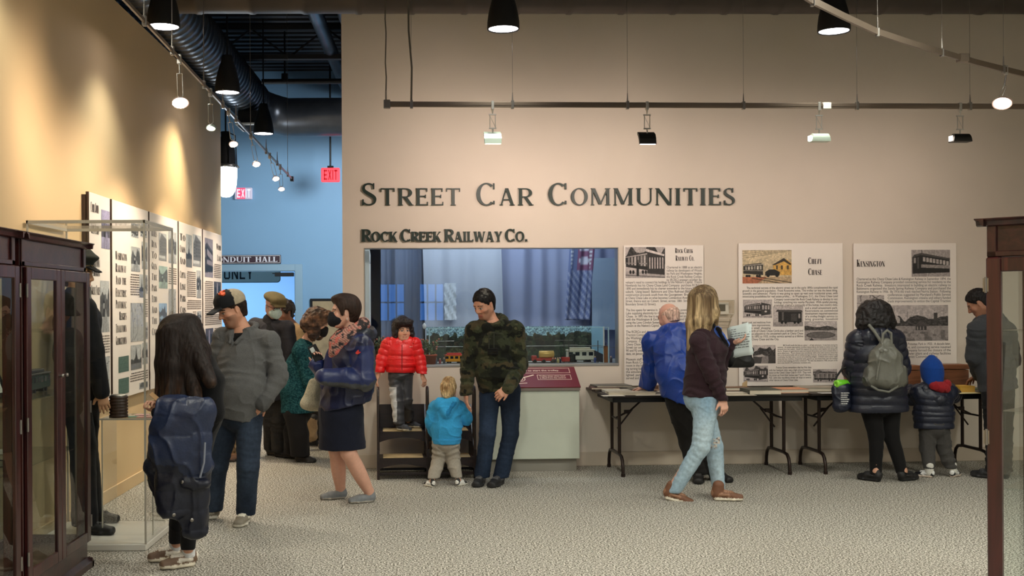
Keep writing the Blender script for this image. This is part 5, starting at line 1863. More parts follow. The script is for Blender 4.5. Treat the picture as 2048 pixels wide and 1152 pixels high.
build('panel', MB().bbox((xL - xR - 0.015, 0.0, -0.006), (0.012, SL, 0.006), 0.002, M=Ms), M_maroon, sg)
wed = MB().prism([(0.0, 0.0), (0.0, 0.026), (SL * math.cos(ang), 0.026 + SL * math.sin(ang) - 0.006), (SL * math.cos(ang), 0.0)], lambda a, z, k: ((xL - xR - 0.01 if k == 0 else 0.006), a, z))
build('wedge', wed, mat('sign_grey_edge', (120, 112, 104), 0.5), sg)
M_cream = mat('cream_print', (236, 214, 190), 0.6)
def outl(mb, x0, y0, x1, y1, t_=0.004):
 for lo, hi in (((x0, y0), (x1, y0 + t_)), ((x0, y1 - t_), (x1, y1)), ((x0, y0), (x0 + t_, y1)), ((x1 - t_, y0), (x1, y1))):
  mb.box((lo[0], lo[1], 0.0062), (hi[0], hi[1], 0.0075), M=Ms)
o1 = MB()
outl(o1, xL - xR + 0.04, 0.27, -0.045, 0.365)
outl(o1, -0.37, 0.14, -0.05, 0.235)
# lever drawing
for k in range(24):
 a0, a1 = 2 * pi * k / 24, 2 * pi * (k + 1) / 24
 for rr, c_ in ((0.062, (-0.55, 0.16)), (0.04, (-0.55, 0.16))):
  p = [(c_[0] + r_ * math.cos(a), c_[1] + r_ * math.sin(a) * 0.9, 0.0068) for r_, a in ((rr, a0), (rr, a1), (rr - 0.006, a1), (rr - 0.006, a0))]
  o1.add([tuple(Ms @ Vector(v_)) for v_ in p], [(0, 3, 2, 1)])
for (x0, y0, x1, y1, wd) in ((-0.53, 0.17, -0.4, 0.235, 0.014), (-0.64, 0.06, -0.48, 0.08, 0.01), (-0.62, 0.22, -0.56, 0.235, 0.008)):
 dd = unit((x1 - x0, y1 - y0))
 nn = V((-dd[1], dd[0])) * wd / 2
 p = [(x0 + nn[0], y0 + nn[1], 0.007), (x0 - nn[0], y0 - nn[1], 0.007), (x1 - nn[0], y1 - nn[1], 0.007), (x1 + nn[0], y1 + nn[1], 0.007)]
 o1.add([tuple(Ms @ Vector(v_)) for v_ in p], [(0, 1, 2, 3)])
build('line_art', o1, M_cream, sg)
def sign_font(txt, x, y, size, sx=1.0):
 o = font_text('caption', txt, size, M_cream, sg, (0, 0, 0), (0, 0, 0), bold=0.0008)
 o.matrix_local = Ms @ Matrix.Translation((x, y, 0.0078)) @ Matrix.Scale(sx, 4, (1, 0, 0))
sign_font('Hold the control to start the trolley.', -0.72, 0.305, 0.042, 0.92)
sign_font('Trolley stops when hand', -0.35, 0.2, 0.026, 0.95)
sign_font('is lifted from the control.', -0.35, 0.165, 0.026, 0.95)
# ------------------------------------------------------------------ diorama room behind the window
DB = 2.9      # depth of the lit room
M_room = mat('diorama_wall', (120, 136, 168), 0.8)
rmb = MB().box((0.02, DB + 0.02, 0), (ox1 + 0.5, DB + 0.1, 3.2)).box((ox1 + 0.4, T, 0), (ox1 + 0.5, DB + 0.02, 3.2)).box((0.02, T, 3.0), (ox1 + 0.5, DB, 3.06))
build('wall_diorama', rmb, M_room, loc=WROOT, rotz=WANG, kind='structure')
# side wall with a white door on the left
build('wall_diorama_side', MB().box((0.02, T, 0), (ox0, DB + .02, 3.0)), mat('diorama_white', (226, 228, 230), 0.6), loc=WROOT, rotz=WANG, kind='structure')
d2 = link('door_2', None, None, wworld((ox0, 0.3, 0)), WANG, kind='structure')
q = MB()
q.bbox((0.0, 0.92, 0), (0.05, 1.3, 2.1), 0.006).bbox((0.0, -0.02, 2.0), (0.05, 1.3, 2.12), 0.006).bbox((0.0, -0.06, 0), (0.05, 0.04, 2.1), 0.006)
build('door_frame', q, M_white, d2)
build('door_glass', MB().box((0.0, 0.04, 0.05), (0.012, 0.92, 2.0)), mat('dark_blue_glass', (58, 82, 112), 0.1, spec=0.8), d2)
# table top of the diorama
dt = build('diorama_table', MB().bbox((ox0 + 0.12, 0.045, oz0 - 0.03), (ox1 + 0.35, 1.15, oz0 + 0.012), 0.004), mat('diorama_ground', (176, 172, 164), 0.8, var=0.12, vscale=20), loc=WROOT, rotz=WANG, kind='structure')
DTZ = oz0 + 0.012
def wavy(name, x0, x1, y, z0, z1, m, amp, waves, seed, label, cat, lean=0.0, group=None, nx=140, nz=40, cols=None, tails=0.0):
 u, v_ = np.meshgrid(np.linspace(0, 1, nx), np.linspace(0, 1, nz))
 rs = np.random.RandomState(seed)
 ph = rs.rand(4) * 6.28
 off = np.zeros_like(u)
 for k in range(4):
  off += np.sin(u * waves * (0.6 + 0.55 * k) * 2 * pi + ph[k] + 1.1 * np.sin(v_ * 2 + k) * (1 - v_)) / (1 + 0.6 * k)
 P = np.stack([(u * 5).ravel(), (v_ * 3).ravel(), np.full(u.size, seed * 1.0)], 1)
 off += 1.2 * (vnoise(P, 1.0, seed).reshape(u.shape) - 0.5)
 X = x0 + (x1 - x0) * u + lean * (1 - v_)
 Yy = y + amp * off * (0.5 + 0.5 * (1 - v_ * 0.4))
 Z = z0 + (z1 - z0) * v_
 vv = np.stack([X.ravel(), Yy.ravel(), Z.ravel()], 1)
 idx = np.arange(nx * nz).reshape(nz, nx)
 ff = np.stack([idx[:-1, :-1].ravel(), idx[:-1, 1:].ravel(), idx[1:, 1:].ravel(), idx[1:, :-1].ravel()], 1)
 c = None if cols is None else cols(u, v_).reshape(-1, 3)
 me = np_mesh(name, vv, ff, m, c, True)
 o = link(name, me, None, WROOT, WANG, label, cat, group)
 md = o.modifiers.new('thickness', 'SOLIDIFY')
 md.thickness = 0.004
 return o
M_curt = mat('blue_grey_curtain', (168, 176, 194), 0.75, sheen=0.3, bump=0.05, bscale=200)
M_curt_d = mat('dull_blue_curtain', (104, 116, 142), 0.8, sheen=0.3)
def dx_at(px, py, off):
 return wpx(px, py, -off)[0]
wavy('curtain', dx_at(762, 600, 1.4), dx_at(850, 600, 1.4), 1.4, 0.9, 2.98, M_curt_d, 0.02, 3, 4, 'darker grey-blue curtain behind the boy, left side of the display window', 'curtain')
wavy('curtain', dx_at(842, 600, 1.28), dx_at(1000, 600, 1.28), 1.26, 0.9, 2.98, M_curt, 0.018, 2.2, 9, 'pale plain curtain left of the man in camouflage, behind the glass', 'curtain', lean=0.05)
wavy('curtain', dx_at(985, 600, 1.34), dx_at(1262, 600, 1.34), 1.36, 0.9, 2.98, mat('lilac_curtain', (138, 148, 182), 0.75, sheen=0.3), 0.032, 4.2, 12, 'blue-lilac curtain in folds to the right of the man, behind the glass', 'curtain')
def flag_cols(u, v_):
 c = np.ones(u.shape + (3,)) * np.array(lin((98, 112, 156)))
 s = ((u * 2.2 + v_ * 5.0) % 0.5) < 0.2
 c[(v_ < 0.66) & s] = lin((148, 158, 190))
 c[(v_ > 0.66) & (u > 0.35)] = lin((122, 78, 112))
 for cx, cy in ((0.6, 0.95), (0.62, 0.78)):
  k = np.hypot((u - cx) / 0.22, (v_ - cy) / 0.05) < 1
  c[k] = lin((190, 190, 210))
 for k in range(14):
  for x in (0.12, 0.86):
   c[np.hypot((u - x) / 0.06, (v_ - 0.3 - k * 0.05) / 0.008) < 1] = lin((206, 212, 226))
 return c
wavy('banner', dx_at(1140, 560, 1.2), dx_at(1190, 560, 1.2), 1.2, onwall(1165, 640, -1.2)[2], onwall(1165, 488, -1.2)[2], mat('banner_cloth', (100, 100, 140), 0.8, attr=True), 0.012, 2, 3, 'striped banner with a faded red corner hanging over the curtain', 'banner', lean=-0.06, cols=flag_cols)
pst = link('pale_poster', None, None, wworld(wpx(1210, 650, -1.19)), WANG, 'pale blank poster panel beside the striped banner behind glass', 'poster')
a, b = wpx(1184, 660, -1.19), wpx(1240, 516, -1.19)
c0 = wpx(1210, 650, -1.19)
build('sheet', MB().bbox((a[0] - c0[0], -0.004, a[2] - c0[2]), (b[0] - c0[0], 0.0, b[2] - c0[2]), 0.001), mat('pale_blue_sheet', (150, 172, 198), 0.6), pst)
# painted forest backdrop board in a clear case
def forest(w, h):
 p = Pic(w, h, 0.5)
 k = (p.v - 0.6) / 0.4
 p.c[:] = np.array((0.56, 0.72, 0.80)) * 1.0
 p.c += (0.1 * (1 - np.clip(k, 0, 1)))[..., None]
 top = 0.80 + 0.22 * (np.abs(p.noise(26, 0, 5)[0] - 0.5) ** .7 - 0.3) + 0.2 * (p.noise(6, 0, 2)[0] - 0.5)
 blob = p.noise(44, 9, 9)
 m = p.v < (top[None, :] + 0.05 * (blob - 0.5))
 n = p.noise(70, 14, 4)
 col = np.stack([0.10 + 0.16 * n, 0.13 + 0.19 * n, 0.10 + 0.11 * n], -1)
 warm = (p.noise(9, 2, 8) > 0.62)[..., None] * np.array((0.10, 0.05, 0.02))
 p.c[m] = (col + warm)[m]
 rs = random.Random(4)
 for i in range(150):
  x, y = rs.random(), 0.74 - 0.42 * (i / 150) + 0.07 * rs.random()
  rx, ry = rs.uniform(.008, .022), rs.uniform(.05, .1)
  g = rs.uniform(.08, .26)
  wm = .05 if rs.random() < .2 else 0
  p.ell(x, y, rx, ry, (g + wm, g * 1.12, g * .8))
  p.ell(x + .002, y - .03, rx * .9, ry * .8, (g * .7 + wm, g * .78, g * .56))
 p.grain(.5, 3, 200)
 p.c[p.v < 0.16] *= 0.6
 return p
bx0, bx1 = wpx(853, 700, -0.75)[0], wpx(1183, 700, -0.75)[0]
bzt = wpx(1000, 653, -0.75)[2]
bdp = thing('backdrop_board', 'long forest picture board standing behind the model railway', 'backdrop', wworld((bx0, 0.75, DTZ)), WANG)
photo('picture', None, 0, bx1 - bx0, 0.0, bzt - DTZ, -0.004, bdp, 420, (1, 1, 1), fn=forest)
build('board', MB().box((0, -0.002, 0), (bx1 - bx0, 0.008, bzt - DTZ)), M_panel_edge, bdp)
sbd = thing('backdrop_wing', 'pale blue side wing closing the right end of the forest backdrop', 'backdrop', wworld((bx1, 0.745, DTZ)), WANG)
h = bzt - DTZ
wx = wpx(1207, 700, -0.35)[0] - bx1
build('panel', MB().add([(0, 0, 0), (wx, -0.4, 0), (wx, -0.4, h), (0, 0, h), (0.006, 0.004, 0), (wx + 0.006, -0.396, 0), (wx + 0.006, -0.396, h), (0.006, 0.004, h)], [(0, 1, 2, 3), (7, 6, 5, 4), (0, 4, 5, 1), (1, 5, 6, 2), (2, 6, 7, 3), (3, 7, 4, 0)]), mat('wing_blue', (146, 186, 206), 0.5), sbd)
build('edge_strip', MB().box((wx - 0.004, -0.408, 0), (wx + 0.008, -0.394, h)), M_white, sbd)
build('dark_base', MB().add([(0, -0.006, 0), (wx, -0.407, 0), (wx, -0.407, h * 0.22), (0, -0.006, h * 0.34)], [(0, 1, 2, 3)]), mat('wing_dark', (52, 46, 50), 0.7), sbd)
dcase = thing('scenery_case', 'clear low case in front of the forest backdrop', 'display case', wworld((bx0, 0.1, DTZ)), WANG)
ch_ = bzt - DTZ
build('panel', MB().box((0, 0.0, 0), (bx1 - bx0 + wx, 0.005, ch_)), M_glass_case, dcase)
build('edge_strip', MB().box((-0.004, -0.002, 0), (0.006, 0.008, ch_)).box((bx1 - bx0 + wx - 0.006, -0.002, 0), (bx1 - bx0 + wx + 0.004, 0.008, ch_)).box((0, -0.001, ch_ - 0.005), (bx1 - bx0 + wx, 0.006, ch_)), mat('clear_edge', (190, 215, 222), 0.2), dcase)
def dpt(px, py, off):
 """point of the diorama table's plane region seen at a pixel, by depth"""
 p = wpx(px, py, -off)
 return wworld((p[0], off, DTZ))
model_tram(dpt(908, 716, 0.4), 0.19, 0.075, 0.105, (226, 150, 40), (206, 60, 40), 'yellow and red model streetcar on the left of the model railway', WANG)
model_tram(dpt(1160, 716, 0.42), 0.27, 0.1, 0.15, (214, 206, 186), (200, 190, 166), 'cream model streetcar at the right end of the model railway', WANG)
tk = thing('model_tank_wagon', 'red and gold model tank wagon on the model railway, right of the man', 'model wagon', dpt(1093, 716, 0.35), WANG)
build('tank', MB().tube([(-0.075, 0, 0.085), (-0.07, 0, 0.085), (0.07, 0, 0.085), (0.075, 0, 0.085)], [0.025, 0.038, 0.038, 0.025], 18), mat('model_gold', (214, 170, 90), 0.35, metal=0.3), tk)
build('chassis', MB().bbox((-0.11, -0.035, 0.02), (0.09, 0.035, 0.048), 0.004).bbox((-0.15, -0.03, 0.02), (-0.1, 0.03, 0.075), 0.006), mat('model_red', (168, 44, 34), 0.4), tk)
wh = MB()
for x in (-0.12, -0.03, 0.06):
 wh.tube([(x, -0.036, 0.018), (x, 0.036, 0.018)], 0.018, 14)
build('wheels', wh, M_black, tk)
vw = thing('model_engine', 'small dark model engine with red bunker, between wagon and cream streetcar', 'model engine', dpt(1133, 717, 0.3), WANG)
build('body', MB().bbox((-0.05, -0.03, 0.015), (0.03, 0.03, 0.06), 0.004), mat('model_red', (168, 44, 34), 0.4), vw)
build('cab', MB().bbox((0.03, -0.032, 0.015), (0.085, 0.032, 0.09), 0.004), M_black, vw)
cr8 = thing('model_crate', 'brown model box standing at the far right of the model railway', 'model box', dpt(1213, 718, 0.3), WANG)
build('box', MB().bbox((-0.02, -0.03, 0), (0.02, 0.03, 0.16), 0.003), mat('model_brown', (150, 92, 48), 0.6), cr8)
build('lid', MB().bbox((-0.023, -0.033, 0.16), (0.023, 0.033, 0.168), 0.002), mat('model_brown2', (110, 64, 34), 0.6), cr8)
for i, (px, col, h_) in enumerate(((1111, (40, 40, 46), .05), (1116, (190, 170, 110), .05), (1120, (40, 44, 60), .05), (1106, (60, 50, 40), .05), (872, (70, 70, 90), .06), (880, (150, 60, 60), .05), (888, (60, 60, 70), .06), (935, (170, 150, 120), .05), (1190, (70, 80, 130), .06), (1222, (70, 60, 60), .06))):
 pm = thing('model_figure', ('tiny dark model figure on the model street' if sum(col) < 260 else 'tiny light-coloured model figure on the model street'), 'model figure', dpt(px, 718, 0.2 + 0.03 * (i % 3)), WANG, 'tiny figures on the model street')
 build('body', MB().lathe([(0.0, 0.0), (0.011, 0.0), (0.012, h_ * 0.5), (0.014, h_ * 0.75), (0.006, h_ * 0.9), (0.0, h_ * 0.9)], n=10), mat('fig_%d_%d' % (col[0], col[2]), col, 0.7), pm)
 build('head', MB().ellipsoid((0, 0, h_ * 1.02), (0.008, 0.008, 0.009), 8, 6), mat('fig_skin', (200, 160, 130), 0.6), pm)
for i, (px, hh_, lb) in enumerate(((890, .3, 'thin model trolley pole left of the man'), (1128, .3, 'thin model trolley pole near the tank wagon'), (1138, .24, 'thin model trolley pole by the small engine'), (1196, .22, 'thin model trolley pole at the right end'), (1212, .2, 'thin model trolley pole beside the brown model box'))):
 po = thing('model_trolley_pole', lb, 'model pole', dpt(px, 716, 0.33), WANG, 'model trolley poles')
 build('pole', MB().tube([(0, 0, 0), (0, 0, hh_)], 0.004, 8), mat('pole_brown', (52, 46, 44), 0.6), po)
 build('cross_arm', MB().tube([(-0.09, 0, hh_ * 0.75), (0.09, 0, hh_ * 0.75)], 0.0025, 6), M_steel, po)
wr = build('model_trolley_wire', MB().tube([dpt(860, 690, 0.33) + V((0, 0, 0.17)), dpt(1200, 690, 0.33) + V((0, 0, 0.17))], 0.0022, 5), M_alu, off=dpt(860, 690, 0.33), loc=dpt(860, 690, 0.33), label='thin trolley wire strung along the model street', cat='model wire')
trk_ = build('model_track', MB().box((0, -0.035, 0), (bx1 - bx0, -0.029, 0.006)).box((0, 0.029, 0), (bx1 - bx0, 0.035, 0.006)), M_rail, loc=wworld((bx0, 0.4, DTZ)), rotz=WANG, label='pair of model rails along the table behind the glass', cat='model track')
# lamp post and shrubs at the left of the window
lp_ = thing('model_lamp_post', 'small black lamp post with a white globe between the boy and the backdrop', 'model lamp', dpt(849, 716, 0.24), WANG)
lz = wpx(849, 648, -0.24)[2] - DTZ
build('post', MB().tube([(0, 0, 0), (0, 0, lz - 0.05)], 0.006, 8).lathe([(0.022, 0), (0.02, 0.02), (0.008, 0.03)], n=12), M_black, lp_)
build('lantern', MB().lathe([(0.0, lz - 0.05), (0.016, lz - 0.045), (0.02, lz - 0.01), (0.0, lz + 0.012)], n=12), mat('lantern_white', (230, 232, 238), 0.4), lp_)
def shrub(px, py0, py1, w_, off, label, seed):
 c = dpt(px, 716, off)
 zt2 = wpx(px, py0, -off)[2] - DTZ
 t = thing('potted_shrub', label, 'plant', c, WANG)
 rs = random.Random(seed)
 build('pot', MB().lathe([(0.0, 0), (0.05, 0.0), (0.065, 0.09), (0.07, 0.09), (0.07, 0.105), (0.0, 0.1)], n=18), mat('terracotta', (190, 92, 62), 0.7), t)
 stm = MB()
 lf = MB()
 for k in range(26):
  a = rs.random() * 6.28
  rr = w_ * rs.uniform(0.2, 1)
  tip = V((rr * math.cos(a), rr * math.sin(a) * 0.7, rs.uniform(0.12, zt2)))
  base = V((0, 0, 0.08))
  stm.tube([base, base * 0.4 + tip * 0.6 + V((0, 0, 0.02)), tip], [0.004, 0.003, 0.0015], 5)
  for j in range(12):
   p = base + (tip - base) * rs.uniform(0.4, 1.05)
   d = unit((rs.uniform(-1, 1), rs.uniform(-1, 1), rs.uniform(-0.3, 1)))
   s2 = unit(np.cross(d, (rs.uniform(-1, 1), rs.uniform(-1, 1), 1)))
   l = rs.uniform(0.025, 0.042)
   nn = np.cross(d, s2) * l * 0.12
   lf.add([p, p + d * l * 0.5 + s2 * l * 0.22 + nn, p + d * l, p + d * l * 0.5 - s2 * l * 0.22 + nn], [(0, 1, 2, 3)], k % 2)
 build('stem', stm, mat('stem_brown', (84, 70, 46), 0.8), t)
 build('foliage', lf, [mat('leaf_green', (74, 98, 58), 0.6), mat('leaf_pale', (140, 150, 100), 0.6)], t)
 bm_ = MB()
 for k in range(14):
  a = rs.random() * 6.28
  rr = w_ * rs.uniform(0.3, 0.95)
  bm_.ellipsoid((rr * math.cos(a), rr * math.sin(a) * 0.7, rs.uniform(0.15, zt2)), (0.009, 0.009, 0.009), 8, 6)
 build('berry', bm_, mat('berry_rose', (206, 120, 96), 0.5), t)
shrub(751, 674, 716, 0.13, 0.22, 'leafy potted shrub half hidden by the navy jacket, left of the boy', 5)
shrub(860, 678, 716, 0.11, 0.12, 'leafy potted shrub just right of the boy in red', 8)
pt = thing('taped_paper', 'crumpled pale paper hanging on the curtain left of the man, behind glass', 'paper', wworld(wpx(900, 640, -1.18)), WANG)
a, b = wpx(889, 640, -1.18), wpx(912, 566, -1.18)
c0 = wpx(900, 640, -1.18)
m_ = MB()
nx, nz = 6, 14
for j in range(nz + 1):
 for i in range(nx + 1):
  m_.v.append((a[0] - c0[0] + (b[0] - a[0]) * i / nx + 0.006 * math.sin(j * 2.3), -0.01 + 0.012 * math.sin(i * 1.9 + j * 1.3), (a[2] - c0[2]) + (b[2] - a[2]) * j / nz))
for j in range(nz):
 for i in range(nx):
  q = j * (nx + 1) + i
  m_.f.append((q, q + 1, q + nx + 2, q + nx + 1))
  m_.m.append(0)
  m_.sm.append(True)
build('sheet', m_, mat('crumpled_paper', (196, 206, 220), 0.6), pt)
lb = thing('strip_lamp', 'tube lamp above the model railway behind the display window', 'lamp', wworld(((ox0 + ox1) / 2, 0.55, 2.9)), WANG)
build('housing', MB().bbox((-0.9, -0.06, 0.02), (0.9, 0.06, 0.08), 0.01), M_white, lb)
build('tube', MB().tube([(-0.88, 0, 0.0), (0.88, 0, 0.0)], 0.018, 12), emitter('tube_glow', (235, 242, 255), 6.0), lb)
l = add_light('strip_light', 'AREA', (0, 0, 0), DIORAMA_W, (0.9, 0.95, 1.0), shape='RECTANGLE', size=1.8, size_y=0.1)
l.parent = lb
l.location = (0, 0, -0.02)
l.rotation_euler = (math.radians(28), 0, 0)
# ------------------------------------------------------------------ thermostat under its clear cover
a, b = wpx(1424, 656), wpx(1464, 600)
th_ = thing('thermostat', 'thermostat under a clear plastic guard on the wall between the boards', 'thermostat', wworld((a[0], 0, a[2])), WANG)
W, H = b[0] - a[0], b[2] - a[2]
build('body', MB().bbox((0.03, -0.03, H * 0.5), (W * 0.8, 0, H * 0.92), 0.004), M_white, th_)
build('display', MB().box((0.06, -0.032, H * 0.6), (W * 0.62, -0.03, H * 0.84)), mat('lcd_grey', (98, 94, 84), 0.3), th_)
cv = MB()
o_t, o_b = 0.075, 0.045
zz = [(0.0, W * 0.2, W * 0.78, o_b), (H * 0.34, W * 0.12, W * 0.88, o_t * 0.9), (H * 0.5, 0.0, W, o_t), (H, 0.0, W, o_t)]
for i in range(len(zz) - 1):
 z0, x0, x1, y0 = zz[i]
 z1, x2, x3, y1 = zz[i + 1]
 cv.add([(x0, -y0, z0), (x1, -y0, z0), (x3, -y1, z1), (x2, -y1, z1), (x0, 0, z0), (x1, 0, z0), (x3, 0, z1), (x2, 0, z1)], [(0, 1, 2, 3), (1, 5, 6, 2), (4, 0, 3, 7)])
cv.box((0, -o_t, H - 0.004), (W, 0, H))
cv.box((W * 0.2, -o_b, 0), (W * 0.78, 0, 0.004))
build('guard', cv, glass('guard_plastic', (240, 238, 232), 1.45, 0.05), th_)
eg = MB()
for i in range(len(zz) - 1):
 z0, x0, x1, y0 = zz[i]
 z1, x2, x3, y1 = zz[i + 1]
 eg.tube([(x0, -y0, z0), (x2, -y1, z1)], 0.004, 6).tube([(x1, -y0, z0), (x3, -y1, z1)], 0.004, 6)
eg.tube([(0, -o_t, H), (W, -o_t, H)], 0.005, 6).tube([(zz[1][1], -zz[1][3], zz[1][0]), (zz[1][2], -zz[1][3], zz[1][0])], 0.004, 6).tube([(0, -o_t, H * 0.5), (W, -o_t, H * 0.5)], 0.004, 6)
build('guard_rib', eg, mat('clear_rib', (206, 198, 182), 0.3), th_)
# ------------------------------------------------------------------ folding tables
TZ = 0.74
M_ttop = mat('dark_table_laminate', (46, 38, 33), 0.45, var=0.1)
M_tleg = mat('brown_table_leg', (48, 36, 32), 0.35, metal=0.5)
def table(x0, label):
 t = thing('folding_table', label, 'table', wworld((x0, -0.785, 0)), WANG, 'folding tables along the wall')
 L, D = 1.83, 0.76
 build('tabletop', MB().bbox((0, 0, TZ - 0.02), (L, D, TZ), 0.004), M_ttop, t)
 ap = MB()
 ap.box((0.05, 0.03, TZ - 0.065), (L - 0.05, 0.045, TZ - 0.02)).box((0.05, D - 0.045, TZ - 0.065), (L - 0.05, D - 0.03, TZ - 0.02)).box((0.05, 0.03, TZ - 0.065), (0.065, D - 0.03, TZ - 0.02)).box((L - 0.065, 0.03, TZ - 0.065), (L - 0.05, D - 0.03, TZ - 0.02))
 build('apron', ap, M_black, t)
 for xs, sg_ in ((0.15, 1), (L - 0.15, -1)):
  m = MB()
  ya, yb = 0.22, D - 0.22
  for y in (ya, yb):
   m.tube([(xs, y, TZ - 0.03), (xs, y, 0.19)], 0.0155, 10)
  r = [(xs, 0.075, 0.0), (xs, 0.08, 0.08), (xs, 0.1, 0.14), (xs, 0.14, 0.175), (xs, ya, 0.185), (xs, yb, 0.185), (xs, D - 0.14, 0.175), (xs, D - 0.1, 0.14), (xs, D - 0.08, 0.08), (xs, D - 0.075, 0.0)]
  m.tube(r, 0.0155, 10)
  m.tube([(xs, 0.075, 0.0), (xs, 0.075, 0.03)], 0.019, 10).tube([(xs, D - 0.075, 0.0), (xs, D - 0.075, 0.03)], 0.019, 10)
  m.tube([(xs, ya, 0.5), (xs, yb, 0.5)], 0.009, 8)
  lg = build('leg', m, M_tleg, t)
  b_ = MB().tube([(xs, D / 2, 0.5), (xs + sg_ * 0.14, D / 2, 0.57), (xs + sg_ * 0.3, D / 2, TZ - 0.03)], 0.009, 8).tube([(xs + sg_ * 0.02, D / 2 + 0.02, 0.4), (xs + sg_ * 0.16, D / 2 + 0.01, 0.58)], 0.008, 8)
  b_.bbox((xs + sg_ * 0.1 - 0.02, D / 2 - 0.012, 0.54), (xs + sg_ * 0.1 + 0.03, D / 2 + 0.012, 0.575), 0.003)
  build('brace', b_, M_tleg, lg)
 return t
tx0 = 2.385
table(tx0, 'dark folding table nearer the plinth, covered with books and papers')
table(tx0 + 1.862, 'dark folding table at the right, with wooden boxes, behind the backpack woman')
def tpt(px, py, z=TZ):
 return floorp(px, py, z)
BG = 'books and booklets laid out on the folding tables'
def tbook(px, py, s, col, label, rot=0.0, z=TZ, pages=(214, 204, 184)):
 c = tpt(px, py, z + s[2] / 2)
 return case_book((c[0], c[1], z), s, col, label, WANG + rot, BG, 'book', pages)
tbook(1207, 778, (0.26, 0.3, 0.018), (62, 38, 32), 'brown booklet at the bottom of the pile on the left table corner', 0.1)
tbook(1209, 775, (0.27, 0.29, 0.018), (84, 50, 42), 'red-brown booklet in the middle of the pile on the left table corner', -0.12, TZ + 0.018)
tbook(1222, 771, (0.34, 0.27, 0.016), (88, 86, 78), 'grey-green folder on top of the pile on the left table corner', 0.05, TZ + 0.036)
tbook(1233, 782, (0.24, 0.16, 0.022), (206, 198, 180), 'thick cream booklet in front of the brown pile', 0.02)
tbook(1262, 786, (0.42, 0.2, 0.024), (196, 186, 164), 'long cream book with brown edge at the front of the left table', -0.1)
tbook(1318, 780, (0.16, 0.12, 0.012), (120, 84, 60), 'thin brown wooden-backed booklet by the blue sleeve', -0.15)
tbook(1325, 774, (0.12, 0.1, 0.035), (112, 80, 64), 'small thick brown book against the wall, left of the blue jacket', 0.1)
tbook(1474, 786, (0.3, 0.18, 0.012), (212, 204, 188), 'flat cream booklet right of the blond woman', 0.05)
tbook(1466, 777, (0.28, 0.16, 0.03), (120, 84, 58), 'tan book under the silver dish', 0.02)
tbook(1521, 782, (0.29, 0.3, 0.042), (62, 66, 56), 'thick dark green hardback on the table front', -0.04)
tbook(1580, 780, (0.26, 0.26, 0.034), (222, 150, 106), 'orange booklet between the green hardback and the grey album', -0.02)
tbook(1632, 777, (0.34, 0.28, 0.036), (168, 158, 140), 'grey patterned album at the right end of the first table', -0.06, TZ)
tbook(1530, 769, (0.28, 0.14, 0.014), (206, 196, 176), 'pale booklet against the board behind the green hardback', 0.03)
tbook(1660, 770, (0.14, 0.12, 0.012), (150, 52, 44), 'small red booklet beside the navy lunch bag', 0.3)
def sheet(px, py, w_, d, label, rot=0.0, col=(226, 220, 206), z=TZ, name='paper_sheet'):
 c = tpt(px, py, z)
 o = build(name, MB().bbox((-w_ / 2, -d / 2, 0), (w_ / 2, d / 2, 0.0018), 0.0004), mat('sheet_%d_%d' % (col[0], col[2]), col, 0.75), loc=(c[0], c[1], z), rotz=WANG + rot, label=label, cat='paper', group='papers on the folding tables')
 return o
sheet(1300, 790, 0.28, 0.13, 'white sheet at the front edge of the left table', 0.02)
sheet(1226, 791.5, 0.2, 0.1, 'pale sheet on the front left corner of the left table', 0.04)
sheet(1352, 788, 0.22, 0.16, 'white sheet under the leaning hand side of the table', -0.1)
sheet(1660, 786, 0.2, 0.12, 'white sheet over the joint of the two tables', 0.0, (220, 218, 214))
sheet(1340, 781, 0.3, 0.24, 'broad cream sheet beneath the blue sleeve on the left table', 0.05, (214, 206, 188))
sheet(1405, 783, 0.34, 0.3, 'broad white sheet in the middle of the left table, behind the two walkers', -0.04, (222, 216, 202))
sheet(1480, 790, 0.26, 0.14, 'cream sheet at the table front, left of the green hardback', 0.03, (216, 206, 186))
sheet(1560, 771, 0.5, 0.12, 'long pale sheet along the wall behind the orange booklet', 0.0, (218, 210, 194))
c = tpt(1466, 771)
dish = thing('silver_dish', 'small silver dish on the tan book against the wall', 'dish', (c[0], c[1] - 0.02, TZ + 0.03))
build('bowl', MB().lathe([(0.0, 0.0), (0.04, 0.0), (0.07, 0.014), (0.085, 0.03), (0.088, 0.032), (0.07, 0.018), (0.0, 0.006)], n=28), M_alu, dish)
build('lid_knob', MB().ellipsoid((0.02, 0, 0.03), (0.022, 0.022, 0.016), 12, 8), M_alu, dish)
c = tpt(1489, 779)
fc = thing('folded_card', 'folded tan card standing up behind the green hardback', 'card', (c[0], c[1], TZ), 0.4)
build('leaf', MB().add([(-0.03, 0, 0), (0.03, 0, 0), (0.05, 0.02, 0.085), (-0.005, 0.02, 0.06), (-0.03, 0.004, 0), (0.03, 0.004, 0), (0.05, 0.024, 0.085), (-0.005, 0.024, 0.06)], [(0, 1, 2, 3), (7, 6, 5, 4), (0, 4, 5, 1), (1, 5, 6, 2), (2, 6, 7, 3), (3, 7, 4, 0)]), mat('tan_card', (176, 150, 110), 0.7), fc)
M_boxwood = wood('box_wood', (110, 66, 40), (156, 100, 64), 0.5, 4.0, (0.15, 1, 1), 0.1)
def wbox(px0, py0, px1, py1, off, d, label, lid=False):
 a, b = wpx(px0, py1, off), wpx(px1, py0, off)
 t = thing('wooden_box', label, 'box', wworld((a[0], -off, TZ)), WANG, 'wooden boxes on the right table')
 W, H = b[0] - a[0], b[2] - TZ
 build('case', MB().bbox((0, 0, 0), (W, d, H * 0.78), 0.004), M_boxwood, t)
 build('lid', MB().bbox((-0.006, -0.006, H * 0.8), (W + 0.006, d + 0.006, H), 0.004), M_boxwood, t)
 return t
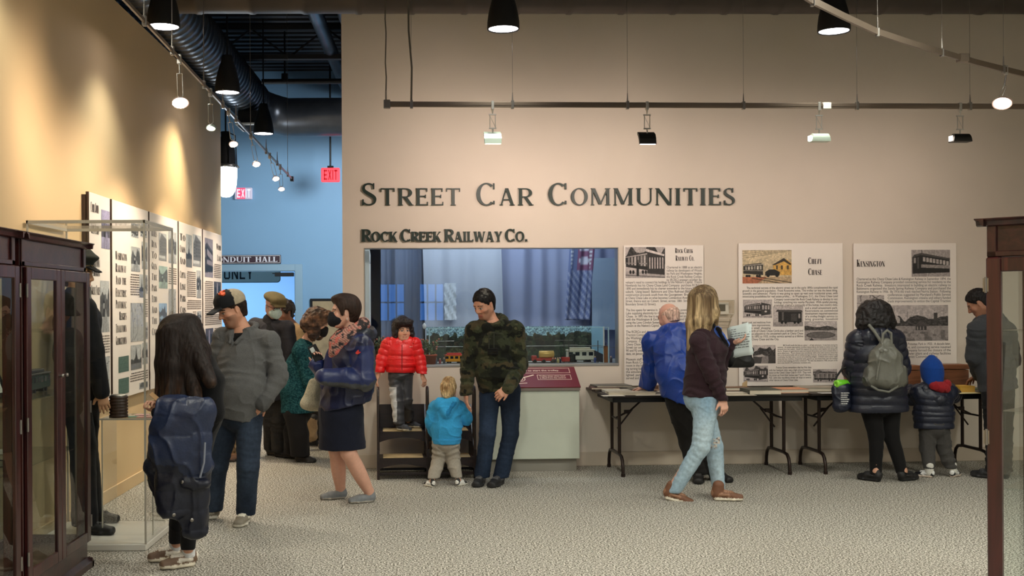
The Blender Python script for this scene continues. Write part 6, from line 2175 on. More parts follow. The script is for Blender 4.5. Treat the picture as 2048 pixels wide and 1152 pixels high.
wbox(1800, 731, 1842, 772, 0.34, 0.2, 'wooden box between the grey backpack and the blue hood')
wbox(1884, 729, 1938, 763, 0.3, 0.2, 'wooden box right of the blue hood, behind the white cloth')
def add_cloth():
 c = tpt(1935, 766)
 t = thing('cloth_bundle', 'folded cream cloth bundle on the right table in front of a wooden box', 'cloth', (c[0], c[1], TZ))
 nx, nz = 26, 14
 m = MB()
 for j in range(nz + 1):
  for i in range(nx + 1):
   u, v_ = i / nx, j / nz
   an = pi * v_
   r = 0.13 * (0.75 + 0.25 * math.sin(3 * u + 1)) + 0.008 * math.sin(14 * u + 5 * v_)
   m.v.append((-0.17 + 0.4 * u + 0.02 * math.sin(4 * v_), -0.1 * math.cos(an) * (0.8 + 0.3 * u), max(0.0, (0.06 + 0.1 * u ** 0.8) * math.sin(an) * (0.9 + 0.12 * math.sin(9 * u)) + 0.002)))
 for j in range(nz):
  for i in range(nx):
   q = j * (nx + 1) + i
   m.f.append((q, q + nx + 1, q + nx + 2, q + 1))
   m.m.append(0)
   m.sm.append(True)
 build('fold', m, mat('cream_cloth', (214, 200, 174), 0.85, bump=0.2, bscale=90), t)
add_cloth()
tbook(1926, 777, (0.14, 0.18, 0.055), (212, 166, 60), 'thick yellow-edged book at the right of the blue-hooded child', 0.0, TZ, (206, 160, 70))
sheet(1935, 786, 0.22, 0.12, 'cream sheet at the front edge of the right table', 0.1, (226, 212, 160))
sheet(1946, 778, 0.12, 0.1, 'green sheet beside the thick yellow-edged book', 0.2, (120, 150, 110), TZ + 0.0019)
# ------------------------------------------------------------------ continuous surfaces: blended distance field -> surface nets
class Field:
 def __init__(s, lo, hi, h):
  s.lo, s.h = np.array(lo, float), h
  n = np.ceil((np.array(hi, float) - s.lo) / h).astype(int) + 2
  s.n = n
  s.ax = [(s.lo[i] + h * np.arange(n[i])).astype(np.float32) for i in range(3)]
  s.D = np.full(tuple(n), 0.5, np.float32)
  s.B = np.full(tuple(n), 0.5, np.float32)
  s.I = np.zeros(tuple(n), np.uint8)
  s.S = np.zeros(tuple(n), np.float32)
  s.pal = []
 def color(s, rgb):
  c = lin(rgb)
  if c not in s.pal:
   s.pal.append(c)
  return s.pal.index(c)
 def sl(s, lo, hi):
  a = np.clip(np.floor((lo - s.lo) / s.h).astype(int), 0, s.n)
  b = np.clip(np.ceil((hi - s.lo) / s.h).astype(int) + 1, 0, s.n)
  if (b <= a).any():
   return None, None
  sl = tuple(slice(a[i], b[i]) for i in range(3))
  x = s.ax[0][sl[0]][:, None, None]
  y = s.ax[1][sl[1]][None, :, None]
  z = s.ax[2][sl[2]][None, None, :]
  return sl, (x, y, z)
 def merge(s, sl, d, k, col, S=None, bias=0.0):
  D = s.D[sl]
  if k > 0:
   h = np.maximum(k - np.abs(D - d), 0)
   s.D[sl] = np.minimum(D, d) - h * h / (4 * k)
  else:
   s.D[sl] = np.minimum(D, d)
  if col is not None:
   m = (d - bias) < s.B[sl]
   s.B[sl][m] = (np.broadcast_to(d, m.shape) - bias)[m]
   s.I[sl][m] = col
   if S is not None:
    s.S[sl][m] = np.broadcast_to(S, m.shape)[m]
 def cone(s, p0, p1, r0, r1, k=0.02, col=0, e=None, w=None, cut=False, s0=0.0, bulge=0.0, bias=0.0):
  """tapered capsule p0->p1; with e=(side, front) unit vectors and w=((w0,d0),(w1,d1)) it has an oval section"""
  p0, p1 = V(p0), V(p1)
  rm = max(r0, r1) if w is None else max(max(w[0]), max(w[1]))
  rm += abs(bulge)
  mg = rm + k + 3 * s.h
  sl, g = s.sl(np.minimum(p0, p1) - mg, np.maximum(p0, p1) + mg)
  if sl is None:
   return s
  x, y, z = g
  v = p1 - p0
  L2 = float(v @ v) + 1e-9
  t = np.clip(((x - p0[0]) * v[0] + (y - p0[1]) * v[1] + (z - p0[2]) * v[2]) / L2, 0, 1).astype(np.float32)
  dx, dy, dz = x - (p0[0] + t * v[0]), y - (p0[1] + t * v[1]), z - (p0[2] + t * v[2])
  if w is None:
   r = r0 + (r1 - r0) * t
   if bulge:
    r = r + bulge * 4 * t * (1 - t)
   d = np.sqrt(dx * dx + dy * dy + dz * dz) - r
  else:
   e1, e2 = unit(e[0]), unit(e[1])
   e3 = np.cross(e1, e2)
   a = w[0][0] + (w[1][0] - w[0][0]) * t
   b = w[0][1] + (w[1][1] - w[0][1]) * t
   if bulge:
    b = b + bulge * 4 * t * (1 - t)
   c = np.minimum(a, b)
   q = np.sqrt(((dx * e1[0] + dy * e1[1] + dz * e1[2]) / a) ** 2 + ((dx * e2[0] + dy * e2[1] + dz * e2[2]) / b) ** 2 + ((dx * e3[0] + dy * e3[1] + dz * e3[2]) / c) ** 2)
   d = (q - 1) * c
  if cut:
   D = s.D[sl]
   h = np.maximum(k - np.abs(D + d), 0) if k > 0 else 0
   s.D[sl] = np.maximum(D, -d) + (h * h / (4 * k) if k > 0 else 0)
   return s
  s.merge(sl, d.astype(np.float32), k, col, s0 + t * math.sqrt(L2), bias)
  return s
 def ell(s, c, r, ax=None, k=0.02, col=0, cut=False, bias=0.0):
  c, r = V(c), V(r)
  A = np.eye(3) if ax is None else np.array([unit(a) for a in ax])
  mg = r.max() + k + 3 * s.h
  sl, g = s.sl(c - mg, c + mg)
  if sl is None:
   return s
  X = [g[i] - c[i] for i in range(3)]
  q = [A[i][0] * X[0] + A[i][1] * X[1] + A[i][2] * X[2] for i in range(3)]
  k0 = np.sqrt(sum((q[i] / r[i]) ** 2 for i in range(3)))
  k1 = np.sqrt(sum((q[i] / r[i] ** 2) ** 2 for i in range(3))) + 1e-6
  d = (k0 * (k0 - 1) / k1).astype(np.float32)
  if cut:
   D = s.D[sl]
   h = np.maximum(k - np.abs(D + d), 0) if k > 0 else 0
   s.D[sl] = np.maximum(D, -d) + (h * h / (4 * k) if k > 0 else 0)
   return s
  s.merge(sl, d, k, col, None, bias)
  return s
 def half(s, p, n, k=0.0):
  """keep only the side of the plane where (x-p).n < 0"""
  p, n = V(p), unit(n)
  d = ((s.ax[0] - p[0]) * n[0])[:, None, None] + ((s.ax[1] - p[1]) * n[1])[None, :, None] + ((s.ax[2] - p[2]) * n[2])[None, None, :]
  np.maximum(s.D, d.astype(np.float32), out=s.D)
  return s
 def mesh(s):
  D, h = s.D, s.h
  D[0], D[-1], D[:, 0], D[:, -1], D[:, :, 0], D[:, :, -1] = (np.maximum(q, h) for q in (D[0], D[-1], D[:, 0], D[:, -1], D[:, :, 0], D[:, :, -1]))
  ins = D < 0
  n = np.array(D.shape)
  cnt = np.zeros(tuple(n - 1), np.uint8)
  for i in (0, 1):
   for j in (0, 1):
    for k in (0, 1):
     cnt += ins[i:n[0] - 1 + i, j:n[1] - 1 + j, k:n[2] - 1 + k]
  act = (cnt > 0) & (cnt < 8)
  C = np.argwhere(act)
  vid = np.full(act.shape, -1, np.int32)
  vid[act] = np.arange(len(C), dtype=np.int32)
  cor = {}
  for i in (0, 1):
   for j in (0, 1):
    for k in (0, 1):
     cor[i, j, k] = D[C[:, 0] + i, C[:, 1] + j, C[:, 2] + k]
  acc = np.zeros((len(C), 3))
  num = np.zeros(len(C))
  for a in cor:
   for ax in range(3):
    if a[ax] == 0:
     b = list(a)
     b[ax] = 1
     b = tuple(b)
     va, vb = cor[a], cor[b]
     m = (va < 0) != (vb < 0)
     t = np.where(m, va / np.where(m, va - vb, 1), 0)
     p = np.zeros((len(C), 3)) + np.array(a)
     p[:, ax] = t
     acc += p * m[:, None]
     num += m
  P = s.lo + h * (C + acc / num[:, None])
  fs = []
  for ax in range(3):
   u, v = (ax + 1) % 3, (ax + 2) % 3
   a_ = [slice(None)] * 3
   b_ = [slice(None)] * 3
   a_[ax], b_[ax] = slice(0, -1), slice(1, None)
   A, Bq = ins[tuple(a_)], ins[tuple(b_)]
   E = np.argwhere(A != Bq)
   ok = (E[:, u] > 0) & (E[:, v] > 0) & (E[:, u] < n[u] - 1) & (E[:, v] < n[v] - 1)
   E = E[ok]
   fl = A[E[:, 0], E[:, 1], E[:, 2]]
   def idx(du, dv):
    q = E.copy()
    q[:, u] += du
    q[:, v] += dv
    return vid[q[:, 0], q[:, 1], q[:, 2]]
   q = np.stack([idx(-1, -1), idx(0, -1), idx(0, 0), idx(-1, 0)], 1)
   q[~fl] = q[~fl][:, ::-1]
   fs.append(q)
  Fc = np.concatenate(fs)
  near = np.round((P - s.lo) / h).astype(int)
  near = np.clip(near, 0, n - 1)
  ci = s.I[near[:, 0], near[:, 1], near[:, 2]]
  Sv = s.S[near[:, 0], near[:, 1], near[:, 2]]
  pal = np.array(s.pal if s.pal else [(0.5, 0.5, 0.5)])
  return P, Fc, pal[np.minimum(ci, len(pal) - 1)].copy(), Sv, ci
def normals(P, Fc):
 a, b, c, d = (P[Fc[:, i]] for i in range(4))
 fn = np.cross(c - a, d - b)
 N = np.zeros_like(P)
 for i in range(4):
  for k in range(3):
   N[:, k] += np.bincount(Fc[:, i], fn[:, k], minlength=len(P))
 return N / (np.linalg.norm(N, axis=1, keepdims=True) + 1e-12)
def smooth(P, Fc, it=1, lam=0.5):
 for _ in range(it):
  acc = np.zeros_like(P)
  cnt = np.zeros(len(P))
  for i in range(4):
   for j in ((i + 1) % 4, (i + 3) % 4):
    for k in range(3):
     acc[:, k] += np.bincount(Fc[:, i], P[Fc[:, j]][:, k], minlength=len(P))
    cnt += np.bincount(Fc[:, i], minlength=len(P))
  P = P * (1 - lam) + lam * acc / cnt[:, None]
 return P
def fbm(P, sc, seed):
 return 0.6 * vnoise(P, sc, seed) + 0.3 * vnoise(P, sc * 2.1, seed + 3) + 0.1 * vnoise(P, sc * 4.3, seed + 5) - 0.5
def crease(P, sc, seed):
 w_ = np.stack([vnoise(P, sc * .5, seed + 11), vnoise(P, sc * .5, seed + 12), vnoise(P, sc * .5, seed + 13)], 1) - .5
 r = 1 - np.abs(2 * vnoise(P + w_ * (1.2 / sc), sc, seed) - 1)
 return r ** 5 - .25
def disp(kind, P, S, seed=0):
 if kind == 'skin' or kind is None:
  return np.zeros(len(P))
 if kind == 'jeans':
  n = fbm(P, 7, seed) + 0.5 * crease(P * V((1, 1, 1.7)), 9, seed + 7)
  rings = np.sin(2 * pi * (S / 0.05 + 2.2 * fbm(P * V((1, 1, 0.5)), 5, seed + 1)))
  return 0.006 * n + 0.0014 * rings * np.clip(vnoise(P, 6, seed + 2) * 2 - 0.7, 0, 1)
 if kind == 'cloth':
  n = fbm(P * V((1.0, 1.0, 0.7)), 6, seed) + 0.75 * crease(P * V((1.2, 1.2, 1.5)), 7, seed + 7)
  rings = np.sin(2 * pi * (S / 0.065 + 2.6 * fbm(P, 4, seed + 1)))
  return 0.011 * n + 0.005 * rings * np.clip(vnoise(P, 5, seed + 2) * 2 - 0.6, 0, 1)
 if kind == 'soft':
  return 0.009 * fbm(P, 5, seed) + 0.004 * crease(P, 7, seed + 7)
 if kind == 'loose':
  n = fbm(P * V((1.6, 1.6, 0.35)), 7, seed)
  return 0.02 * n
 if kind == 'puffer':
  q = np.abs(np.sin(pi * (S / 0.075 + 0.35 * fbm(P, 5, seed))))
  return 0.014 * (q ** 0.6 - 0.7) + 0.006 * fbm(P, 16, seed + 2)
 if kind == 'coat':
  q = np.abs(np.sin(pi * (S / 0.11 + 0.5 * fbm(P, 5, seed))))
  return 0.008 * (q ** 0.5 - 0.7) + 0.016 * crease(P * V((1.4, 1.4, .7)), 9, seed + 7) + 0.012 * fbm(P, 9, seed + 2)
 if kind == 'puffer_small':
  q = np.abs(np.sin(pi * (S / 0.055 + 0.3 * fbm(P, 7, seed))))
  return 0.010 * (q ** 0.6 - 0.7) + 0.005 * fbm(P, 18, seed + 2)
 if kind == 'nylon':
  n = 1 - np.abs(2 * vnoise(P, 9, seed) - 1) * 1.0
  return 0.012 * (n - 0.6) + 0.010 * crease(P * V((1.3, 1.3, .9)), 10, seed + 7) + 0.006 * fbm(P, 6, seed + 1)
 if kind == 'knit':
  return 0.005 * fbm(P, 9, seed) + 0.0025 * np.sin(P[:, 2] * 420) * np.sin((P[:, 0] + P[:, 1]) * 300)
 if kind == 'curl':
  n = 1 - np.abs(2 * vnoise(P, 34, seed) - 1)
  n2 = 1 - np.abs(2 * vnoise(P, 16, seed + 4) - 1)
  return 0.018 * (n2 - 0.6) + 0.013 * (n - 0.6)
 if kind == 'strand':
  n = 1 - np.abs(2 * vnoise(P * V((1, 1, 0.09)), 70, seed) - 1)
  n2 = vnoise(P * V((1, 1, 0.15)), 24, seed + 1) - 0.5
  fd = 0.15 + 0.85 * np.clip((P[:, 2].max() - .03 - P[:, 2]) / .1, 0, 1)
  return (0.006 * (n - 0.5) + 0.012 * n2) * fd
 if kind == 'short':
  n = 1 - np.abs(2 * vnoise(P * V((1, 1, 0.5)), 70, seed) - 1)
  return 0.009 * (n - 0.5)
 return np.zeros(len(P))
M_skin = mat('skin', (200, 150, 120), 0.48, attr=True, var=0.05, vscale=40, spec=0.4)
M_fab = mat('woven_fabric', (128, 128, 128), 0.85, attr=True, var=0.10, vscale=60, bump=0.25, bscale=400, sheen=0.04, spec=0.25)
M_fleece = mat('fleece', (128, 128, 128), 0.95, attr=True, var=0.10, vscale=90, bump=0.35, bscale=240, sheen=0.07, spec=0.15)
M_nylon = mat('nylon_shell', (128, 128, 128), 0.38, attr=True, var=0.08, vscale=30, bump=0.15, bscale=70, spec=0.5)
M_denim = mat('denim', (128, 128, 128), 0.85, attr=True, var=0.16, vscale=45, bump=0.3, bscale=500, spec=0.2)
M_leather = mat('shoe_upper', (128, 128, 128), 0.6, attr=True, var=0.08, vscale=50, bump=0.1, bscale=200)
M_hair = mat('hair', (128, 128, 128), 0.55, attr=True, var=0.55, vscale=110, stretch=(1, 1, 0.06), bump=0.2, bscale=160, spec=0.2)
M_hair_curl = mat('curly_hair', (128, 128, 128), 0.5, attr=True, var=0.4, vscale=45, bump=0.5, bscale=90, spec=0.4)
M_knit = mat('knitted_wool', (128, 128, 128), 0.95, attr=True, var=0.2, vscale=120, bump=0.7, bscale=220, spec=0.1)
def emit_mesh(name, F_, m, off, parent=None, dk=None, seed=1, cfn=None, sm=1, label=None, **kw):
 P, Fc, C, S, ci = F_.mesh()
 if len(P) == 0:
  return None
 if sm:
  P = smooth(P, Fc, sm)
 if dk:
  P = P + normals(P, Fc) * disp(dk, P, S, seed)[:, None]
 if cfn is not None:
  C = cfn(P, C, S, ci)
 me = np_mesh(name, P - V(off), Fc, m, np.clip(C, 0, 1), True)
 o = link(name, me, parent, None, **kw)
 if parent is None:
  o.location = [float(c) for c in off]
 if label:
  o['label'] = label
 return o
# ------------------------------------------------------------------ anatomy
def head_axes(f, u=(0, 0, 1)):
 f = unit(f)
 s_ = unit(np.cross(f, u))
 return s_, f, np.cross(s_, f)          # person's right, forward, up
def add_head(F_, H, ax, sc, skin, lip, female=False, child=False):
 s_, f, u = ax
 def q(a, b, c):
  return V(H) + sc * (s_ * a + f * b + u * c)
 R = sc
 F_.ell(q(0, -0.012, 0.032), V((0.074, 0.094, 0.086)) * R, ax, 0.0, skin)
 F_.ell(q(0, 0.022, -0.03), V((0.06, 0.068, 0.08)) * R, ax, 0.03 * R, skin)
 ch = 0.088 if child else 0.1
 F_.cone(q(-0.02, 0.056, -ch), q(0.02, 0.056, -ch), 0.022 * R, 0.022 * R, 0.03 * R, skin)
 for k in (-1, 1):
  F_.cone(q(0.048 * k, -0.004, -0.05), q(0.018 * k, 0.05, -ch), 0.03 * R, 0.022 * R, 0.03 * R, skin)
  F_.ell(q(0.04 * k, 0.056, -0.034), V((0.024, 0.02, 0.022)) * R, ax, 0.025 * R, skin)
  F_.ell(q(0.074 * k, -0.012, -0.012), V((0.009, 0.02, 0.031)) * R, (s_ + 0.35 * k * f * -1, f, u), 0.008 * R, skin)
  F_.ell(q(0.086 * k, -0.006, -0.008), V((0.006, 0.009, 0.017)) * R, ax, 0.006 * R, skin, cut=True)
 F_.cone(q(-0.036, 0.072, 0.018), q(0.036, 0.072, 0.018), 0.014 * R, 0.014 * R, 0.024 * R, skin)
 for k in (-1, 1):
  F_.ell(q(0.031 * k, 0.098, -0.004), V((0.017, 0.016, 0.011)) * R, ax, 0.014 * R, skin, cut=True)
  F_.ell(q(0.031 * k, 0.074, -0.004), V((0.0135, 0.0135, 0.0125)) * R, ax, 0.004 * R, skin)
 nz = 0.8 if child else 1.0
 F_.cone(q(0, 0.084, 0.008), q(0, 0.084 + 0.02 * nz, -0.032), 0.009 * R, 0.0125 * R * nz, 0.012 * R, skin)
 for k in (-1, 1):
  F_.ell(q(0.012 * k, 0.09, -0.037), V((0.009, 0.01, 0.008)) * R, ax, 0.008 * R, skin)
 l0 = 0.009 if child else 0.0
 F_.cone(q(-0.018, 0.079, -0.067 + l0), q(0.018, 0.079, -0.067 + l0), 0.0078 * R, 0.0078 * R, 0.008 * R, lip, bias=-0.004 * R)
 F_.cone(q(-0.014, 0.078, -0.076 + l0), q(0.014, 0.078, -0.076 + l0), 0.008 * R, 0.008 * R, 0.006 * R, lip, bias=-0.004 * R)
def face_paint(H, ax, sc, iris=(50, 34, 26), brow=(46, 34, 28), beard=None, lids=0.0, bs=0.6):
 s_, f, u = ax
 A = np.array([s_, f, u])
 def fn(P, C, S, ci):
  q = (P - V(H)) @ A.T / sc
  C = C.copy()
  fr = q[:, 1] > 0.05
  for k in (-1, 1):
   e = ((q[:, 0] - 0.031 * k) / 0.0145) ** 2 + ((q[:, 2] + 0.004 + lids) / 0.0072) ** 2
   C[fr & (e < 1)] = lin((214, 206, 200))
   i = ((q[:, 0] - 0.031 * k) / 0.0066) ** 2 + ((q[:, 2] + 0.005 + lids) / 0.0072) ** 2
   C[fr & (i < 1)] = lin(iris)
   l = (np.abs(q[:, 0] - 0.031 * k) < 0.017) & (np.abs(q[:, 2] - 0.0035 + lids + 8 * (q[:, 0] - 0.031 * k) ** 2) < 0.0026)
   C[fr & l] = lin(brow)
   b = (np.abs(q[:, 0] - 0.033 * k) < 0.021) & (np.abs(q[:, 2] - 0.0215 + 12 * (q[:, 0] - 0.03 * k) ** 2) < 0.0042)
   C[fr & b] = lin(brow)
   ch = np.exp(-((q[:, 0] - 0.04 * k) / 0.02) ** 2 - ((q[:, 2] + 0.035) / 0.02) ** 2) * fr
   C *= (1 + ch[:, None] * np.array((0.10, -0.08, -0.08)))
  if beard is not None:
   b = ((q[:, 1] > 0.012) & (q[:, 2] < -0.035 - 0.0 * q[:, 1]) & (q[:, 2] > -0.135)).astype(float)
   jaw = np.clip((np.abs(q[:, 0]) - 0.03) / 0.02, 0, 1)
   low = np.clip((-0.046 - q[:, 2]) / 0.03, 0, 1)
   mk = b * np.maximum(low, jaw * (q[:, 2] < -0.02))
   mo = (np.abs(q[:, 0]) < 0.022) & (np.abs(q[:, 2] + 0.0715) < 0.0105)
   mk = np.where(mo & fr, 0.0, mk)
   mu = (np.abs(q[:, 0]) < 0.03) & (q[:, 2] < -0.047) & (q[:, 2] > -0.062) & (q[:, 1] > 0.06)
   mk = np.maximum(mk, mu.astype(float)) * np.clip((q[:, 1] - .0) / .04, 0, 1)
   C = C * (1 - bs * mk[:, None]) + np.array(lin(beard)) * (bs * mk[:, None])
  return C
 return fn
def add_hand(F_, W, d, n, side, skin, sc=1.0, curl=(18, 22, 15), spread=0.10, thumb=(0.62, 0.7, 0.3), rel=(1, 1, 1, 1)):
 d, n = unit(d), unit(n)
 n = unit(n - d * (n @ d))
 l = np.cross(n, d) * side               # towards the thumb
 W = V(W)
 K = W + d * 0.082 * sc
 F_.cone(W, W + d * 0.035 * sc, 0.026 * sc, 0.03 * sc, 0.02, skin, (l, n), ((0.026 * sc, 0.02 * sc), (0.034 * sc, 0.017 * sc)))
 F_.cone(W + d * 0.03 * sc, K, 0.03, 0.03, 0.015 * sc, skin, (l, n), ((0.034 * sc, 0.016 * sc), (0.038 * sc, 0.0135 * sc)))
 for i, (o_, ln) in enumerate(((0.029, 0.92), (0.0098, 1.02), (-0.0098, 0.96), (-0.0285, 0.78))):
  p = K + l * o_ * sc - d * (0.006 if i in (0, 2) else (0.012 if i == 3 else 0.002)) * sc
  dd = unit(d + l * spread * (o_ / 0.03))
  a = 0.0
  for j, (sl_, r0, r1) in enumerate(((0.044, 0.0092, 0.0084), (0.026, 0.0084, 0.0076), (0.021, 0.0074, 0.0062))):
   a += math.radians(curl[j]) * rel[i]
   v = dd * math.cos(a) + n * math.sin(a)
   p2 = p + v * sl_ * ln * sc
   F_.cone(p, p2, r0 * sc, r1 * sc, 0.004 * sc, skin)
   p = p2
 p = W + d * 0.022 * sc + l * 0.024 * sc
 v = unit(d * thumb[0] + l * thumb[1] + n * thumb[2])
 p2 = p + v * 0.04 * sc
 F_.cone(p, p2, 0.0135 * sc, 0.0105 * sc, 0.01 * sc, skin)
 v = unit(v + d * 0.5 + n * 0.15)
 F_.cone(p2, p2 + v * 0.032 * sc, 0.0105 * sc, 0.0075 * sc, 0.004 * sc, skin)
def ovl(p0, p1, tf):
 """side/front vectors of an oval section around the axis p0->p1"""
 a = unit(V(p1) - V(p0))
 f = unit(V(tf) - a * (V(tf) @ a))
 return (np.cross(f, a), f)
def torso(F_, pts, tf, ws, k, col, s0=0.0, bulge=None):
 s_ = s0
 for i in range(len(pts) - 1):
  F_.cone(pts[i], pts[i + 1], 0.1, 0.1, k, col, ovl(pts[i], pts[i + 1], tf), (ws[i], ws[i + 1]), s0=s_, bulge=(bulge[i] if bulge else 0))
  s_ += float(np.linalg.norm(V(pts[i + 1]) - V(pts[i])))
def limb(F_, a, b, c, ra, rb, rc, k, col, s0=0.0, bulge=(0, 0)):
 a, b, c = V(a), V(b), V(c)
 F_.cone(a, b, ra, rb, k, col, s0=s0, bulge=bulge[0])
 F_.cone(b, c, rb, rc, k, col, s0=s0 + float(np.linalg.norm(b - a)), bulge=bulge[1])
def shoe(parent, off, A, toe, L, cols, h=0.004, style='sneaker', z0=0.0, sc=1.0, seed=1, name='shoe', lift=0.0, socks=None):
 """A = point on the floor under the ankle; toe = horizontal direction"""
 d = unit((toe[0], toe[1], lift))
 up = unit(np.cross(np.cross(d, (0, 0, 1)), d))
 sd = np.cross(d, up)
 A = V((A[0], A[1], z0 + A[2]))
 heel = A - d * 0.055 * sc
 tip = heel + d * L
 lo = np.minimum(heel, tip) - 0.09 * sc - 0.03
 hi = np.maximum(heel, tip) + 0.09 * sc + 0.03
 hi[2] = max(heel[2], tip[2]) + 0.2 * sc
 lo[2] = min(heel[2], tip[2]) - 0.02
 F_ = Field(lo, hi, h)
 up_c, sole, acc = F_.color(cols[0]), F_.color(cols[1]), F_.color(cols[2])
 st = 0.026 * sc if style != 'flat' else 0.014 * sc
 def q(a, b, c):
  return heel + d * a + sd * b + up * c
 w0, w1 = 0.034 * sc, 0.046 * sc
 # sole
 F_.cone(q(0.034 * sc, 0, st * 0.55), q(L * 0.62, 0.0, st * 0.55), 0, 0, 0.01, sole, (sd, up), ((w0, st * 0.62), (w1, st * 0.55)), bias=0.0)
 F_.cone(q(L * 0.6, 0.0, st * 0.55), q(L - 0.045 * sc, 0.004, st * 0.6), 0, 0, 0.01, sole, (sd, up), ((w1, st * 0.55), (0.039 * sc, st * 0.55)))
 # upper
 ht = (0.07 if style == 'flat' else 0.085) * sc
 F_.cone(q(0.036 * sc, 0, st + 0.022 * sc), q(L * 0.55, 0, st + 0.02 * sc), 0, 0, 0.012, up_c, (sd, up), ((w0 * 0.92, 0.034 * sc), (w1 * 0.88, 0.03 * sc)))
 F_.cone(q(L * 0.5, 0, st + 0.018 * sc), q(L - 0.048 * sc, 0.003, st + 0.008 * sc), 0, 0, 0.015, up_c, (sd, up), ((w1 * 0.88, 0.03 * sc), (0.036 * sc, 0.021 * sc)))
 F_.cone(q(0.042 * sc, 0, st + 0.03 * sc), q(0.05 * sc, 0, ht), 0, 0, 0.02, up_c, (sd, d), ((0.034 * sc, 0.04 * sc), (0.034 * sc, 0.041 * sc)))
 if style == 'boot':
  F_.cone(q(0.048 * sc, 0, st + 0.04 * sc), q(0.055 * sc, 0, 0.125 * sc), 0, 0, 0.02, up_c, (sd, d), ((0.037 * sc, 0.046 * sc), (0.04 * sc, 0.046 * sc)))
 if style in ('sneaker', 'boot'):
  # tongue and laces
  F_.cone(q(0.1 * sc, 0, st + 0.05 * sc), q(L * 0.58, 0, st + 0.042 * sc), 0, 0, 0.008, acc, (sd, up), ((0.017 * sc, 0.014 * sc), (0.017 * sc, 0.011 * sc)), bias=0.004)
  for i in range(4):
   t_ = 0.1 * sc + (L * 0.56 - 0.1 * sc) * i / 3
   F_.cone(q(t_, -0.022 * sc, st + 0.05 * sc), q(t_ + 0.008 * sc, 0.022 * sc, st + 0.05 * sc), 0.005 * sc, 0.005 * sc, 0.003, acc, bias=0.003)
  for k in (-1, 1):
   F_.ell(q(L * 0.34, k * w1 * 0.92, st + 0.026 * sc), V((0.035, 0.006, 0.012)) * sc, (d, sd, up), 0.004, acc, bias=0.004)
  F_.ell(q(0.004 * sc, 0, st + 0.04 * sc), V((0.01, 0.022, 0.02)) * sc, (d, sd, up), 0.004, acc, bias=0.003)
 if style == 'flat':
  F_.ell(q(L * 0.48, 0, st + 0.075 * sc), V((0.07, 0.024, 0.03)) * sc, (d, sd, up), 0.01, up_c, cut=True)
 return emit_mesh(name, F_, M_leather, off, parent, 'skin', seed, None, 1)
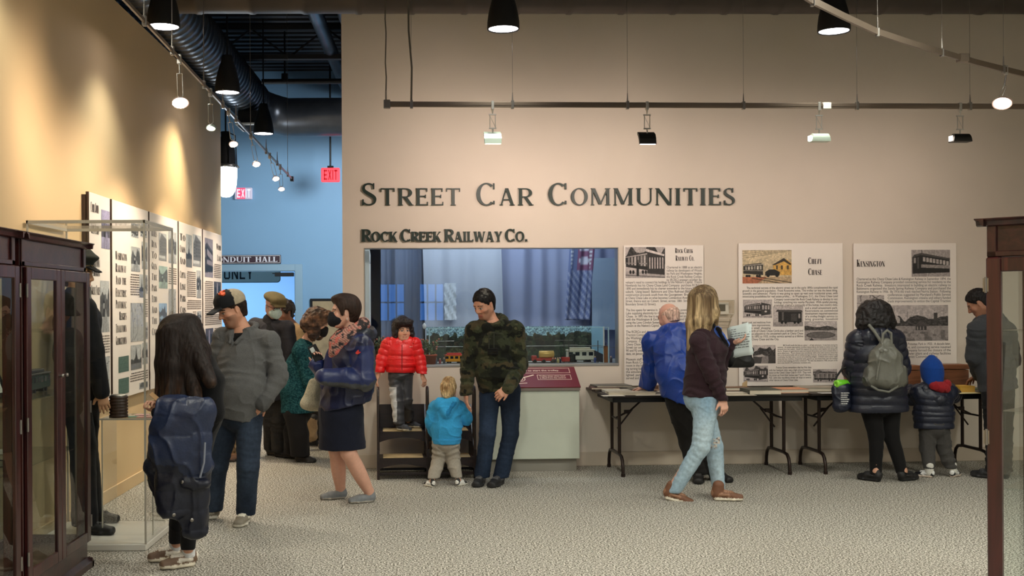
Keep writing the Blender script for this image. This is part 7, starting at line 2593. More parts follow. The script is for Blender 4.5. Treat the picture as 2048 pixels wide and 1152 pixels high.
# ------------------------------------------------------------------ people
def lerp(a, b, t):
 return V(a) + (V(b) - V(a)) * t
def ring(F_, c, ax_s, ax_f, rs, rf, r, k, col, a0=0, a1=360, tilt=0.0, n=14, up=(0, 0, 1), s0=0.0):
 """collar-like ring of blended beads around c"""
 pr = None
 for i in range(n + 1):
  a = math.radians(a0 + (a1 - a0) * i / n)
  p = V(c) + unit(ax_s) * rs * math.sin(a) + unit(ax_f) * rf * math.cos(a) + V(up) * tilt * math.cos(a)
  if pr is not None:
   F_.cone(pr, p, r, r, k, col, s0=s0)
  pr = p
class Person:
 def __init__(s, name, label, cat, Y, J, hf, tf, skin=(206, 158, 130), lip=(176, 104, 94), hu=(0, 0, 1), sc=1.0, g=1.0, h=0.005, hands=None, paint=None, group=None, z0=0.0, bare_legs=False, feet=True):
  s.Y, s.sc, s.g, s.z0, s.label = Y, sc, g, z0, label
  s.J = {}
  for k, v in J.items():
   if k in ('fL', 'fR'):
    s.J[k] = floorp(v[0], v[1], z0)
   elif len(v) == 2:
    s.J[k] = onY(v[0], v[1], Y)
   else:
    s.J[k] = onY(v[0], v[1], Y + v[2])
  j = s.J
  s.tf = unit((tf[0], tf[1], 0))
  s.ts = unit(np.cross(s.tf, (0, 0, 1)))     # person's right
  s.hax = head_axes(hf, hu)
  s.off = V((j['p'][0], j['p'][1], z0))
  hw = 0.088 * g
  j.setdefault('hpR', j['p'] + s.ts * hw - V((0, 0, 0.03 * g)))
  j.setdefault('hpL', j['p'] - s.ts * hw - V((0, 0, 0.03 * g)))
  for a in 'LR':
   j.setdefault('a' + a, j['f' + a] + V((0, 0, 0.085 * g)))
  j.setdefault('c', lerp(j['p'], j['n'], 0.68))
  j.setdefault('w', lerp(j['p'], j['n'], 0.32))
  P = np.array([v for k, v in j.items()])
  lo, hi = P.min(0) - 0.2 * max(g, 0.7), P.max(0) + 0.2 * max(g, 0.7)
  lo[2] = min(lo[2], z0 - 0.02)
  lo[2] = max(lo[2], z0 - 0.03)
  s.lo, s.hi = lo, hi
  B = Field(lo, hi, h)
  s.B = B
  sk, lp = B.color(skin), B.color(lip)
  torso(B, [j['p'], j['w'], j['c'], lerp(j['c'], j['n'], 0.7)], s.tf, [(0.13 * g, 0.09 * g), (0.115 * g, 0.085 * g), (0.135 * g, 0.095 * g), (0.10 * g, 0.07 * g)], 0.05 * g, sk)
  for a in 'LR':
   B.cone(lerp(j['n'], j['c'], 0.15), j['s' + a], 0.05 * g, 0.045 * g, 0.05 * g, sk)
   limb(B, j['s' + a], j['e' + a], j['w' + a], 0.046 * g, 0.037 * g, 0.026 * g, 0.03 * g, sk)
   if bare_legs:
    limb(B, j['hp' + a], j['k' + a], j['a' + a], 0.08 * g, 0.056 * g, 0.038 * g, 0.04 * g, sk, bulge=(0, 0.012 * g))
   else:
    limb(B, j['hp' + a], j['k' + a], j['a' + a], 0.065 * g, 0.048 * g, 0.034 * g, 0.04 * g, sk, bulge=(0, 0.006 * g))
   B.cone(j['a' + a], j['f' + a] + V((0, 0, 0.045 * g)), 0.034 * g, 0.03 * g, 0.02, sk)
  # neck follows the head
  sx, fx, ux = s.hax
  B.cone(j['h'] - fx * 0.022 * sc - ux * 0.075 * sc, j['n'] + V((0, 0, 0.0)), 0.05 * sc * (0.95 if g >= 0.9 else 0.85), 0.058 * sc * (0.95 if g >= 0.9 else 0.85), 0.035 * sc, sk)
  add_head(B, j['h'], s.hax, sc, sk, lp, child=g < 0.8)
  for a in 'LR':
   hd = (hands or {}).get(a)
   if hd:
    kw = dict(hd)
    d, n = kw.pop('d'), kw.pop('n')
    add_hand(B, j['w' + a], d, n, (1 if a == 'R' else -1) * kw.pop('flip', 1), sk, sc=kw.pop('sc', g if g < 1 else 1.0), **kw)
  cfn = face_paint(j['h'], s.hax, sc, **(paint or {}))
  s.o = emit_mesh(name, B, M_skin, s.off, None, 'skin', 1, cfn, 1)
  s.o['label'] = label
  s.o['category'] = cat
  if group:
   s.o['group'] = group
  s.seed = int(abs(j['h'][0] * 1000)) % 97
 def field(s, h=0.007, pad=0.12):
  return Field(s.lo - pad, s.hi + pad, h)
 def q(s, a, b, c):
  sx, fx, ux = s.hax
  return s.J['h'] + s.sc * (sx * a + fx * b + ux * c)
 def emit(s, name, F_, m, dk, cfn=None, label=None, sm=1, seed=0):
  return emit_mesh(name, F_, m, s.off, s.o, dk, s.seed + seed, cfn, sm, label)
 def top(s, name, col, m, dk, ws, hem, sl, h=0.007, k=0.05, cfn=None, extra=None, neck=None, cuff=None, bulge=None, hemcut=True, sleeves='LR', post=None, slen=1.0, hemn=None, label=None, slcol=None):
  """ws = four (half width, half depth) from hem to neck; sl = sleeve radii at shoulder, elbow, wrist"""
  j, g = s.J, s.g
  F_ = s.field(h)
  c = F_.color(col)
  hp = j[hem] if isinstance(hem, str) else V(hem)
  nk = lerp(j['c'], j['n'], 0.72)
  torso(F_, [hp, j['w'], j['c'], nk], s.tf, ws, k, c, 0.0, bulge)
  for a in 'LR':
   F_.cone(lerp(j['n'], j['c'], 0.12), j['s' + a], sl[0] * 0.85, sl[0], k, c, s0=0.45)
  for a in sleeves:
   e = lerp(j['e' + a], j['w' + a], slen)
   limb(F_, j['s' + a], j['e' + a], e, sl[0], sl[1], sl[2], 0.014 * g, c if slcol is None else F_.color(slcol), 0.05)
   if cuff is not None:
    u = unit(e - j['e' + a])
    cc = F_.color(cuff)
    F_.cone(e - u * 0.02, e + u * 0.015, sl[2] * 1.03, sl[2] * 0.98, 0.01, cc, bias=0.004)
  if hemcut:
   F_.half(hp, (hp - j['w']) if hemn is None else hemn)
  if neck is not None:
   F_.cone(lerp(j['n'], j['h'], 0.1), lerp(j['n'], j['h'], 0.8), neck, neck * 1.4, 0.01, None, cut=True)
  if extra:
   extra(s, F_)
  return s.emit(name, F_, m, dk, cfn, label)
 def trousers(s, name, col, m, dk, r, h=0.007, cfn=None, hip=(0.165, 0.125), ank=0.03, flare=1.0, extra=None, up=0.10, label=None, hem=0.06):
  j, g = s.J, s.g
  F_ = s.field(h)
  c = F_.color(col)
  wa = lerp(j['p'], j['n'], 0.2)
  F_.cone(j['p'] - V((0, 0, 0.01)), wa, 0.1, 0.1, 0.04 * g, c, ovl(j['p'], wa, s.tf), (hip, (hip[0] * 0.92, hip[1] * 0.95)))
  F_.half(wa, wa - j['p'])
  for a in 'LR':
   an = j['f' + a] + V((0, 0, (ank + 0.02) * 1.0))
   kn = j['k' + a]
   limb(F_, j['hp' + a], kn, j['a' + a] - V((0, 0, 0.05 * g)), r[0], r[1], r[2], 0.018 * g, c, 0.0)
  F_.half((0, 0, s.z0 + hem * (g if g < 0.8 else 1)), (0, 0, -1))
  if extra:
   extra(s, F_)
  return s.emit(name, F_, m, dk, cfn, label)
 def shoes(s, toes, L, cols, style='sneaker', sc=1.0, lift=None, h=0.004, z=None):
  for a in 'LR':
   if a not in toes:
    continue
   f = s.J['f' + a] - V((0, 0, s.z0))
   shoe(s.o, s.off, f, toes[a], L, cols, h, style, s.z0, sc, 3, lift=(lift or {}).get(a, 0.0))
 def hair(s, col, m, dk, style, h=0.005, extra=None, grow=0.012, cfn=None, name='hair', label=None):
  sx, fx, ux = s.hax
  sc = s.sc
  lo, hi = s.J['h'] - 0.32 * sc, s.J['h'] + 0.26 * sc
  if style == 'long':
   lo = lo - V((0.2, 0.2, 0.45))
   hi = hi + V((0.2, 0.2, 0.05))
  F_ = Field(lo, hi, h)
  c = F_.color(col)
  G = grow
  if style in ('short', 'crop'):
   F_.ell(s.q(0, -0.014, 0.034), V((0.074 + G, 0.094 + G, 0.088 + G)) * sc, s.hax, 0, c)
   F_.cone(s.q(0, -0.045, 0.0), s.q(0, -0.05, -0.05), 0.066 * sc, 0.052 * sc, 0.03 * sc, c)
   # hairline
   F_.half(s.q(0, 0.068, 0.052), fx * 0.86 - ux * 0.5)
   F_.ell(s.q(0, 0.075, -0.035), V((0.1, 0.085, 0.085)) * sc, s.hax, 0.012, None, cut=True)
   for k in (-1, 1):
    F_.ell(s.q(0.085 * k, -0.008, -0.022), V((0.03, 0.03, 0.042)) * sc, s.hax, 0.006, None, cut=True)
   F_.half(s.q(0, -0.05, -0.085), -ux)
  elif style == 'bald':
   F_.ell(s.q(0, -0.014, 0.028), V((0.0765, 0.098, 0.086)) * sc, s.hax, 0, c)
   F_.cone(s.q(0, -0.045, 0.0), s.q(0, -0.05, -0.05), 0.066 * sc, 0.05 * sc, 0.02 * sc, c)
   F_.half(s.q(0, -0.0, 0.03), ux + fx * 0.35)
   F_.half(s.q(0, -0.0, -0.06), -ux)
   F_.half(s.q(0, 0.02, 0), fx)
  if extra:
   extra(s, F_, c)
  return s.emit(name, F_, m, dk, cfn, label)
def tint(P, C, sc, amt, seed):
 return C * (1 + amt * 2 * fbm(P, sc, seed))[:, None]
def denim_fn(base, fade, seed=1, power=0.7):
 def fn(P, C, S, ci):
  n = fbm(P * V((1, 1, 0.5)), 6, seed)
  k = np.clip(0.5 + 1.6 * n, 0, 1)[:, None] * power
  return np.array(lin(base)) * (1 - k) + np.array(lin(fade)) * k
 return fn
def onsurf(s, pts, r, name, col, m, label=None):
 """small raised detail following given points"""
 F_ = Field(np.min(pts, 0) - r - 0.02, np.max(pts, 0) + r + 0.02, 0.0035)
 c = F_.color(col)
 for a, b in zip(pts[:-1], pts[1:]):
  F_.cone(a, b, r, r, 0.004, c)
 return s.emit(name, F_, m, 'skin', None, label)
def hit(o, px, py, off=0.0):
 """the point of an object's surface on the sight line through a pixel, lifted off the surface"""
 M = o.matrix_world if o.parent is None else Matrix.Translation(o.parent.location)
 if o.parent is None:
  M = Matrix.Translation(o.location)
 r = ray(px, py)
 org = Vector((0, 0, CH)) - M.translation
 ok, loc, nrm, _ = o.ray_cast(org, Vector([float(c) for c in r]).normalized())
 if not ok:
  return None, None
 return V(loc + M.translation) + V(nrm) * off, V(nrm)
# ============ man in the grey pullover and ball cap
p = Person('person', 'man in grey pullover, jeans and two-tone baseball cap, hand in pocket', 'person', 7.85,
 dict(h=(463, 617, 0), n=(488, 664, .02), c=(488, 715, 0.0), w=(484, 775, -.03), p=(478, 822, 0), sL=(537, 684, -.04), eL=(558, 752, -.06), wL=(528, 806, -.13),
         sR=(446, 676, .06), eR=(434, 752, .06), wR=(430, 812, -.02), kL=(496, 930, -.06), kR=(434, 930, .1), fL=(491, 1045), fR=(425, 1038)),
 (-.80, -.52, -.38), (-.42, -.9), skin=(205, 150, 122), h=0.0045,
 hands=dict(L=dict(d=(-.75, .1, -.6), n=(.3, .9, .2), curl=(30, 30, 20), sc=.95)), paint=dict(beard=(96, 70, 56), lids=0.004))
def ex(s, F_):
 j = s.J
 c = F_.color((92, 92, 92))
 ring(F_, j['n'] + V((0, 0, .03)), s.ts, s.tf, 0.084, 0.082, 0.019, 0.01, c, 55, 305, -.025)
 F_.cone(j['n'] + s.tf * .11 + V((0, 0, .0)), j['n'] + s.tf * .15 + V((0, 0, -.1)), .055, .012, .004, None, cut=True)
 for k in (-1, 1):
  a = j['n'] + s.tf * 0.135 + V((0, 0, -.075))
  F_.cone(j['n'] + s.ts * .068 * k + s.tf * .05 + V((0, 0, .015)), a + s.ts * .028 * k, 0.019, 0.011, 0.006, c)
p.top('pullover', (96, 96, 96), M_fleece, 'cloth', [(.175, .15), (.185, .165), (.185, .135), (.11, .085)], onY(478, 832, 7.85), (.078, .068, .05), extra=ex, neck=0.07, bulge=[.012, .01, 0], h=0.006, cuff=(84, 84, 84))
F_ = p.field(0.007)
F_.cone(p.J['c'] + V((0, 0, .05)), p.J['n'] + V((0, 0, .0)), 0, 0, 0.02, F_.color((14, 14, 15)), ovl(p.J['c'], p.J['n'], p.tf), ((.1, .118), (.07, .08)))
F_.half(p.J['n'] + V((0, 0, .012)) , V((0, 0, 1)) + p.tf * .2)
p.emit('undershirt', F_, M_fab, 'soft')
p.trousers('jeans', (44, 56, 74), M_denim, 'jeans', (.098, .078, .068), cfn=denim_fn((28, 36, 50), (68, 82, 102), 3, .75), hip=(.172, .14))
p.shoes(dict(L=(-.08, -1), R=(-.95, -.35)), .29, ((128, 120, 106), (206, 200, 186), (222, 216, 200)))
p.hair((44, 32, 26), M_hair, 'short', 'crop', grow=.006)
F_ = Field(p.J['h'] - .2, p.J['h'] + .24, .0045)
bl, tn, br = F_.color((26, 27, 30)), F_.color((176, 162, 138)), F_.color((30, 34, 40))
F_.ell(p.q(0, -.012, .05), V((.094, .112, .088)), p.hax, 0, tn)
F_.ell(p.q(0, .03, .056), V((.088, .082, .086)), p.hax, .01, bl, bias=.012)
F_.half(p.q(0, 0, .028), -p.hax[2] + p.hax[1] * .05)
F_.cone(p.q(-.03, .1, .036), p.q(-.03, .165, .022), 0, 0, .012, br, (p.hax[0], p.hax[2]), ((.05, .008), (.04, .007)), bias=.004)
F_.cone(p.q(.03, .1, .036), p.q(.03, .165, .022), 0, 0, .012, br, (p.hax[0], p.hax[2]), ((.05, .008), (.04, .007)), bias=.004)
F_.ell(p.q(0, -.012, .139), V((.01, .01, .006)), p.hax, .002, bl, bias=.004)
cap_ = p.emit('baseball_cap', F_, M_fab, 'skin')
# bird-shaped orange emblem on the crown front, left side towards the camera
def emblem(pts_polys, base, a, b, nrm, col, name):
 mb = MB()
 for poly in pts_polys:
  v0 = [V(base) + a * x + b * y + nrm * .0055 for x, y in poly]
  v1 = [V(base) + a * x + b * y - nrm * .012 for x, y in poly]
  n = len(poly)
  mb.add(v0 + v1, [tuple(range(n)), tuple(range(n, 2 * n))[::-1]] + [(i, n + i, n + (i + 1) % n, (i + 1) % n) for i in range(n)])
 return build(name, mb, mat('orange_thread', (236, 96, 48), .7), p.o, off=p.off)
fx, sx, ux = p.hax[1], p.hax[0], p.hax[2]
ca, en = hit(cap_, 445, 587, .001)
ea = unit(np.cross(ux, en))
eb = np.cross(en, ea)
emblem([[(-.02, -.012), (-.004, -.026), (.014, -.02), (.02, -.004), (.006, .006), (-.014, .004)], [(-.012, .006), (.004, .008), (.012, .02), (.0, .03), (-.014, .022)], [(.008, .016), (.026, .022), (.024, .03), (.01, .028)], [(-.026, -.004), (-.016, .0), (-.018, .012), (-.028, .014)]], ca, ea, eb, en, None, 'emblem')
# ============ girl with long dark hair and the puffer coat over her arm
p = Person('person', 'girl with long dark hair in black hoodie holding a navy coat, left foreground', 'person', 6.45,
 dict(h=(352, 672, 0), n=(382, 722, .02), c=(396, 776, 0), w=(400, 826, 0), p=(386, 864, 0), sL=(414, 762, -.1), eL=(428, 826, -.14), wL=(358, 826, -.3),
         sR=(352, 740, .13), eR=(330, 812, .1), wR=(318, 826, -.12), kL=(374, 980, -.1), kR=(358, 975, .06), fL=(377, 1133), fR=(352, 1119)),
 (-.93, -.2, -.32), (-.85, -.5), skin=(206, 156, 130), sc=.95, g=.86, h=.005,
 hands=dict(R=dict(d=(-.35, -.2, .75), n=(-.5, -.8, .1), curl=(50, 55, 30), sc=.86)))
def ex(s, F_):
 j = s.J
 c = F_.color((17, 17, 19))
 F_.ell(j['n'] - s.tf * .05 + V((0, 0, -.04)), (.13, .1, .09), (s.ts, s.tf, (0, 0, 1)), .05, c)
 F_.cone(j['n'] - s.ts * .06 + V((0, 0, -.04)), j['sL'] + V((0, .02, -.01)), .085, .08, .08, c)
hd_ = p.top('hoodie', (18, 18, 20), M_fleece, 'soft', [(.15, .12), (.15, .125), (.16, .125), (.1, .08)], onY(380, 905, 6.45), (.07, .062, .045), extra=ex, h=.007)
p.trousers('leggings', (15, 16, 20), M_fab, 'soft', (.078, .056, .042), hip=(.14, .11), hem=.115)
p.shoes(dict(L=(-.86, -.5), R=(-.88, -.45)), .255, ((112, 88, 70), (216, 206, 186), (226, 218, 204)))
F_ = p.field(.005, .02)
for a in 'LR':
 f = p.J['f' + a]
 F_.cone(f + V((0, 0, .075)), f + V((0, 0, .155)), .043, .041, .01, F_.color((214, 214, 214)))
p.emit('socks', F_, M_fab, 'soft')
def ex(s, F_, c):
 q = s.q
 F_.ell(q(0, -.012, .036), V((.092, .112, .1)) * s.sc, s.hax, 0, c)
 dn = V((0, 0, -1))
 for (a, b, dl, r0, r1, dx) in ((-.07, .03, .42, .046, .024, (.02, -.08)), (-.08, -.03, .45, .056, .028, (.05, -.12)), (-.07, -.08, .42, .06, .032, (.09, -.17)), (-.06, -.09, .31, .062, .036, (.17, -.2)), (-.02, -.1, .34, .062, .04, (.15, -.12)), (.03, -.1, .32, .062, .036, (.15, .0)), (.07, -.06, .34, .06, .035, (.10, .08)), (-.085, .05, .40, .034, .012, (-.01, -.06)), (-.06, .07, .34, .026, .01, (-.03, -.04)), (.075, .0, .36, .05, .03, (.02, .06)), (-.09, -.0, .46, .05, .018, (-.01, -.13))):
  p0 = q(a, b, .03)
  p1 = p0 + V((dx[0] * .35, dx[1] * .35, -dl * .45))
  p2 = p0 + V((dx[0], dx[1], -dl))
  F_.cone(p0, p1, r0 * s.sc, r0 * s.sc, .05, c)
  F_.cone(p1, p2, r0 * s.sc, r1 * s.sc, .03, c)
 F_.ell(q(.02, .125, -.05), V((.05, .05, .075)), s.hax, .02, None, cut=True)
def hc(P, C, S, ci):
 z = np.clip((1.18 - P[:, 2]) / .25, 0, 1)[:, None] * np.clip(vnoise(P * V((1, 1, .05)), 60, 4) * 2 - .6, 0, 1)[:, None]
 return C * (1 - z) + np.array(lin((96, 68, 50))) * z
p.hair((33, 25, 22), M_hair, 'strand', 'long', extra=ex, cfn=hc)
w1 = font_text('hoodie_print', 'Lovely', .035, mat('print_grey', (150, 150, 150), .7), p.o, (0, 0, 0))
c, nn = hit(hd_, 326, 788, .012)
c = onY(322, 790, 6.27) if c is None else c
w1.location = c - p.off
w1.rotation_euler = (pi / 2 - .05, 0, -.55)
# coat draped over her forearm
G1 = p
ct = Field(onY(270, 1050, 6.2) - .2, onY(460, 780, 6.2) + .25, .007)
cn = ct.color((28, 40, 68))
cd_ = ct.color((17, 22, 38))
def cp(x, y, dy):
 return onY(x, y, 6.45 + dy)
ct.cone(cp(334, 812, -.3), cp(408, 818, -.3), .055, .06, .03, cn)
ct.cone(cp(350, 830, -.32), cp(345, 905, -.33), 0, 0, .05, cn, ((1, .1, 0), (0, 1, 0)), ((.12, .075), (.135, .07)), s0=0)
ct.cone(cp(385, 830, -.3), cp(382, 930, -.3), 0, 0, .05, cn, ((1, .1, 0), (0, 1, 0)), ((.10, .07), (.115, .07)), s0=.02)
ct.cone(cp(348, 900, -.31), cp(346, 1020, -.28), 0, 0, .04, cd_, ((1, 0, 0), (0, 1, 0)), ((.115, .065), (.085, .05)), s0=.22)
ct.cone(cp(385, 930, -.26), cp(388, 1060, -.22), 0, 0, .04, cd_, ((1, 0, 0), (0, 1, 0)), ((.11, .06), (.075, .045)), s0=.3)
ct.cone(cp(322, 880, -.24), cp(307, 935, -.22), .06, .045, .03, cd_, s0=.1)
ct.cone(cp(307, 935, -.22), cp(322, 985, -.22), .045, .04, .03, cd_, s0=.2)
ct.cone(cp(372, 965, -.34), cp(412, 968, -.32), .032, .03, .02, cd_, s0=.05)
co = emit_mesh('puffer_coat', ct, M_nylon, cp(360, 1140, -.3), None, 'coat', 5, lambda P, C, S, ci: tint(P, C, 9, .3, 3))
co['label'] = 'navy puffer coat draped over the forearm of the long-haired girl'
co['category'] = 'coat'
zp = MB().tube([cp(410, 885, -.385) , cp(408, 925, -.39), cp(400, 955, -.385)], .006, 8)
build('zip_trim', zp, mat('grey_trim', (120, 126, 140), .5), co, off=co.location)
for (x, y) in ((364, 964), (348, 1030), (384, 1040)):
 bc, bn = hit(co, x, y, .0)
 if bc is None:
  continue
 b_ = MB().lathe([(0, .004), (.009, .003), (.011, 0)], n=14, M=Matrix.Translation(bc) @ Vector([float(c_) for c_ in bn]).to_track_quat('Z', 'Y').to_matrix().to_4x4())
 build('snap_button', b_, M_steel, co, off=co.location)
cdv = thing('paper_card', 'thin tan card held up in the fingers of the long-haired girl', 'card', cp(309, 800, -.16))
build('card', MB().add([(-.03, 0, .03), (.035, -.02, -.02), (.045, .01, -.005), (-.02, .03, .045), (-.03, .002, .028), (.035, -.018, -.022), (.045, .012, -.007), (-.02, .032, .043)], [(0, 1, 2, 3), (7, 6, 5, 4), (0, 4, 5, 1), (1, 5, 6, 2), (2, 6, 7, 3), (3, 7, 4, 0)]), mat('tan_card2', (190, 150, 104), .6), cdv)
# ============ navy jacket woman, phone, scarf, skirt
p = Person('person', 'woman in navy winter jacket, pink scarf, black mask and skirt, holding a phone', 'person', 8.62,
 dict(h=(688, 623, 0), n=(704, 668, 0), c=(702, 715, 0), w=(696, 765, 0), p=(682, 822, 0), sL=(722, 694, -.15), eL=(728, 758, -.2), wL=(648, 752, -.27),
         sR=(690, 690, .16), eR=(655, 750, .2), wR=(634, 730, .02), kL=(697, 905, -.06), kR=(673, 900, .08), fL=(738, 1004), fR=(681, 997)),
 (-.96, -.2, -.02), (-.95, -.3), skin=(216, 166, 144), h=.005, bare_legs=True,
 hands=dict(R=dict(d=(-.05, -.1, 1), n=(.35, -.9, 0), curl=(40, 45, 30), sc=.92)), paint=dict(brow=(60, 44, 36)))
def ex(s, F_):
 j = s.J
 gy, nb = F_.color((66, 68, 70)), F_.color((40, 44, 54))
 # grey panel along the sleeve underside
 F_.cone(j['sL'] - s.tf * .05 + V((0, -.02, -.05)), j['eL'] - s.tf * .03 + V((0, -.02, -.028)), .06, .058, .02, gy, bias=-.004)
 F_.cone(j['eL'] + V((0, -.02, -.035)), j['wL'] + V((0, -.015, -.03)), .058, .04, .02, gy, bias=-.004)
 ring(F_, j['n'] - s.tf * .03 + V((0, 0, -.015)), s.ts, s.tf, .13, .11, .034, .03, nb, 60, 300, -.03)
 F_.ell(j['n'] - s.tf * .12 + V((0, 0, -.04)), (.12, .065, .085), (s.ts, s.tf, (0, 0, 1)), .03, nb)
def jc(P, C, S, ci):
 C = tint(P, C, 8, .2, 4)
 return C
p.top('jacket', (21, 27, 58), M_nylon, 'nylon', [(.205, .2), (.2, .19), (.19, .16), (.12, .09)], onY(690, 812, 8.62), (.092, .082, .062), extra=ex, cfn=jc, hemn=V((.22, 0, -1)), h=.0065, slcol=(28, 41, 88))
em = MB()
ec = onY(716, 705, 8.62 - .262)
for poly in ([(-.02, -.006), (-.005, -.014), (.012, -.006), (.022, .004), (.006, .004), (-.01, .01)], [(-.004, .004), (.008, .006), (.004, .02), (-.006, .016)]):
 em.prism(poly, lambda a, b, k: tuple(ec + V((a, -.004 if k == 0 else .02, b))))
build('emblem', em, mat('red_thread', (206, 54, 44), .7), p.o, off=p.off)
F_ = p.field(.006, .1)
c = F_.color((38, 42, 84))
torso(F_, [p.J['w'], p.J['c'], lerp(p.J['c'], p.J['n'], .6)], p.tf, [(.14, .185), (.13, .155), (.1, .1)], .05, c)
F_.cone(p.J['c'] + p.tf * .1, p.J['w'] + p.tf * .12, .1, .1, .05, c)
p.emit('inner_top', F_, M_fab, 'soft')
F_ = p.field(.006, .1)
c = F_.color((20, 24, 40))
torso(F_, [lerp(p.J['p'], p.J['n'], .2), p.J['p'], lerp(p.J['kL'], p.J['kR'], .5) + V((0, 0, .0))], p.tf, [(.15, .13), (.172, .168), (.165, .19)], .05, c)
F_.half(lerp(p.J['kL'], p.J['kR'], .5) + V((0, 0, .02)), (0, 0, -1))
p.emit('skirt', F_, M_fab, 'soft')
F_ = Field(p.J['n'] - .3, p.J['n'] + .25, .0055)
c = F_.color((196, 160, 150))
ring(F_, p.J['n'] + V((0, 0, .03)), p.ts, p.tf, .1, .095, .042, .03, c, 0, 360, -.05)
ring(F_, p.J['n'] + V((0, 0, -.015)), p.ts, p.tf, .12, .125, .045, .03, c, -80, 80, -.05)
F_.cone(p.J['n'] + p.tf * .13 + V((0, 0, -.08)) - p.ts * .03, p.J['n'] + p.tf * .17 + V((0, 0, -.19)) - p.ts * .04, .05, .03, .04, c)
F_.cone(p.J['n'] + p.tf * .1 + V((0, 0, -.06)) - p.ts * .07, p.J['n'] + p.tf * .14 + V((0, 0, -.13)) - p.ts * .07, .055, .05, .04, c)
def scf(P, C, S, ci):
 n = np.sin(((P[:, 2] * 1.0 + P[:, 0] * .7) * 300) + 9 * fbm(P, 12, 2))
 n2 = vnoise(P, 40, 8)
 C = np.where((n > .25)[:, None], np.array(lin((206, 158, 146))), np.array(lin((156, 116, 104))))
 C = np.where((n2 > .6)[:, None], np.array(lin((66, 62, 64))), C)
 C = np.where((n2 < .3)[:, None], np.array(lin((216, 120, 110))), C)
 return C
p.emit('scarf', F_, M_knit, 'knit', scf)
def mask(pp, col, kind='kn95', m=None):
 F_ = Field(pp.J['h'] - .16, pp.J['h'] + .16, .004)
 c = F_.color(col)
 q, sc = pp.q, pp.sc
 F_.ell(q(0, .06, -.062), V((.07, .066, .058)) * sc, pp.hax, 0, c)
 F_.cone(q(0, .1, -.02), q(0, .105, -.09), .02 * sc, .018 * sc, .03, c)
 F_.half(q(0, .03, -.06), -pp.hax[1] + 0.0 * pp.hax[2])
 for k in (-1, 1):
  F_.cone(q(.062 * k, .045, -.035), q(.08 * k, -.008, .01), .0035 * sc, .0035 * sc, .002, c)
  F_.cone(q(.058 * k, .045, -.085), q(.08 * k, -.012, -.03), .0035 * sc, .0035 * sc, .002, c)
 return pp.emit('face_mask', F_, m or M_fab, 'soft')
mask(p, (24, 26, 32))
def ex(s, F_, c):
 F_.ell(s.q(0, .03, .105), V((.07, .07, .03)), s.hax, .03, c)
 F_.ell(s.q(0, -.07, .03), V((.08, .055, .085)), s.hax, .04, c)
 for k in (-1, 1):
  F_.cone(s.q(.076 * k, .03, .03), s.q(.08 * k, .025, -.02), .012, .008, .02, c)
p.hair((52, 38, 32), M_hair, 'strand', 'short', extra=ex, grow=.022)
p.shoes(dict(L=(-.9, -.28), R=(-.9, -.3)), .25, ((122, 126, 130), (150, 144, 132), (122, 126, 130)), 'flat')
onsurf(p, [p.q(-.088, -.012, -.052), p.q(-.09, -.012, -.06), p.q(-.09, -.012, -.066)], .006, 'earring', (226, 200, 190), M_leather)
ph = thing('phone', 'phone in a dark case held up by the woman in the navy jacket', 'phone', onY(632, 708, 8.60))
R = Matrix.Rotation(-.5, 4, 'Y') @ Matrix.Rotation(.5, 4, 'Z')
build('case', MB().bbox((-.038, -.006, -.06), (.038, .006, .075), .005, M=R), M_blackmat, ph)
build('screen', MB().box((-.034, .006, -.055), (.034, .0075, .07), M=R), mat('screen_glass', (30, 34, 40), .1), ph)
build('camera_bump', MB().bbox((-.03, -.01, .02), (.005, -.005, .06), .003, M=R), mat('bump_grey', (190, 196, 190), .3), ph)
# cream tote hanging from her far arm
tb = Field(onY(600, 830, 8.8) - .1, onY(660, 740, 8.8) + .12, .005)
c = tb.color((206, 198, 172))
tb.cone(onY(630, 765, 8.84), onY(622, 808, 8.84), 0, 0, .02, c, ((1, 0, 0), (0, 1, 0)), ((.05, .035), (.085, .055)))
tb.cone(onY(612, 806, 8.84), onY(640, 812, 8.84), .04, .04, .03, c)
to = emit_mesh('tote_bag', tb, M_knit, onY(625, 815, 8.84), None, 'loose', 3, lambda P, C, S, ci: C * (0.85 + 0.2 * (np.sin(P[:, 2] * 500) * np.sin(P[:, 0] * 500) > 0))[:, None])
to['label'] = 'cream woven tote bag hanging beside the navy jacket'
to['category'] = 'bag'
build('handle', MB().tube([onY(626, 766, 8.84), onY(634, 748, 8.84), onY(642, 736, 8.84), onY(650, 750, 8.86)], .009, 8), mat('cream_strap', (196, 186, 160), .8), to, off=to.location)
# ============ man with the flat cap and surgical mask
p = Person('person', 'older man in olive flat cap, glasses and pale mask, dark coat', 'person', 11.2,
 dict(h=(547, 611, 0), n=(541, 646, .03), c=(543, 690, 0), p=(548, 765, 0), sL=(575, 656, -.08), eL=(584, 715, -.08), wL=(578, 770, -.12),
         sR=(511, 650, .1), eR=(506, 715, .1), wR=(512, 765, .05), kL=(556, 838, 0), kR=(540, 838, .05), fL=(557, 914), fR=(541, 910)),
 (.55, -.75, -.32), (.45, -.9), skin=(212, 164, 146), h=.005, hands=dict(L=dict(d=(.1, -.2, -1), n=(-1, 0, 0))), paint=dict(brow=(150, 140, 130)))
p.top('coat', (50, 50, 56), M_fab, 'soft', [(.2, .16), (.19, .15), (.19, .14), (.11, .09)], onY(548, 800, 11.2), (.075, .068, .05))
F_ = p.field(.007)
F_.cone(p.J['c'] + V((0, 0, .03)), p.J['n'] + V((0, 0, .02)), 0, 0, .02, F_.color((26, 26, 30)), ovl(p.J['c'], p.J['n'], p.tf), ((.1, .145), (.085, .085)))
p.emit('scarf', F_, M_fab, 'soft')
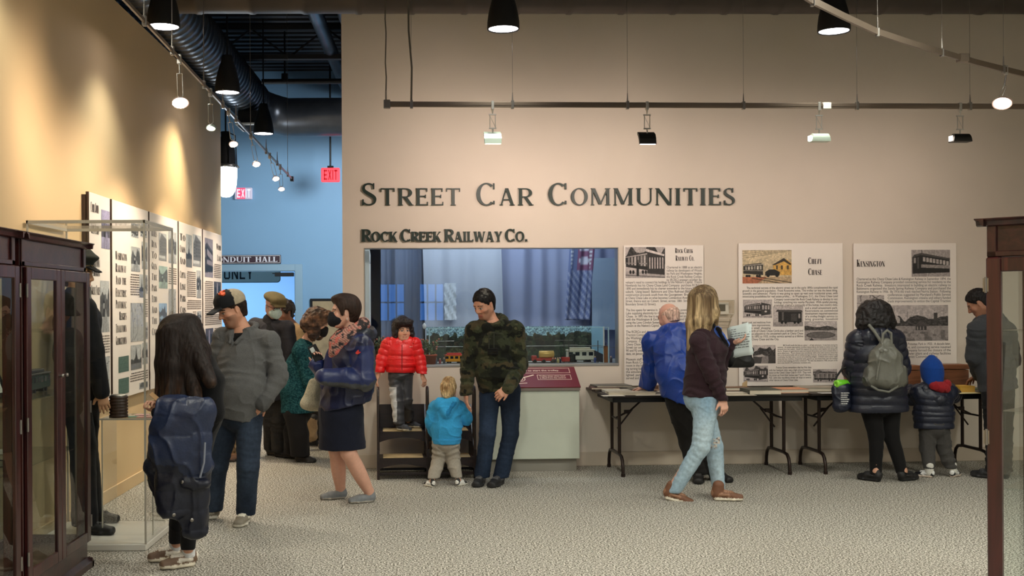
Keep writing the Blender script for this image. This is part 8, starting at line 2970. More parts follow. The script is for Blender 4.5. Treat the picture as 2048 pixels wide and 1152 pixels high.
p.trousers('trousers', (52, 50, 48), M_fab, 'cloth', (.095, .075, .07), hip=(.17, .14))
p.shoes(dict(L=(.75, -.5), R=(.7, -.5)), .29, ((24, 22, 22), (20, 18, 18), (30, 28, 28)), 'sneaker')
mask(p, (192, 214, 208), m=M_fab)
F_ = Field(p.J['h'] - .25, p.J['h'] + .3, .005)
c = F_.color((94, 84, 56))
F_.ell(p.q(0, -.0, .085), V((.105, .13, .05)), p.hax, 0, c)
F_.cone(p.q(-.05, .09, .068), p.q(.05, .09, .068), .032, .032, .04, c)
F_.cone(p.q(-.045, .1, .046), p.q(-.03, .15, .03), 0, 0, .02, c, (p.hax[0], p.hax[2]), ((.05, .012), (.045, .008)))
F_.cone(p.q(.045, .1, .046), p.q(.03, .15, .03), 0, 0, .02, c, (p.hax[0], p.hax[2]), ((.05, .012), (.045, .008)))
F_.half(p.q(0, 0, .03), -p.hax[2])
p.emit('flat_cap', F_, M_fab, 'soft')
def glasses(p, col):
 mb = MB()
 for k in (-1, 1):
  c_ = p.q(.031 * k, .098, -.004)
  ps = [c_ + p.hax[0] * .022 * math.cos(a) + p.hax[2] * .017 * math.sin(a) for a in np.linspace(0, 2 * pi, 18)]
  mb.tube(ps, .0032, 6)
  mb.tube([p.q(.053 * k, .095, .002), p.q(.078 * k, .03, .004), p.q(.08 * k, -.015, .0)], .0032, 6)
 mb.tube([p.q(-.009, .103, 0), p.q(.009, .103, 0)], .0032, 6)
 build('glasses', mb, mat('frame_%d' % col[0], col, .4), p.o, off=p.off)
glasses(p, (120, 44, 34))
# ============ person behind the flat cap man (dark hair, tan coat, bag)
p = Person('person', 'dark-haired person in tan coat mostly hidden behind the flat-capped man', 'person', 12.15,
 dict(h=(569, 624, 0), n=(586, 652, .02), c=(598, 700, 0), p=(622, 765, 0), sL=(600, 664, -.12), eL=(608, 720, -.18), wL=(613, 768, -.26),
         sR=(572, 664, .12), eR=(575, 720, .1), wR=(580, 770, .1), kL=(628, 830, -.04), kR=(618, 830, .06), fL=(637, 891), fR=(622, 888)),
 (-.7, -.6, -.2), (-.6, -.7), skin=(150, 106, 84), h=.006, hands=dict(L=dict(d=(0, 0, -1), n=(1, 0, 0))))
p.top('coat', (176, 148, 112), M_fab, 'soft', [(.19, .15), (.18, .14), (.18, .13), (.1, .08)], onY(622, 800, 12.15), (.07, .062, .048), h=.008)
p.trousers('trousers', (60, 54, 50), M_fab, 'cloth', (.085, .065, .05), h=.008)
p.shoes(dict(L=(.8, -.4), R=(.8, -.4)), .26, ((186, 160, 130), (206, 190, 160), (196, 176, 146)), 'flat')
p.hair((34, 25, 22), M_hair_curl, 'curl', 'short', grow=.02)
bgf = Field(onY(621, 890, 11.85) - .2, onY(621, 815, 11.85) + .25, .006)
c, k_ = bgf.color((166, 138, 102)), bgf.color((24, 22, 22))
bgf.cone(onY(621, 872, 11.85), onY(622, 842, 11.85), 0, 0, .03, c, ((1, 0, 0), (0, 1, 0)), ((.075, .06), (.06, .05)))
bgf.cone(onY(612, 886, 11.85), onY(632, 886, 11.85), .028, .028, .02, k_)
bgf.cone(onY(616, 838, 11.85), onY(628, 836, 11.85), .04, .035, .02, k_)
bo = emit_mesh('shoulder_bag', bgf, M_leather, onY(621, 890, 11.85), None, 'nylon', 4)
bo['label'] = 'tan and black bag hanging low between the teal sweater and the navy skirt'
bo['category'] = 'bag'
for a_, b_ in ((614, 611), (630, 620)):
 build('strap', MB().tube([onY(a_, 838, 11.85), onY(b_, 810, 11.85), onY(613, 776, 11.88)], .008, 6), M_blackmat, bo, off=bo.location)
# ============ person in brown boots hidden behind the grey pullover
p = Person('person', 'person in brown boots almost wholly hidden behind the grey pullover', 'person', 11.0,
 dict(h=(462, 622, 0), n=(466, 655, .02), c=(468, 700, 0), p=(472, 770, 0), sL=(486, 668, -.1), eL=(494, 720, -.08), wL=(488, 770, -.1),
         sR=(450, 668, .1), eR=(446, 720, .08), wR=(452, 770, .1), kL=(480, 840, -.03), kR=(468, 840, .05), fL=(484, 921), fR=(472, 917)),
 (-.8, .5, -.1), (-.8, .4), skin=(196, 150, 126), h=.006, sc=.95, hands=dict(L=dict(d=(0, 0, -1), n=(1, 0, 0))))
p.top('sweater', (120, 108, 92), M_fleece, 'cloth', [(.16, .13), (.15, .12), (.16, .12), (.1, .08)], onY(472, 790, 11.0), (.065, .058, .045), h=.008)
p.trousers('trousers', (150, 136, 116), M_fab, 'cloth', (.08, .062, .055), h=.008)
p.shoes(dict(L=(-.7, -.6), R=(-.7, -.5)), .27, ((104, 74, 52), (52, 40, 32), (120, 90, 66)), 'boot')
p.hair((60, 44, 34), M_hair, 'short', 'short')
# ============ woman in the teal sweater, bending
p = Person('person', 'curly-haired woman in teal knitted sweater and black trousers, bending forward', 'person', 11.0,
 dict(h=(637, 646, 0), n=(608, 688, 0), c=(602, 735, 0), w=(597, 780, 0), p=(595, 820, 0), sR=(601, 703, -.15), eR=(620, 762, -.18), wR=(632, 800, -.14),
         sL=(606, 700, .15), eL=(622, 755, .15), wL=(636, 790, .05), kR=(598, 868, -.07), kL=(587, 865, .07), fR=(601, 924), fL=(588, 917)),
 (.9, -.18, -.38), (.97, -.2), skin=(214, 164, 140), h=.005, sc=.97, g=.97,
 hands=dict(R=dict(d=(.45, -.1, -.9), n=(.3, 1, 0), sc=.9, curl=(30, 35, 20)), L=dict(d=(.4, 0, -.9), n=(0, -1, 0), sc=.9)))
def tealf(P, C, S, ci):
 n = vnoise(P * V((1, 1, 1.6)), 95, 3)
 n2 = fbm(P, 9, 6)
 a, b, d = np.array(lin((30, 72, 80))), np.array(lin((52, 98, 102))), np.array(lin((24, 54, 62)))
 C = np.where((n > .58)[:, None], b, a)
 C = np.where((n < .33)[:, None], d, C)
 return C * (1 + .6 * n2)[:, None]
p.top('sweater', (22, 92, 96), M_knit, 'knit', [(.195, .175), (.185, .17), (.175, .15), (.11, .09)], onY(598, 824, 11.0), (.085, .072, .05), cfn=tealf, h=.0065)
p.trousers('trousers', (22, 21, 22), M_fab, 'loose', (.105, .1, .1), hip=(.17, .15))
p.shoes(dict(R=(.9, -.25), L=(.9, -.2)), .25, ((22, 20, 20), (24, 22, 22), (60, 54, 50)), 'flat')
def ex(s, F_, c):
 q = s.q
 F_.ell(q(0, -.03, .045), V((.125, .125, .11)), s.hax, 0, c)
 F_.ell(q(0, -.075, -.03), V((.135, .095, .11)), s.hax, .04, c)
 for k in (-1, 1):
  F_.ell(q(.085 * k, -.0, -.06), V((.05, .06, .09)), s.hax, .04, c)
  F_.ell(q(.09 * k, .03, -.115), V((.035, .045, .06)), s.hax, .03, c)
 F_.ell(q(0, .06, .105), V((.08, .05, .045)), s.hax, .04, c)
 F_.ell(q(0, .12, -.03), V((.062, .075, .09)), s.hax, .01, None, cut=True)
def hcol(P, C, S, ci):
 n = np.clip(vnoise(P, 28, 5) * 1.8 - .5, 0, 1)[:, None]
 return np.array(lin((54, 37, 30))) * (1 - n) + np.array(lin((122, 88, 66))) * n
p.hair((74, 52, 42), M_hair_curl, 'curl', 'none', extra=ex, cfn=hcol, h=.0045)
mask(p, (26, 26, 28))
# ============ boy in the red jacket on the bench
BZ = 0.41
p = Person('person', 'boy with dark curls in red puffer jacket standing on the step bench', 'person', 10.14,
 dict(h=(806, 660, 0), n=(803, 680, .01), c=(802, 702, 0), p=(801, 745, 0), sR=(776, 688, -.01), eR=(763, 722, -.03), wR=(756, 752, -.06),
         sL=(829, 688, -.01), eL=(840, 722, -.02), wL=(845, 752, -.07), kR=(795, 802, -.03), kL=(813, 802, 0), fR=(800, 861), fL=(818, 855)),
 (.26, -.95, -.04), (.15, -.98), skin=(214, 162, 134), lip=(190, 110, 100), sc=.86, g=.6, h=.0035, z0=BZ,
 hands=dict(R=dict(d=(-.25, -.1, -1), n=(1, .2, 0), sc=.68, spread=.25), L=dict(d=(.35, -.2, -.95), n=(-.7, .6, -.2), sc=.68, curl=(25, 35, 20))), paint=dict(iris=(36, 24, 20), brow=(44, 30, 26)))
def ex(s, F_):
 j = s.J
 c = F_.color((228, 32, 34))
 ring(F_, j['n'] + V((0, 0, -.005)), s.ts, s.tf, .075, .065, .02, .02, c, 20, 340, -.014)
 F_.ell(j['n'] - s.tf * .07 + V((0, 0, -.02)), (.085, .05, .05), (s.ts, s.tf, (0, 0, 1)), .03, c)
rj = p.top('puffer_jacket', (230, 30, 32), M_nylon, 'puffer_small', [(.135, .11), (.14, .115), (.135, .1), (.08, .065)], onY(801, 746, 10.14), (.062, .056, .046), extra=ex, neck=.045, h=.0055, k=.035, cuff=(222, 28, 30))
j = p.J
zp = [hit(rj, 804, y_, .0)[0] for y_ in (690, 700, 710, 720, 730, 740)]
onsurf(p, zp, .005, 'zip', (150, 22, 26), M_nylon)
lg = onY(826, 689, 10.0)
onsurf(p, [hit(rj, 819, 694, .0)[0], hit(rj, 825, 693, .0)[0]], .004, 'emblem', (240, 160, 150), M_fab)
p.trousers('trousers', (62, 62, 66), M_nylon, 'cloth', (.068, .055, .05), hip=(.11, .09), h=.0055, hem=.1, cfn=lambda P, C, S, ci: np.where(((P[:, 0] < p.J['kR'][0] - .005) & (P[:, 0] > p.J['kR'][0] - .075) & (P[:, 2] < p.J['hpR'][2] - .11) & (P[:, 2] > p.J['fR'][2] + .08) & (P[:, 1] < p.J['kR'][1] - .0))[:, None], np.array(lin((206, 206, 206))), C))
p.shoes(dict(R=(.75, -.6), L=(.88, -.45)), .19, ((52, 54, 60), (190, 182, 160), (74, 76, 82)), sc=.72, h=.0035)
def ex(s, F_, c):
 q, sc = s.q, s.sc
 F_.ell(q(0, -.022, .05), V((.105, .118, .098)) * sc, s.hax, 0, c)
 F_.ell(q(0, -.06, -.03), V((.1, .08, .09)) * sc, s.hax, .03, c)
 for k in (-1, 1):
  F_.ell(q(.085 * k, .0, -.035), V((.032, .055, .085)) * sc, s.hax, .03, c)
  F_.ell(q(.04 * k, .085, .085), V((.05, .03, .03)) * sc, s.hax, .03, c)
 F_.ell(q(0.02, .13, -.03), V((.066, .08, .09)) * sc, s.hax, .008, None, cut=True)
p.hair((34, 25, 24), M_hair_curl, 'curl', 'none', extra=ex, h=.004)
# ============ toddler in the blue hoodie, from behind
p = Person('person', 'blond toddler in bright blue hoodie and grey pants, seen from behind', 'person', 9.58,
 dict(h=(897, 781, 0), n=(896, 802, -.01), c=(895, 825, 0), p=(892, 882, 0), sL=(872, 814, 0), eL=(862, 842, .02), wL=(868, 866, .1),
         sR=(918, 814, 0), eR=(932, 838, .04), wR=(922, 830, .16), kL=(877, 918, .02), kR=(905, 918, 0), fL=(864, 974), fR=(917, 972)),
 (.12, .97, -.12), (.05, 1), skin=(226, 178, 156), sc=.82, g=.54, h=.0035,
 hands=dict(L=dict(d=(.3, .6, -.5), n=(1, 0, 0), sc=.55), R=dict(d=(-.3, .5, .6), n=(-.6, .5, 0), sc=.55)))
def ex(s, F_):
 j = s.J
 c, d = F_.color((62, 164, 222)), F_.color((40, 124, 178))
 b = j['n'] - s.tf * .075
 F_.cone(b + V((-.075, .02, -.01)), b + V((-.01, -.02, -.105)), .042, .03, .03, c)
 F_.cone(b + V((.07, .02, .0)), b + V((-.01, -.02, -.105)), .036, .03, .03, c)
 F_.cone(b + V((-.095, .02, -.035)), b + V((.05, .0, .005)), .026, .03, .03, c)
 ring(F_, j['n'] + V((0, 0, -.012)), s.ts, s.tf, .065, .06, .018, .02, c, 30, 330)
 F_.cone(b + V((.055, -.028, -.01)), b + V((.0, -.05, -.1)), .008, .008, .006, d, bias=.006)
p.top('hoodie', (62, 164, 222), M_fleece, 'cloth', [(.12, .105), (.13, .11), (.12, .1), (.075, .065)], onY(893, 886, 9.58), (.062, .058, .045), extra=ex, h=.0055, k=.03)
hb = p.field(.0055)
cdk = hb.color((58, 152, 208))
hb.cone(onY(893, 882, 9.58), onY(893, 878, 9.58), 0, 0, .01, cdk, (p.ts, p.tf), ((.124, .11), (.128, .114)))
hb.half(onY(893, 876, 9.58), (0, 0, 1)).half(onY(893, 887, 9.58), (0, 0, -1))
p.emit('hem_band', hb, M_fleece, 'soft')
p.trousers('sweatpants', (160, 152, 140), M_fleece, 'cloth', (.075, .062, .046), hip=(.115, .1), h=.0055, hem=.13)
p.shoes(dict(L=(-.55, .75), R=(.55, .8)), .155, ((26, 25, 26), (226, 222, 210), (232, 230, 224)), sc=.6, h=.003)
def ex(s, F_, c):
 q, sc = s.q, s.sc
 F_.ell(q(0, -.014, .036), V((.084, .104, .095)) * sc, s.hax, 0, c)
 F_.ell(q(0, -.06, -.02), V((.066, .052, .075)) * sc, s.hax, .03, c)
 F_.ell(q(.01, -.03, .115), V((.05, .06, .03)) * sc, s.hax, .03, c)
 for k in (-1, 1):
  F_.ell(q(.085 * k, .01, -.03), V((.03, .045, .05)) * sc, s.hax, .01, None, cut=True)
def hcol(P, C, S, ci):
 n = np.clip(vnoise(P * V((1, 1, .4)), 40, 5) * 1.6 - .3, 0, 1)[:, None]
 return np.array(lin((150, 116, 78))) * (1 - n) + np.array(lin((226, 198, 150))) * n
p.hair((200, 170, 122), M_hair, 'short', 'none', extra=ex, h=.004, cfn=hcol)
# ============ man in the camouflage hoodie
p = Person('person', 'dark-haired man in camouflage hoodie and jeans, looking down at the toddler', 'person', 9.5,
 dict(h=(968, 608, 0), n=(986, 648, .02), c=(987, 695, 0), w=(992, 735, 0), p=(1000, 774, .02), sR=(950, 660, .02), eR=(937, 728, .02), wR=(932, 786, -.05),
         sL=(1030, 660, -.04), eL=(1040, 728, -.06), wL=(1016, 777, -.24), kR=(975, 868, -.02), kL=(1021, 868, 0), fR=(963, 968), fL=(1000, 969)),
 (-.66, -.62, -.42), (-.25, -.97), skin=(206, 150, 124), h=.0045,
 hands=dict(R=dict(d=(.05, -.05, -1), n=(1, .15, .1), curl=(14, 16, 10), spread=.06), L=dict(d=(-.78, -.15, -.5), n=(-.15, .8, -.45), curl=(28, 40, 25), thumb=(.75, .5, .2))), paint=dict(beard=(84, 60, 50), lids=.004, bs=.45))
def camo(P, C, S, ci):
 a = fbm(P * V((1, 1, 1.4)), 10, 11)
 b = fbm(P * V((1, 1, 1.4)), 13, 17)
 C = np.tile(np.array(lin((52, 56, 40))), (len(P), 1))
 C[a > .06] = lin((38, 40, 30))
 C[b > .09] = lin((72, 71, 51))
 C[(a < -.1)] = lin((70, 62, 44))
 C[(b < -.13)] = lin((26, 27, 23))
 return C
def ex(s, F_):
 j = s.J
 c = F_.color((58, 62, 44))
 ring(F_, j['n'] + V((0, 0, .02)), s.ts, s.tf, .1, .09, .03, .02, c, 25, 335, -.04)
 F_.ell(j['n'] - s.tf * .1 + V((0, 0, -.03)), (.12, .06, .085), (s.ts, s.tf, (0, 0, 1)), .04, c)
 # belly pocket
 F_.cone(j['w'] + s.tf * .115 + V((0, 0, .03)), j['w'] + s.tf * .125 + V((0, 0, -.07)), 0, 0, .015, c, (s.ts, s.tf), ((.1, .03), (.13, .03)))
ch_o = p.top('camouflage_hoodie', (58, 62, 44), M_fleece, 'cloth', [(.175, .14), (.18, .145), (.18, .135), (.11, .085)], onY(998, 778, 9.52), (.08, .072, .052), extra=ex, neck=.07, cfn=camo, h=.006)
tag = hit(ch_o, 985, 703, -.006)[0]
onsurf(p, [tag + p.ts * .035 + V((0, 0, .02)), tag - p.ts * .035 + V((0, 0, .02)), tag - p.ts * .035, tag + p.ts * .035, tag + p.ts * .035 - V((0, 0, .02)), tag - p.ts * .035 - V((0, 0, .02))], .012, 'badge', (17, 17, 16), M_fab)
for px_ in (978, 988):
 onsurf(p, [hit(ch_o, px_, y_, .002)[0] for y_ in (666, 674, 682, 690, 697)], .006, 'drawstring', (44, 46, 36), M_fab)
def jeanx(s, F_):
 pass
p.trousers('jeans', (38, 52, 78), M_denim, 'jeans', (.094, .07, .068), hip=(.165, .135), cfn=denim_fn((24, 32, 46), (50, 66, 92), 5, .7))
p.shoes(dict(R=(-.25, -.95), L=(-.4, -.9)), .3, ((24, 24, 26), (36, 36, 38), (70, 70, 72)))
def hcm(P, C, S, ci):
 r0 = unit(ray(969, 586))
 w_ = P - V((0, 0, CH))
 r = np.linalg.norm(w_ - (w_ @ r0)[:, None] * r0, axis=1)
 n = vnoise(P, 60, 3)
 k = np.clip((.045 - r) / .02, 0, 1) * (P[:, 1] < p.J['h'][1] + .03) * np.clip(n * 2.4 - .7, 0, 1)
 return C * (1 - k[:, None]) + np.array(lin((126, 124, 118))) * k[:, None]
p.hair((24, 21, 22), M_hair, 'short', 'crop', grow=.011, cfn=hcm)
# ============ older man in the blue coat, leaning on the table
p = Person('person', 'bald older man in bright blue coat leaning over the table on one hand', 'person', 9.68,
 dict(h=(1337, 634, .2), n=(1352, 660, .16), c=(1352, 700, .07), w=(1358, 745, 0), p=(1372, 795, 0), sL=(1306, 682, .18), eL=(1304, 735, .28), wL=(1293, 775, .4),
         sR=(1392, 680, .08), eR=(1402, 735, .05), wR=(1400, 780, .1), kL=(1378, 880, .02), kR=(1405, 880, 0), fL=(1396, 962), fR=(1428, 960)),
 (-.55, .75, -.32), (-.3, .95), skin=(214, 164, 144), h=.005,
 hands=dict(L=dict(d=(-.5, .75, -.12), n=(0, 0, -1), curl=(8, 10, 6)), R=dict(d=(.2, .9, -.3), n=(-1, 0, 0))))
p.J
def ex(s, F_):
 j = s.J
 c, w_ = F_.color((18, 58, 146)), F_.color((150, 176, 220))
 ring(F_, j['n'] + V((0, 0, .0)), s.ts, s.tf, .105, .1, .036, .03, c, 0, 360, -.02)
 F_.ell(j['n'] - s.tf * .1 + V((.02, -.02, -.03)), (.14, .075, .085), (s.ts, s.tf, (0, 0, 1)), .04, c)
 a = j['sL'] - s.tf * .05 + V((.03, -.06, .055))
 b = j['n'] - s.tf * .13 + V((-.08, -.02, -.07))
p.top('winter_coat', (18, 58, 146), M_nylon, 'nylon', [(.19, .16), (.2, .165), (.195, .15), (.12, .1)], onY(1370, 812, 9.68), (.09, .085, .066), extra=ex, h=.0065, hemn=V((-.45, 0, -1)), cfn=lambda P, C, S, ci: tint(P, C, 6, .18, 2))
p.trousers('trousers', (24, 22, 21), M_fab, 'cloth', (.105, .09, .085), hip=(.17, .14))
p.shoes(dict(L=(-.2, -.95), R=(.5, -.8)), .29, ((26, 24, 24), (20, 19, 19), (40, 38, 38)))
p.hair((204, 172, 156), M_hair, 'short', 'bald')
# ============ blond woman walking
p = Person('person', 'long-haired blond woman in maroon fleece and ripped light jeans, walking past the tables', 'person', 8.75,
 dict(h=(1411, 603, 0), n=(1407, 650, .0), c=(1410, 700, 0), w=(1412, 748, 0), p=(1406, 792, 0), sR=(1396, 684, -.15), eR=(1424, 748, -.2), wR=(1444, 798, -.17),
         sL=(1414, 676, .17), eL=(1440, 735, .2), wL=(1462, 686, .12), kR=(1402, 893, -.1), kL=(1428, 893, .1), fR=(1338, 1000), fL=(1437, 1001),
         aR=(1347, 972, -.03), aL=(1438, 972, .06)),
 (.97, .2, -.06), (.98, .12), skin=(218, 168, 146), h=.0045, g=.97,
 hands=dict(R=dict(d=(.25, -.1, -1), n=(-.4, .85, 0), curl=(30, 35, 20), sc=.95), L=dict(d=(.9, -.2, .15), n=(-.1, .1, 1), curl=(25, 30, 20), sc=.92, flip=1)))
def ex(s, F_):
 j = s.J
 c, k_, b_ = F_.color((52, 36, 42)), F_.color((22, 20, 24)), F_.color((72, 104, 184))
 ring(F_, j['n'] + V((0, 0, .01)), s.ts, s.tf, .075, .075, .022, .02, k_, 0, 360, -.02)
 F_.ell(j['c'] + s.tf * .115 + V((0, 0, .0)), (.125, .06, .075), (s.ts, s.tf, (0, 0, 1)), .05, c)
 a = j['n'] + s.tf * .085 + s.ts * .05 + V((0, 0, -.03))
 F_.cone(a, j['c'] + s.tf * .155 + s.ts * .05 + V((0, 0, .045)), .028, .024, .012, b_, bias=.012)
 F_.cone(a + s.ts * .035, j['c'] + s.tf * .15 + s.ts * .09 + V((0, 0, .04)), .012, .012, .008, k_, bias=.014)
p.top('fleece_jacket', (52, 36, 42), M_fleece, 'cloth', [(.175, .172), (.15, .155), (.155, .135), (.1, .08)], onY(1408, 794, 8.75), (.07, .06, .043), extra=ex, h=.006, neck=.06)
def jf(P, C, S, ci):
 C = denim_fn((128, 160, 184), (188, 208, 218), 8, .9)(P, C, S, ci)
 for (px_, py_, w_, h_) in ((1438, 832, .028, .024), (1432, 880, .03, .026), (1424, 893, .035, .02), (1441, 808, .02, .03)):
  q0 = onY(px_, py_, 8.8)
  m = (np.abs(P[:, 0] - q0[0]) < w_) & (np.abs(P[:, 2] - q0[2]) < h_) & (vnoise(P * V((1, 1, 3)), 60, 4) > .42)
  C[m] = lin((206, 196, 184))
  m2 = m & (vnoise(P * V((.6, 1, 4)), 70, 6) > .62)
  C[m2] = lin((120, 104, 100))
 return C
p.trousers('ripped_jeans', (150, 178, 196), M_denim, 'jeans', (.1, .07, .05), hip=(.158, .15), cfn=jf, h=.006)
p.shoes(dict(R=(.94, -.2), L=(1, -.12)), .27, ((112, 74, 52), (222, 214, 196), (150, 110, 84)), 'boot', lift=dict(R=-.22), sc=.97)
def ex(s, F_, c):
 q = s.q
 F_.ell(q(0, -.016, .036), V((.09, .11, .1)), s.hax, 0, c)
 for (a, b, r0, dx, dl, r1) in ((.0, -.085, .06, -.05, .4, .03), (.05, -.06, .055, -.035, .38, .028), (.07, -.02, .045, -.01, .33, .02), (-.05, -.06, .055, -.03, .38, .03), (-.07, -.02, .045, -.0, .34, .02), (.072, .03, .03, .02, .2, .014)):
  p0 = q(a, b, .02)
  p1 = p0 + s.hax[1] * dx * .5 + s.hax[0] * a * .3 + V((0, 0, -dl * .5))
  p2 = p0 + s.hax[1] * dx + V((0, 0, -dl))
  F_.cone(p0, p1, r0, r0 * .9, .04, c)
  F_.cone(p1, p2, r0 * .9, r1, .03, c)
 F_.ell(q(0, .12, -.03), V((.055, .07, .085)), s.hax, .01, None, cut=True)
def hb_(P, C, S, ci):
 n = np.clip(vnoise(P * V((1, 1, .06)), 46, 5) * 2 - .6, 0, 1)[:, None]
 t_ = np.clip((1.62 - P[:, 2]) / .2, 0, 1)[:, None]
 d = np.array(lin((100, 80, 58))) * (1 - .3 * t_) + np.array(lin((120, 96, 68))) * .3 * t_
 return d * (1 - n * (.35 + .65 * t_)) + np.array(lin((210, 184, 142))) * n * (.35 + .65 * t_)
p.hair((150, 124, 92), M_hair, 'strand', 'long', extra=ex, cfn=hb_)
pb_ = thing('paper_sheet', 'white printed papers held up by the blond woman', 'paper', onY(1478, 685, 8.87))
mb = MB()
for k, (c0, tl) in enumerate((((0, 0, 0), .0), ((-.004, .006, -.002), .12))):
 c0 = V(c0)
 a = unit((.75, -.55, .12 + tl))
 b = unit(np.cross(unit((.3, .9, -.35)), a))
 if b[2] < 0:
  b = -b
 nx, ny = 6, 8
 base = len(mb.v)
 for j in range(ny + 1):
  for i in range(nx + 1):
   u, v_ = i / nx - .4, j / ny - .45
   mb.v.append(tuple(c0 + a * u * .19 + b * v_ * .26 + np.cross(a, b) * (.02 * math.sin(v_ * 3 + 1) + .01 * u)))
 for j in range(ny):
  for i in range(nx):
   q = base + j * (nx + 1) + i
   mb.f.append((q, q + 1, q + nx + 2, q + nx + 1))
   mb.m.append(0)
   mb.sm.append(True)
sh = build('sheet', mb, mat('white_paper', (206, 216, 214), .7), pb_)
sh.modifiers.new('thickness', 'SOLIDIFY').thickness = .001
a = unit((.75, -.55, .12))
b = unit(np.cross(unit((.3, .9, -.35)), a))
b = b if b[2] > 0 else -b
n_ = np.cross(a, b)
n_ = n_ if n_[1] < 0 else -n_
rs = random.Random(3)
mb = MB()
for j in range(9):
 v_ = .42 - j * .075
 u = -.32
 while u < .42:
  l = rs.uniform(.06, .16)
  if not (j < 2 and u > -.1):
   cc = [a * uu * .19 + b * vv * .26 + np.cross(a, b) * (.02 * math.sin(vv * 3 + 1) + .01 * uu) + n_ * .004 for uu, vv in ((u, v_ - .012), (u + l, v_ - .012), (u + l, v_ + .012), (u, v_ + .012))]
   mb.add(cc, [(0, 1, 2, 3)])
  u += l + .03
build('caption', mb, mat('grey_print', (110, 116, 118), .8), pb_)
bgf = Field(onY(1450, 745, 8.95) - .2, onY(1510, 680, 8.95) + .2, .006)
c = bgf.color((20, 20, 21))
bgf.cone(onY(1462, 706, 8.93), onY(1500, 700, 8.93), .06, .035, .06, c)
bgf.cone(onY(1466, 722, 8.93), onY(1496, 724, 8.93), .055, .05, .05, c)
o = emit_mesh('shoulder_bag', bgf, M_leather, onY(1480, 735, 8.93), None, 'nylon', 4)
o['label'] = 'black soft bag hanging from the arm of the blond woman, under her papers'
o['category'] = 'bag'
build('strap', MB().tube([onY(1460, 700, 8.93), onY(1452, 690, 8.95), onY(1446, 700, 8.95)], .008, 6), M_blackmat, o, off=o.location)
# ============ woman with the grey backpack
p = Person('person', 'woman with black curly hair in long navy puffer coat, back turned, wearing the backpack', 'person', 9.66,
 dict(h=(1748, 634, .05), n=(1750, 668, .03), c=(1752, 712, 0), w=(1756, 760, -.0), p=(1760, 800, 0), sL=(1716, 682, .02), eL=(1706, 735, .06), wL=(1699, 742, .2),
         sR=(1787, 680, .02), eR=(1800, 735, .08), wR=(1795, 755, .26), kL=(1752, 872, 0), kR=(1783, 872, 0), fL=(1752, 963), fR=(1806, 962)),
 (-.08, .95, -.3), (-.02, 1), skin=(196, 148, 122), h=.0055,
 hands=dict(L=dict(d=(-.2, .5, -.6), n=(1, 0, 0), curl=(50, 50, 30)), R=dict(d=(0, 1, -.3), n=(0, 0, -1))))
def ex(s, F_):
 j = s.J
 c = F_.color((24, 28, 44))
 ring(F_, j['n'] + V((0, 0, .0)), s.ts, s.tf, .115, .1, .04, .03, c, 0, 360, -.01, s0=.3)
 F_.ell(j['n'] - s.tf * .1 + V((0, 0, -.03)), (.16, .07, .075), (s.ts, s.tf, (0, 0, 1)), .04, c)
p.top('puffer_coat', (24, 28, 44), M_nylon, 'puffer', [(.265, .165), (.235, .16), (.205, .15), (.12, .1)], onY(1757, 824, 9.66), (.1, .09, .07), extra=ex, h=.0065)
p.trousers('leggings', (14, 13, 14), M_fab, 'soft', (.095, .064, .046), hip=(.165, .14))
p.shoes(dict(L=(-.5, .75), R=(.75, .45)), .26, ((20, 19, 20), (22, 21, 22), (34, 32, 32)))
def ex(s, F_, c):
 q = s.q
 F_.ell(q(0, -.025, .03), V((.145, .13, .115)), s.hax, 0, c)
 F_.ell(q(0, -.05, -.06), V((.155, .09, .1)), s.hax, .05, c)
 for k in (-1, 1):
  F_.ell(q(.11 * k, -.01, -.06), V((.06, .07, .1)), s.hax, .04, c)
p.hair((22, 18, 19), M_hair_curl, 'curl', 'none', extra=ex, h=.005)
# backpack
W2 = p
bf = Field(onY(1772, 780, 9.45) - .3, onY(1772, 650, 9.45) + .3, .0055)
c, d_ = bf.color((104, 104, 96)), bf.color((76, 76, 70))
def bp_(x, y, dy=0):
 return onY(x, y, 9.44 + dy)
bf.cone(bp_(1772, 757), bp_(1772, 712), 0, 0, .04, c, ((1, 0, 0), (0, 1, 0)), ((.165, .09), (.13, .08)))
bf.cone(bp_(1772, 712), bp_(1772, 684), 0, 0, .04, c, ((1, 0, 0), (0, 1, 0)), ((.125, .075), (.045, .035)))
for k in (-1, 1):
 bf.cone(bp_(1772 + 34 * k, 762, .01), bp_(1772 + 33 * k, 742, .01), .045, .035, .03, d_)
for k in (-.6, 0, .6):
 bf.cone(bp_(1772 + 32 * k, 760, -.085), bp_(1772 + 14 * k, 700, -.07), .007, .006, .012, c)
bo = emit_mesh('backpack', bf, M_nylon, bp_(1772, 790), None, 'nylon', 7)
bo['label'] = 'grey drawstring backpack on the back of the navy puffer coat'
bo['category'] = 'backpack'
ls = [bp_(1764, 690, -.02), bp_(1766, 668, -.02), bp_(1774, 661, -.02), bp_(1782, 666, -.02), bp_(1783, 690, -.02)]
build('handle', MB().tube(ls, .012, 8), mat('strap_grey', (112, 112, 104), .7), bo, off=bo.location)
build('strap', MB().tube([bp_(1738, 650, .12), bp_(1748, 662, .06), bp_(1764, 686, .0)], .014, 8), mat('strap_grey', (112, 112, 104), .7), bo, off=bo.location)
build('strap', MB().tube([bp_(1742, 772, -.03), bp_(1756, 780, -.06), bp_(1778, 784, -.07), bp_(1794, 774, -.06), bp_(1800, 752, -.03)], .010, 8), mat('strap_grey', (112, 112, 104), .7), bo, off=bo.location)
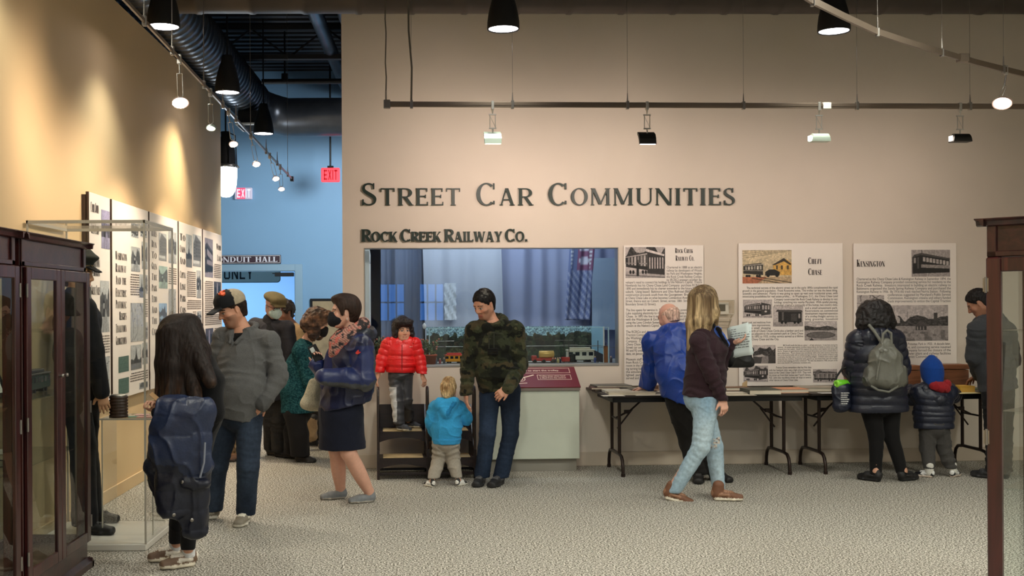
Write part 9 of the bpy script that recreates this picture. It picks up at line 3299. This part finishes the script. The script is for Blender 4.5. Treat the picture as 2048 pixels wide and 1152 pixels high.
# lunch bag with the green bottle
lf = Field(bp_(1683, 830, .2) - .15, bp_(1683, 755, .2) + .2, .0055)
c = lf.color((22, 28, 46))
lf.cone(bp_(1683, 812, .2), bp_(1683, 777, .2), 0, 0, .015, c, ((1, 0, 0), (0, 1, 0)), ((.076, .055), (.078, .058)))
lf.ell(bp_(1680, 764, .2), (.062, .045, .035), None, .008, None, cut=True)
lo_ = emit_mesh('lunch_bag', lf, M_nylon, bp_(1683, 828, .2), None, 'nylon', 2)
lo_['label'] = 'navy insulated lunch bag with white print hanging from the puffer coat sleeve'
lo_['category'] = 'bag'
build('handle', MB().tube([bp_(1668, 770, .2), bp_(1674, 752, .22), bp_(1684, 738, .24), bp_(1694, 734, .24)], .009, 8).tube([bp_(1698, 770, .2), bp_(1698, 750, .22), bp_(1697, 738, .24)], .009, 8), M_blackmat, lo_, off=lo_.location)
pr_m = MB()
rs = random.Random(5)
for i in range(6):
 z = bp_(1683, 785 + i * 4.2, .2)[2]
 x = bp_(1677, 790, .2)[0]
 x1 = bp_(1693 - (i % 3) * 2, 790, .2)[0]
 while x < x1:
  l = rs.uniform(.008, .022)
  pr_m.box((x, bp_(0, 0, .2)[1] - .066, z - .004), (min(x + l, x1), bp_(0, 0, .2)[1] - .05, z + .004))
  x += l + .004
build('print', pr_m, mat('print_white', (200, 200, 200), .7), lo_, off=lo_.location)
bt = thing('water_bottle', 'bright green bottle lying in the top of the navy lunch bag', 'bottle', bp_(1680, 770, .2))
d = unit((.8, .35, -.05))
q = Vector((float(-d[0]), float(-d[1]), float(-d[2]))).to_track_quat('Z', 'Y').to_matrix().to_4x4()
M = Matrix.Translation((0, 0, .008)) @ q @ Matrix.Translation((0, 0, -.03))
build('bottle_body', MB().lathe([(0.0, -.08), (.036, -.08), (.04, -.07), (.04, .05), (.034, .062)], n=26, M=M), mat('bottle_green', (104, 196, 36), .3, coat=.4), bt)
build('cap', MB().lathe([(.034, .06), (.034, .074), (.028, .08), (.014, .08), (.012, .07), (0, .069)], n=26, M=M), mat('bottle_green_light', (146, 222, 70), .35), bt)
# ============ child in the blue hood
p = Person('person', 'small child in blue hood and navy padded coat, standing at the right table', 'person', 9.85,
 dict(h=(1862, 745, .04), n=(1866, 772, .02), c=(1868, 795, 0), p=(1868, 852, 0), sL=(1838, 785, .02), eL=(1824, 797, .12), wL=(1820, 780, .24),
         sR=(1896, 784, .02), eR=(1908, 792, .14), wR=(1900, 778, .26), kL=(1855, 896, .0), kR=(1888, 896, .0), fL=(1859, 955), fR=(1906, 954)),
 (-.12, .96, -.1), (.02, 1), skin=(196, 146, 118), sc=.86, g=.62, h=.0045,
 hands=dict(L=dict(d=(.2, .9, .1), n=(0, 0, -1), sc=.6), R=dict(d=(-.2, .9, .1), n=(0, 0, -1), sc=.6)))
def ex(s, F_):
 j = s.J
 c, v_ = F_.color((26, 31, 48)), F_.color((22, 27, 42))
 b = j['n'] - s.tf * .1
 F_.cone(b + V((-.1, .06, -.0)), b + V((.0, -.02, -.12)), .03, .03, .03, v_)
 F_.cone(b + V((.1, .06, -.01)), b + V((.02, -.02, -.12)), .03, .03, .03, v_)
p.top('padded_coat', (26, 31, 48), M_nylon, 'puffer_small', [(.175, .115), (.17, .115), (.155, .11), (.09, .08)], onY(1868, 858, 9.85), (.078, .07, .055), extra=ex, h=.0055, k=.04)
p.trousers('sweatpants', (70, 68, 66), M_fleece, 'cloth', (.078, .064, .046), hip=(.13, .11), h=.006, hem=.13)
p.shoes(dict(L=(-.6, .6), R=(.55, .6)), .19, ((24, 25, 30), (206, 190, 176), (226, 226, 224)), sc=.72, h=.0035)
F_ = p.field(.005, .02)
for a in 'LR':
 f = p.J['f' + a]
 F_.cone(f + V((0, 0, .05)), f + V((0, 0, .105)), .036, .036, .01, F_.color((206, 204, 196)))
p.emit('socks', F_, M_fab, 'soft')
F_ = Field(p.J['h'] - .25, p.J['h'] + .25, .005)
c = F_.color((22, 62, 136))
F_.ell(p.q(0, -.02, .03), V((.105, .12, .125)) * .9, p.hax, 0, c)
F_.cone(p.q(0, -.03, .1), p.q(0, -.03, .16), .05, .02, .05, c)
F_.cone(p.q(0, -.03, -.05), p.q(0, -.04, -.15), .085, .08, .04, c)
F_.ell(p.q(0, .12, -.01), V((.065, .09, .085)), p.hax, .01, None, cut=True)
p.emit('hood', F_, M_fleece, 'soft')
F_ = Field(p.J['n'] - .2, p.J['n'] + .2, .005)
c = F_.color((140, 34, 40))
b = p.J['n'] - p.tf * .09
F_.ell(b + V((.025, -.0, .0)), (.085, .055, .05), None, 0, c)
F_.cone(b + V((-.05, -.02, .01)), b + V((.08, -.02, -.02)), .03, .03, .03, c)
F_.cone(b + V((.02, -.03, -.03)), b + V((.09, .0, .03)), .024, .03, .02, c)
p.emit('red_hood', F_, M_fleece, 'cloth', label='dark red folded inner hood')
# ============ man in the grey hoodie at the right
p = Person('person', 'short-haired man in dark grey hoodie, partly hidden by the right-edge cabinet', 'person', 9.84,
 dict(h=(1957, 606, 0), n=(1975, 640, .0), c=(1984, 690, 0), w=(1990, 735, 0), p=(1996, 780, 0), sL=(1956, 660, -.1), eL=(1948, 712, -.05), wL=(1958, 750, .2),
         sR=(2012, 662, .0), eR=(2024, 720, .1), wR=(2005, 755, .25), kL=(1990, 860, .0), kR=(2006, 860, .05), fL=(1988, 958), fR=(2008, 957)),
 (-.72, .4, -.5), (-.6, .75), skin=(150, 106, 84), lip=(120, 76, 66), h=.005,
 hands=dict(L=dict(d=(-.3, .8, -.4), n=(0, 0, -1)), R=dict(d=(-.2, .9, -.3), n=(0, 0, -1))))
def ex(s, F_):
 j = s.J
 c = F_.color((58, 60, 64))
 ring(F_, j['n'] + V((0, 0, .01)), s.ts, s.tf, .09, .085, .025, .025, c, 0, 360, -.02)
 F_.ell(j['n'] - s.tf * .1 + V((0, 0, -.05)), (.13, .07, .1), (s.ts, s.tf, (0, 0, 1)), .04, c)
p.top('hoodie', (58, 60, 64), M_fleece, 'cloth', [(.185, .15), (.185, .145), (.19, .14), (.11, .09)], onY(1996, 778, 9.84), (.085, .075, .055), extra=ex, h=.007)
p.trousers('trousers', (22, 22, 24), M_fab, 'cloth', (.1, .08, .07), h=.008)
p.shoes(dict(L=(-.5, .7), R=(-.4, .8)), .29, ((26, 26, 28), (30, 30, 32), (50, 50, 52)))
p.hair((20, 17, 17), M_hair, 'short', 'crop', grow=.008)
# ============ uniformed figure in the clear case
p = Person('mannequin', 'mannequin in dark conductor uniform with gold cuff braid and peaked cap, inside the glass case', 'mannequin', 7.42,
 dict(h=(156, 548, 0), n=(152, 588, .0), c=(155, 640, 0), p=(160, 762, 0), sR=(168, 618, -.16), eR=(187, 702, -.17), wR=(203, 784, -.15),
         sL=(154, 610, .19), eL=(168, 700, .2), wL=(176, 780, .18), kR=(166, 890, -.06), kL=(170, 890, .08), fR=(170, 1068), fL=(182, 1044)),
 (.95, -.12, -.06), (.97, -.15), skin=(196, 148, 112), h=.005, z0=.045,
 hands=dict(R=dict(d=(.2, -.05, -1), n=(-.25, .95, 0), curl=(22, 28, 15), sc=.95), L=dict(d=(.15, 0, -1), n=(0, -1, 0), curl=(22, 28, 15))))
def ex(s, F_):
 j = s.J
 g_ = F_.color((196, 160, 88))
 u = unit(j['wR'] - j['eR'])
 ring(F_, j['wR'] - u * .075, (0, 1, 0), unit(np.cross(u, (0, 1, 0))), .052, .052, .008, .004, g_, 0, 360, n=18)
p.top('uniform_coat', (18, 18, 22), M_fab, 'soft', [(.19, .16), (.18, .145), (.18, .14), (.1, .085)], onY(166, 800, 7.42), (.08, .07, .056), extra=ex, slen=.99, h=.006)
p.trousers('uniform_trousers', (16, 16, 20), M_fab, 'soft', (.1, .085, .085), hip=(.165, .14))
p.shoes(dict(R=(.97, -.12), L=(.97, -.1)), .29, ((16, 15, 15), (14, 14, 14), (28, 27, 27)))
F_ = Field(p.J['h'] - .22, p.J['h'] + .26, .005)
c, k_, g_ = F_.color((44, 46, 40)), F_.color((14, 14, 14)), F_.color((150, 124, 76))
F_.ell(p.q(0, -.005, .115), V((.125, .14, .035)), p.hax, 0, c)
F_.cone(p.q(0, -.01, .1), p.q(0, -.012, .055), 0, 0, .02, c, (p.hax[0], p.hax[1]), ((.1, .12), (.085, .105)))
F_.cone(p.q(0, -.012, .066), p.q(0, -.012, .05), 0, 0, .004, g_, (p.hax[0], p.hax[1]), ((.087, .108), (.087, .108)), bias=.002)
F_.cone(p.q(-.03, .09, .048), p.q(-.02, .145, .022), 0, 0, .012, k_, (p.hax[0], p.hax[2]), ((.05, .008), (.04, .006)), bias=.004)
F_.cone(p.q(.03, .09, .048), p.q(.02, .145, .022), 0, 0, .012, k_, (p.hax[0], p.hax[2]), ((.05, .008), (.04, .006)), bias=.004)
F_.half(p.q(0, 0, .015), -p.hax[2])
p.emit('peaked_cap', F_, M_fab, 'skin')
p.hair((90, 70, 54), M_hair, 'short', 'crop', grow=.006)
# ------------------------------------------------------------------ set every printed line across its measure
bpy.context.view_layer.update()
ks = []
for o, wd, last in Board.fit:
 k = wd / max(o.dimensions.x, 1e-4)
 if last:
  k = min(k, ks[-1] if ks else k)
 ks.append(k)
 o.scale = (o.scale[0] * k, 1, 1)
# turn the set lines of type into plain meshes
dg = bpy.context.evaluated_depsgraph_get()
for o in [o for o in sc.objects if o.type == 'FONT']:
 me = bpy.data.meshes.new_from_object(o.evaluated_get(dg))
 n = link(o.name + '_', me, o.parent)
 n.matrix_local = o.matrix_local.copy()
 nm = o.name
 bpy.data.objects.remove(o)
 n.name = nm
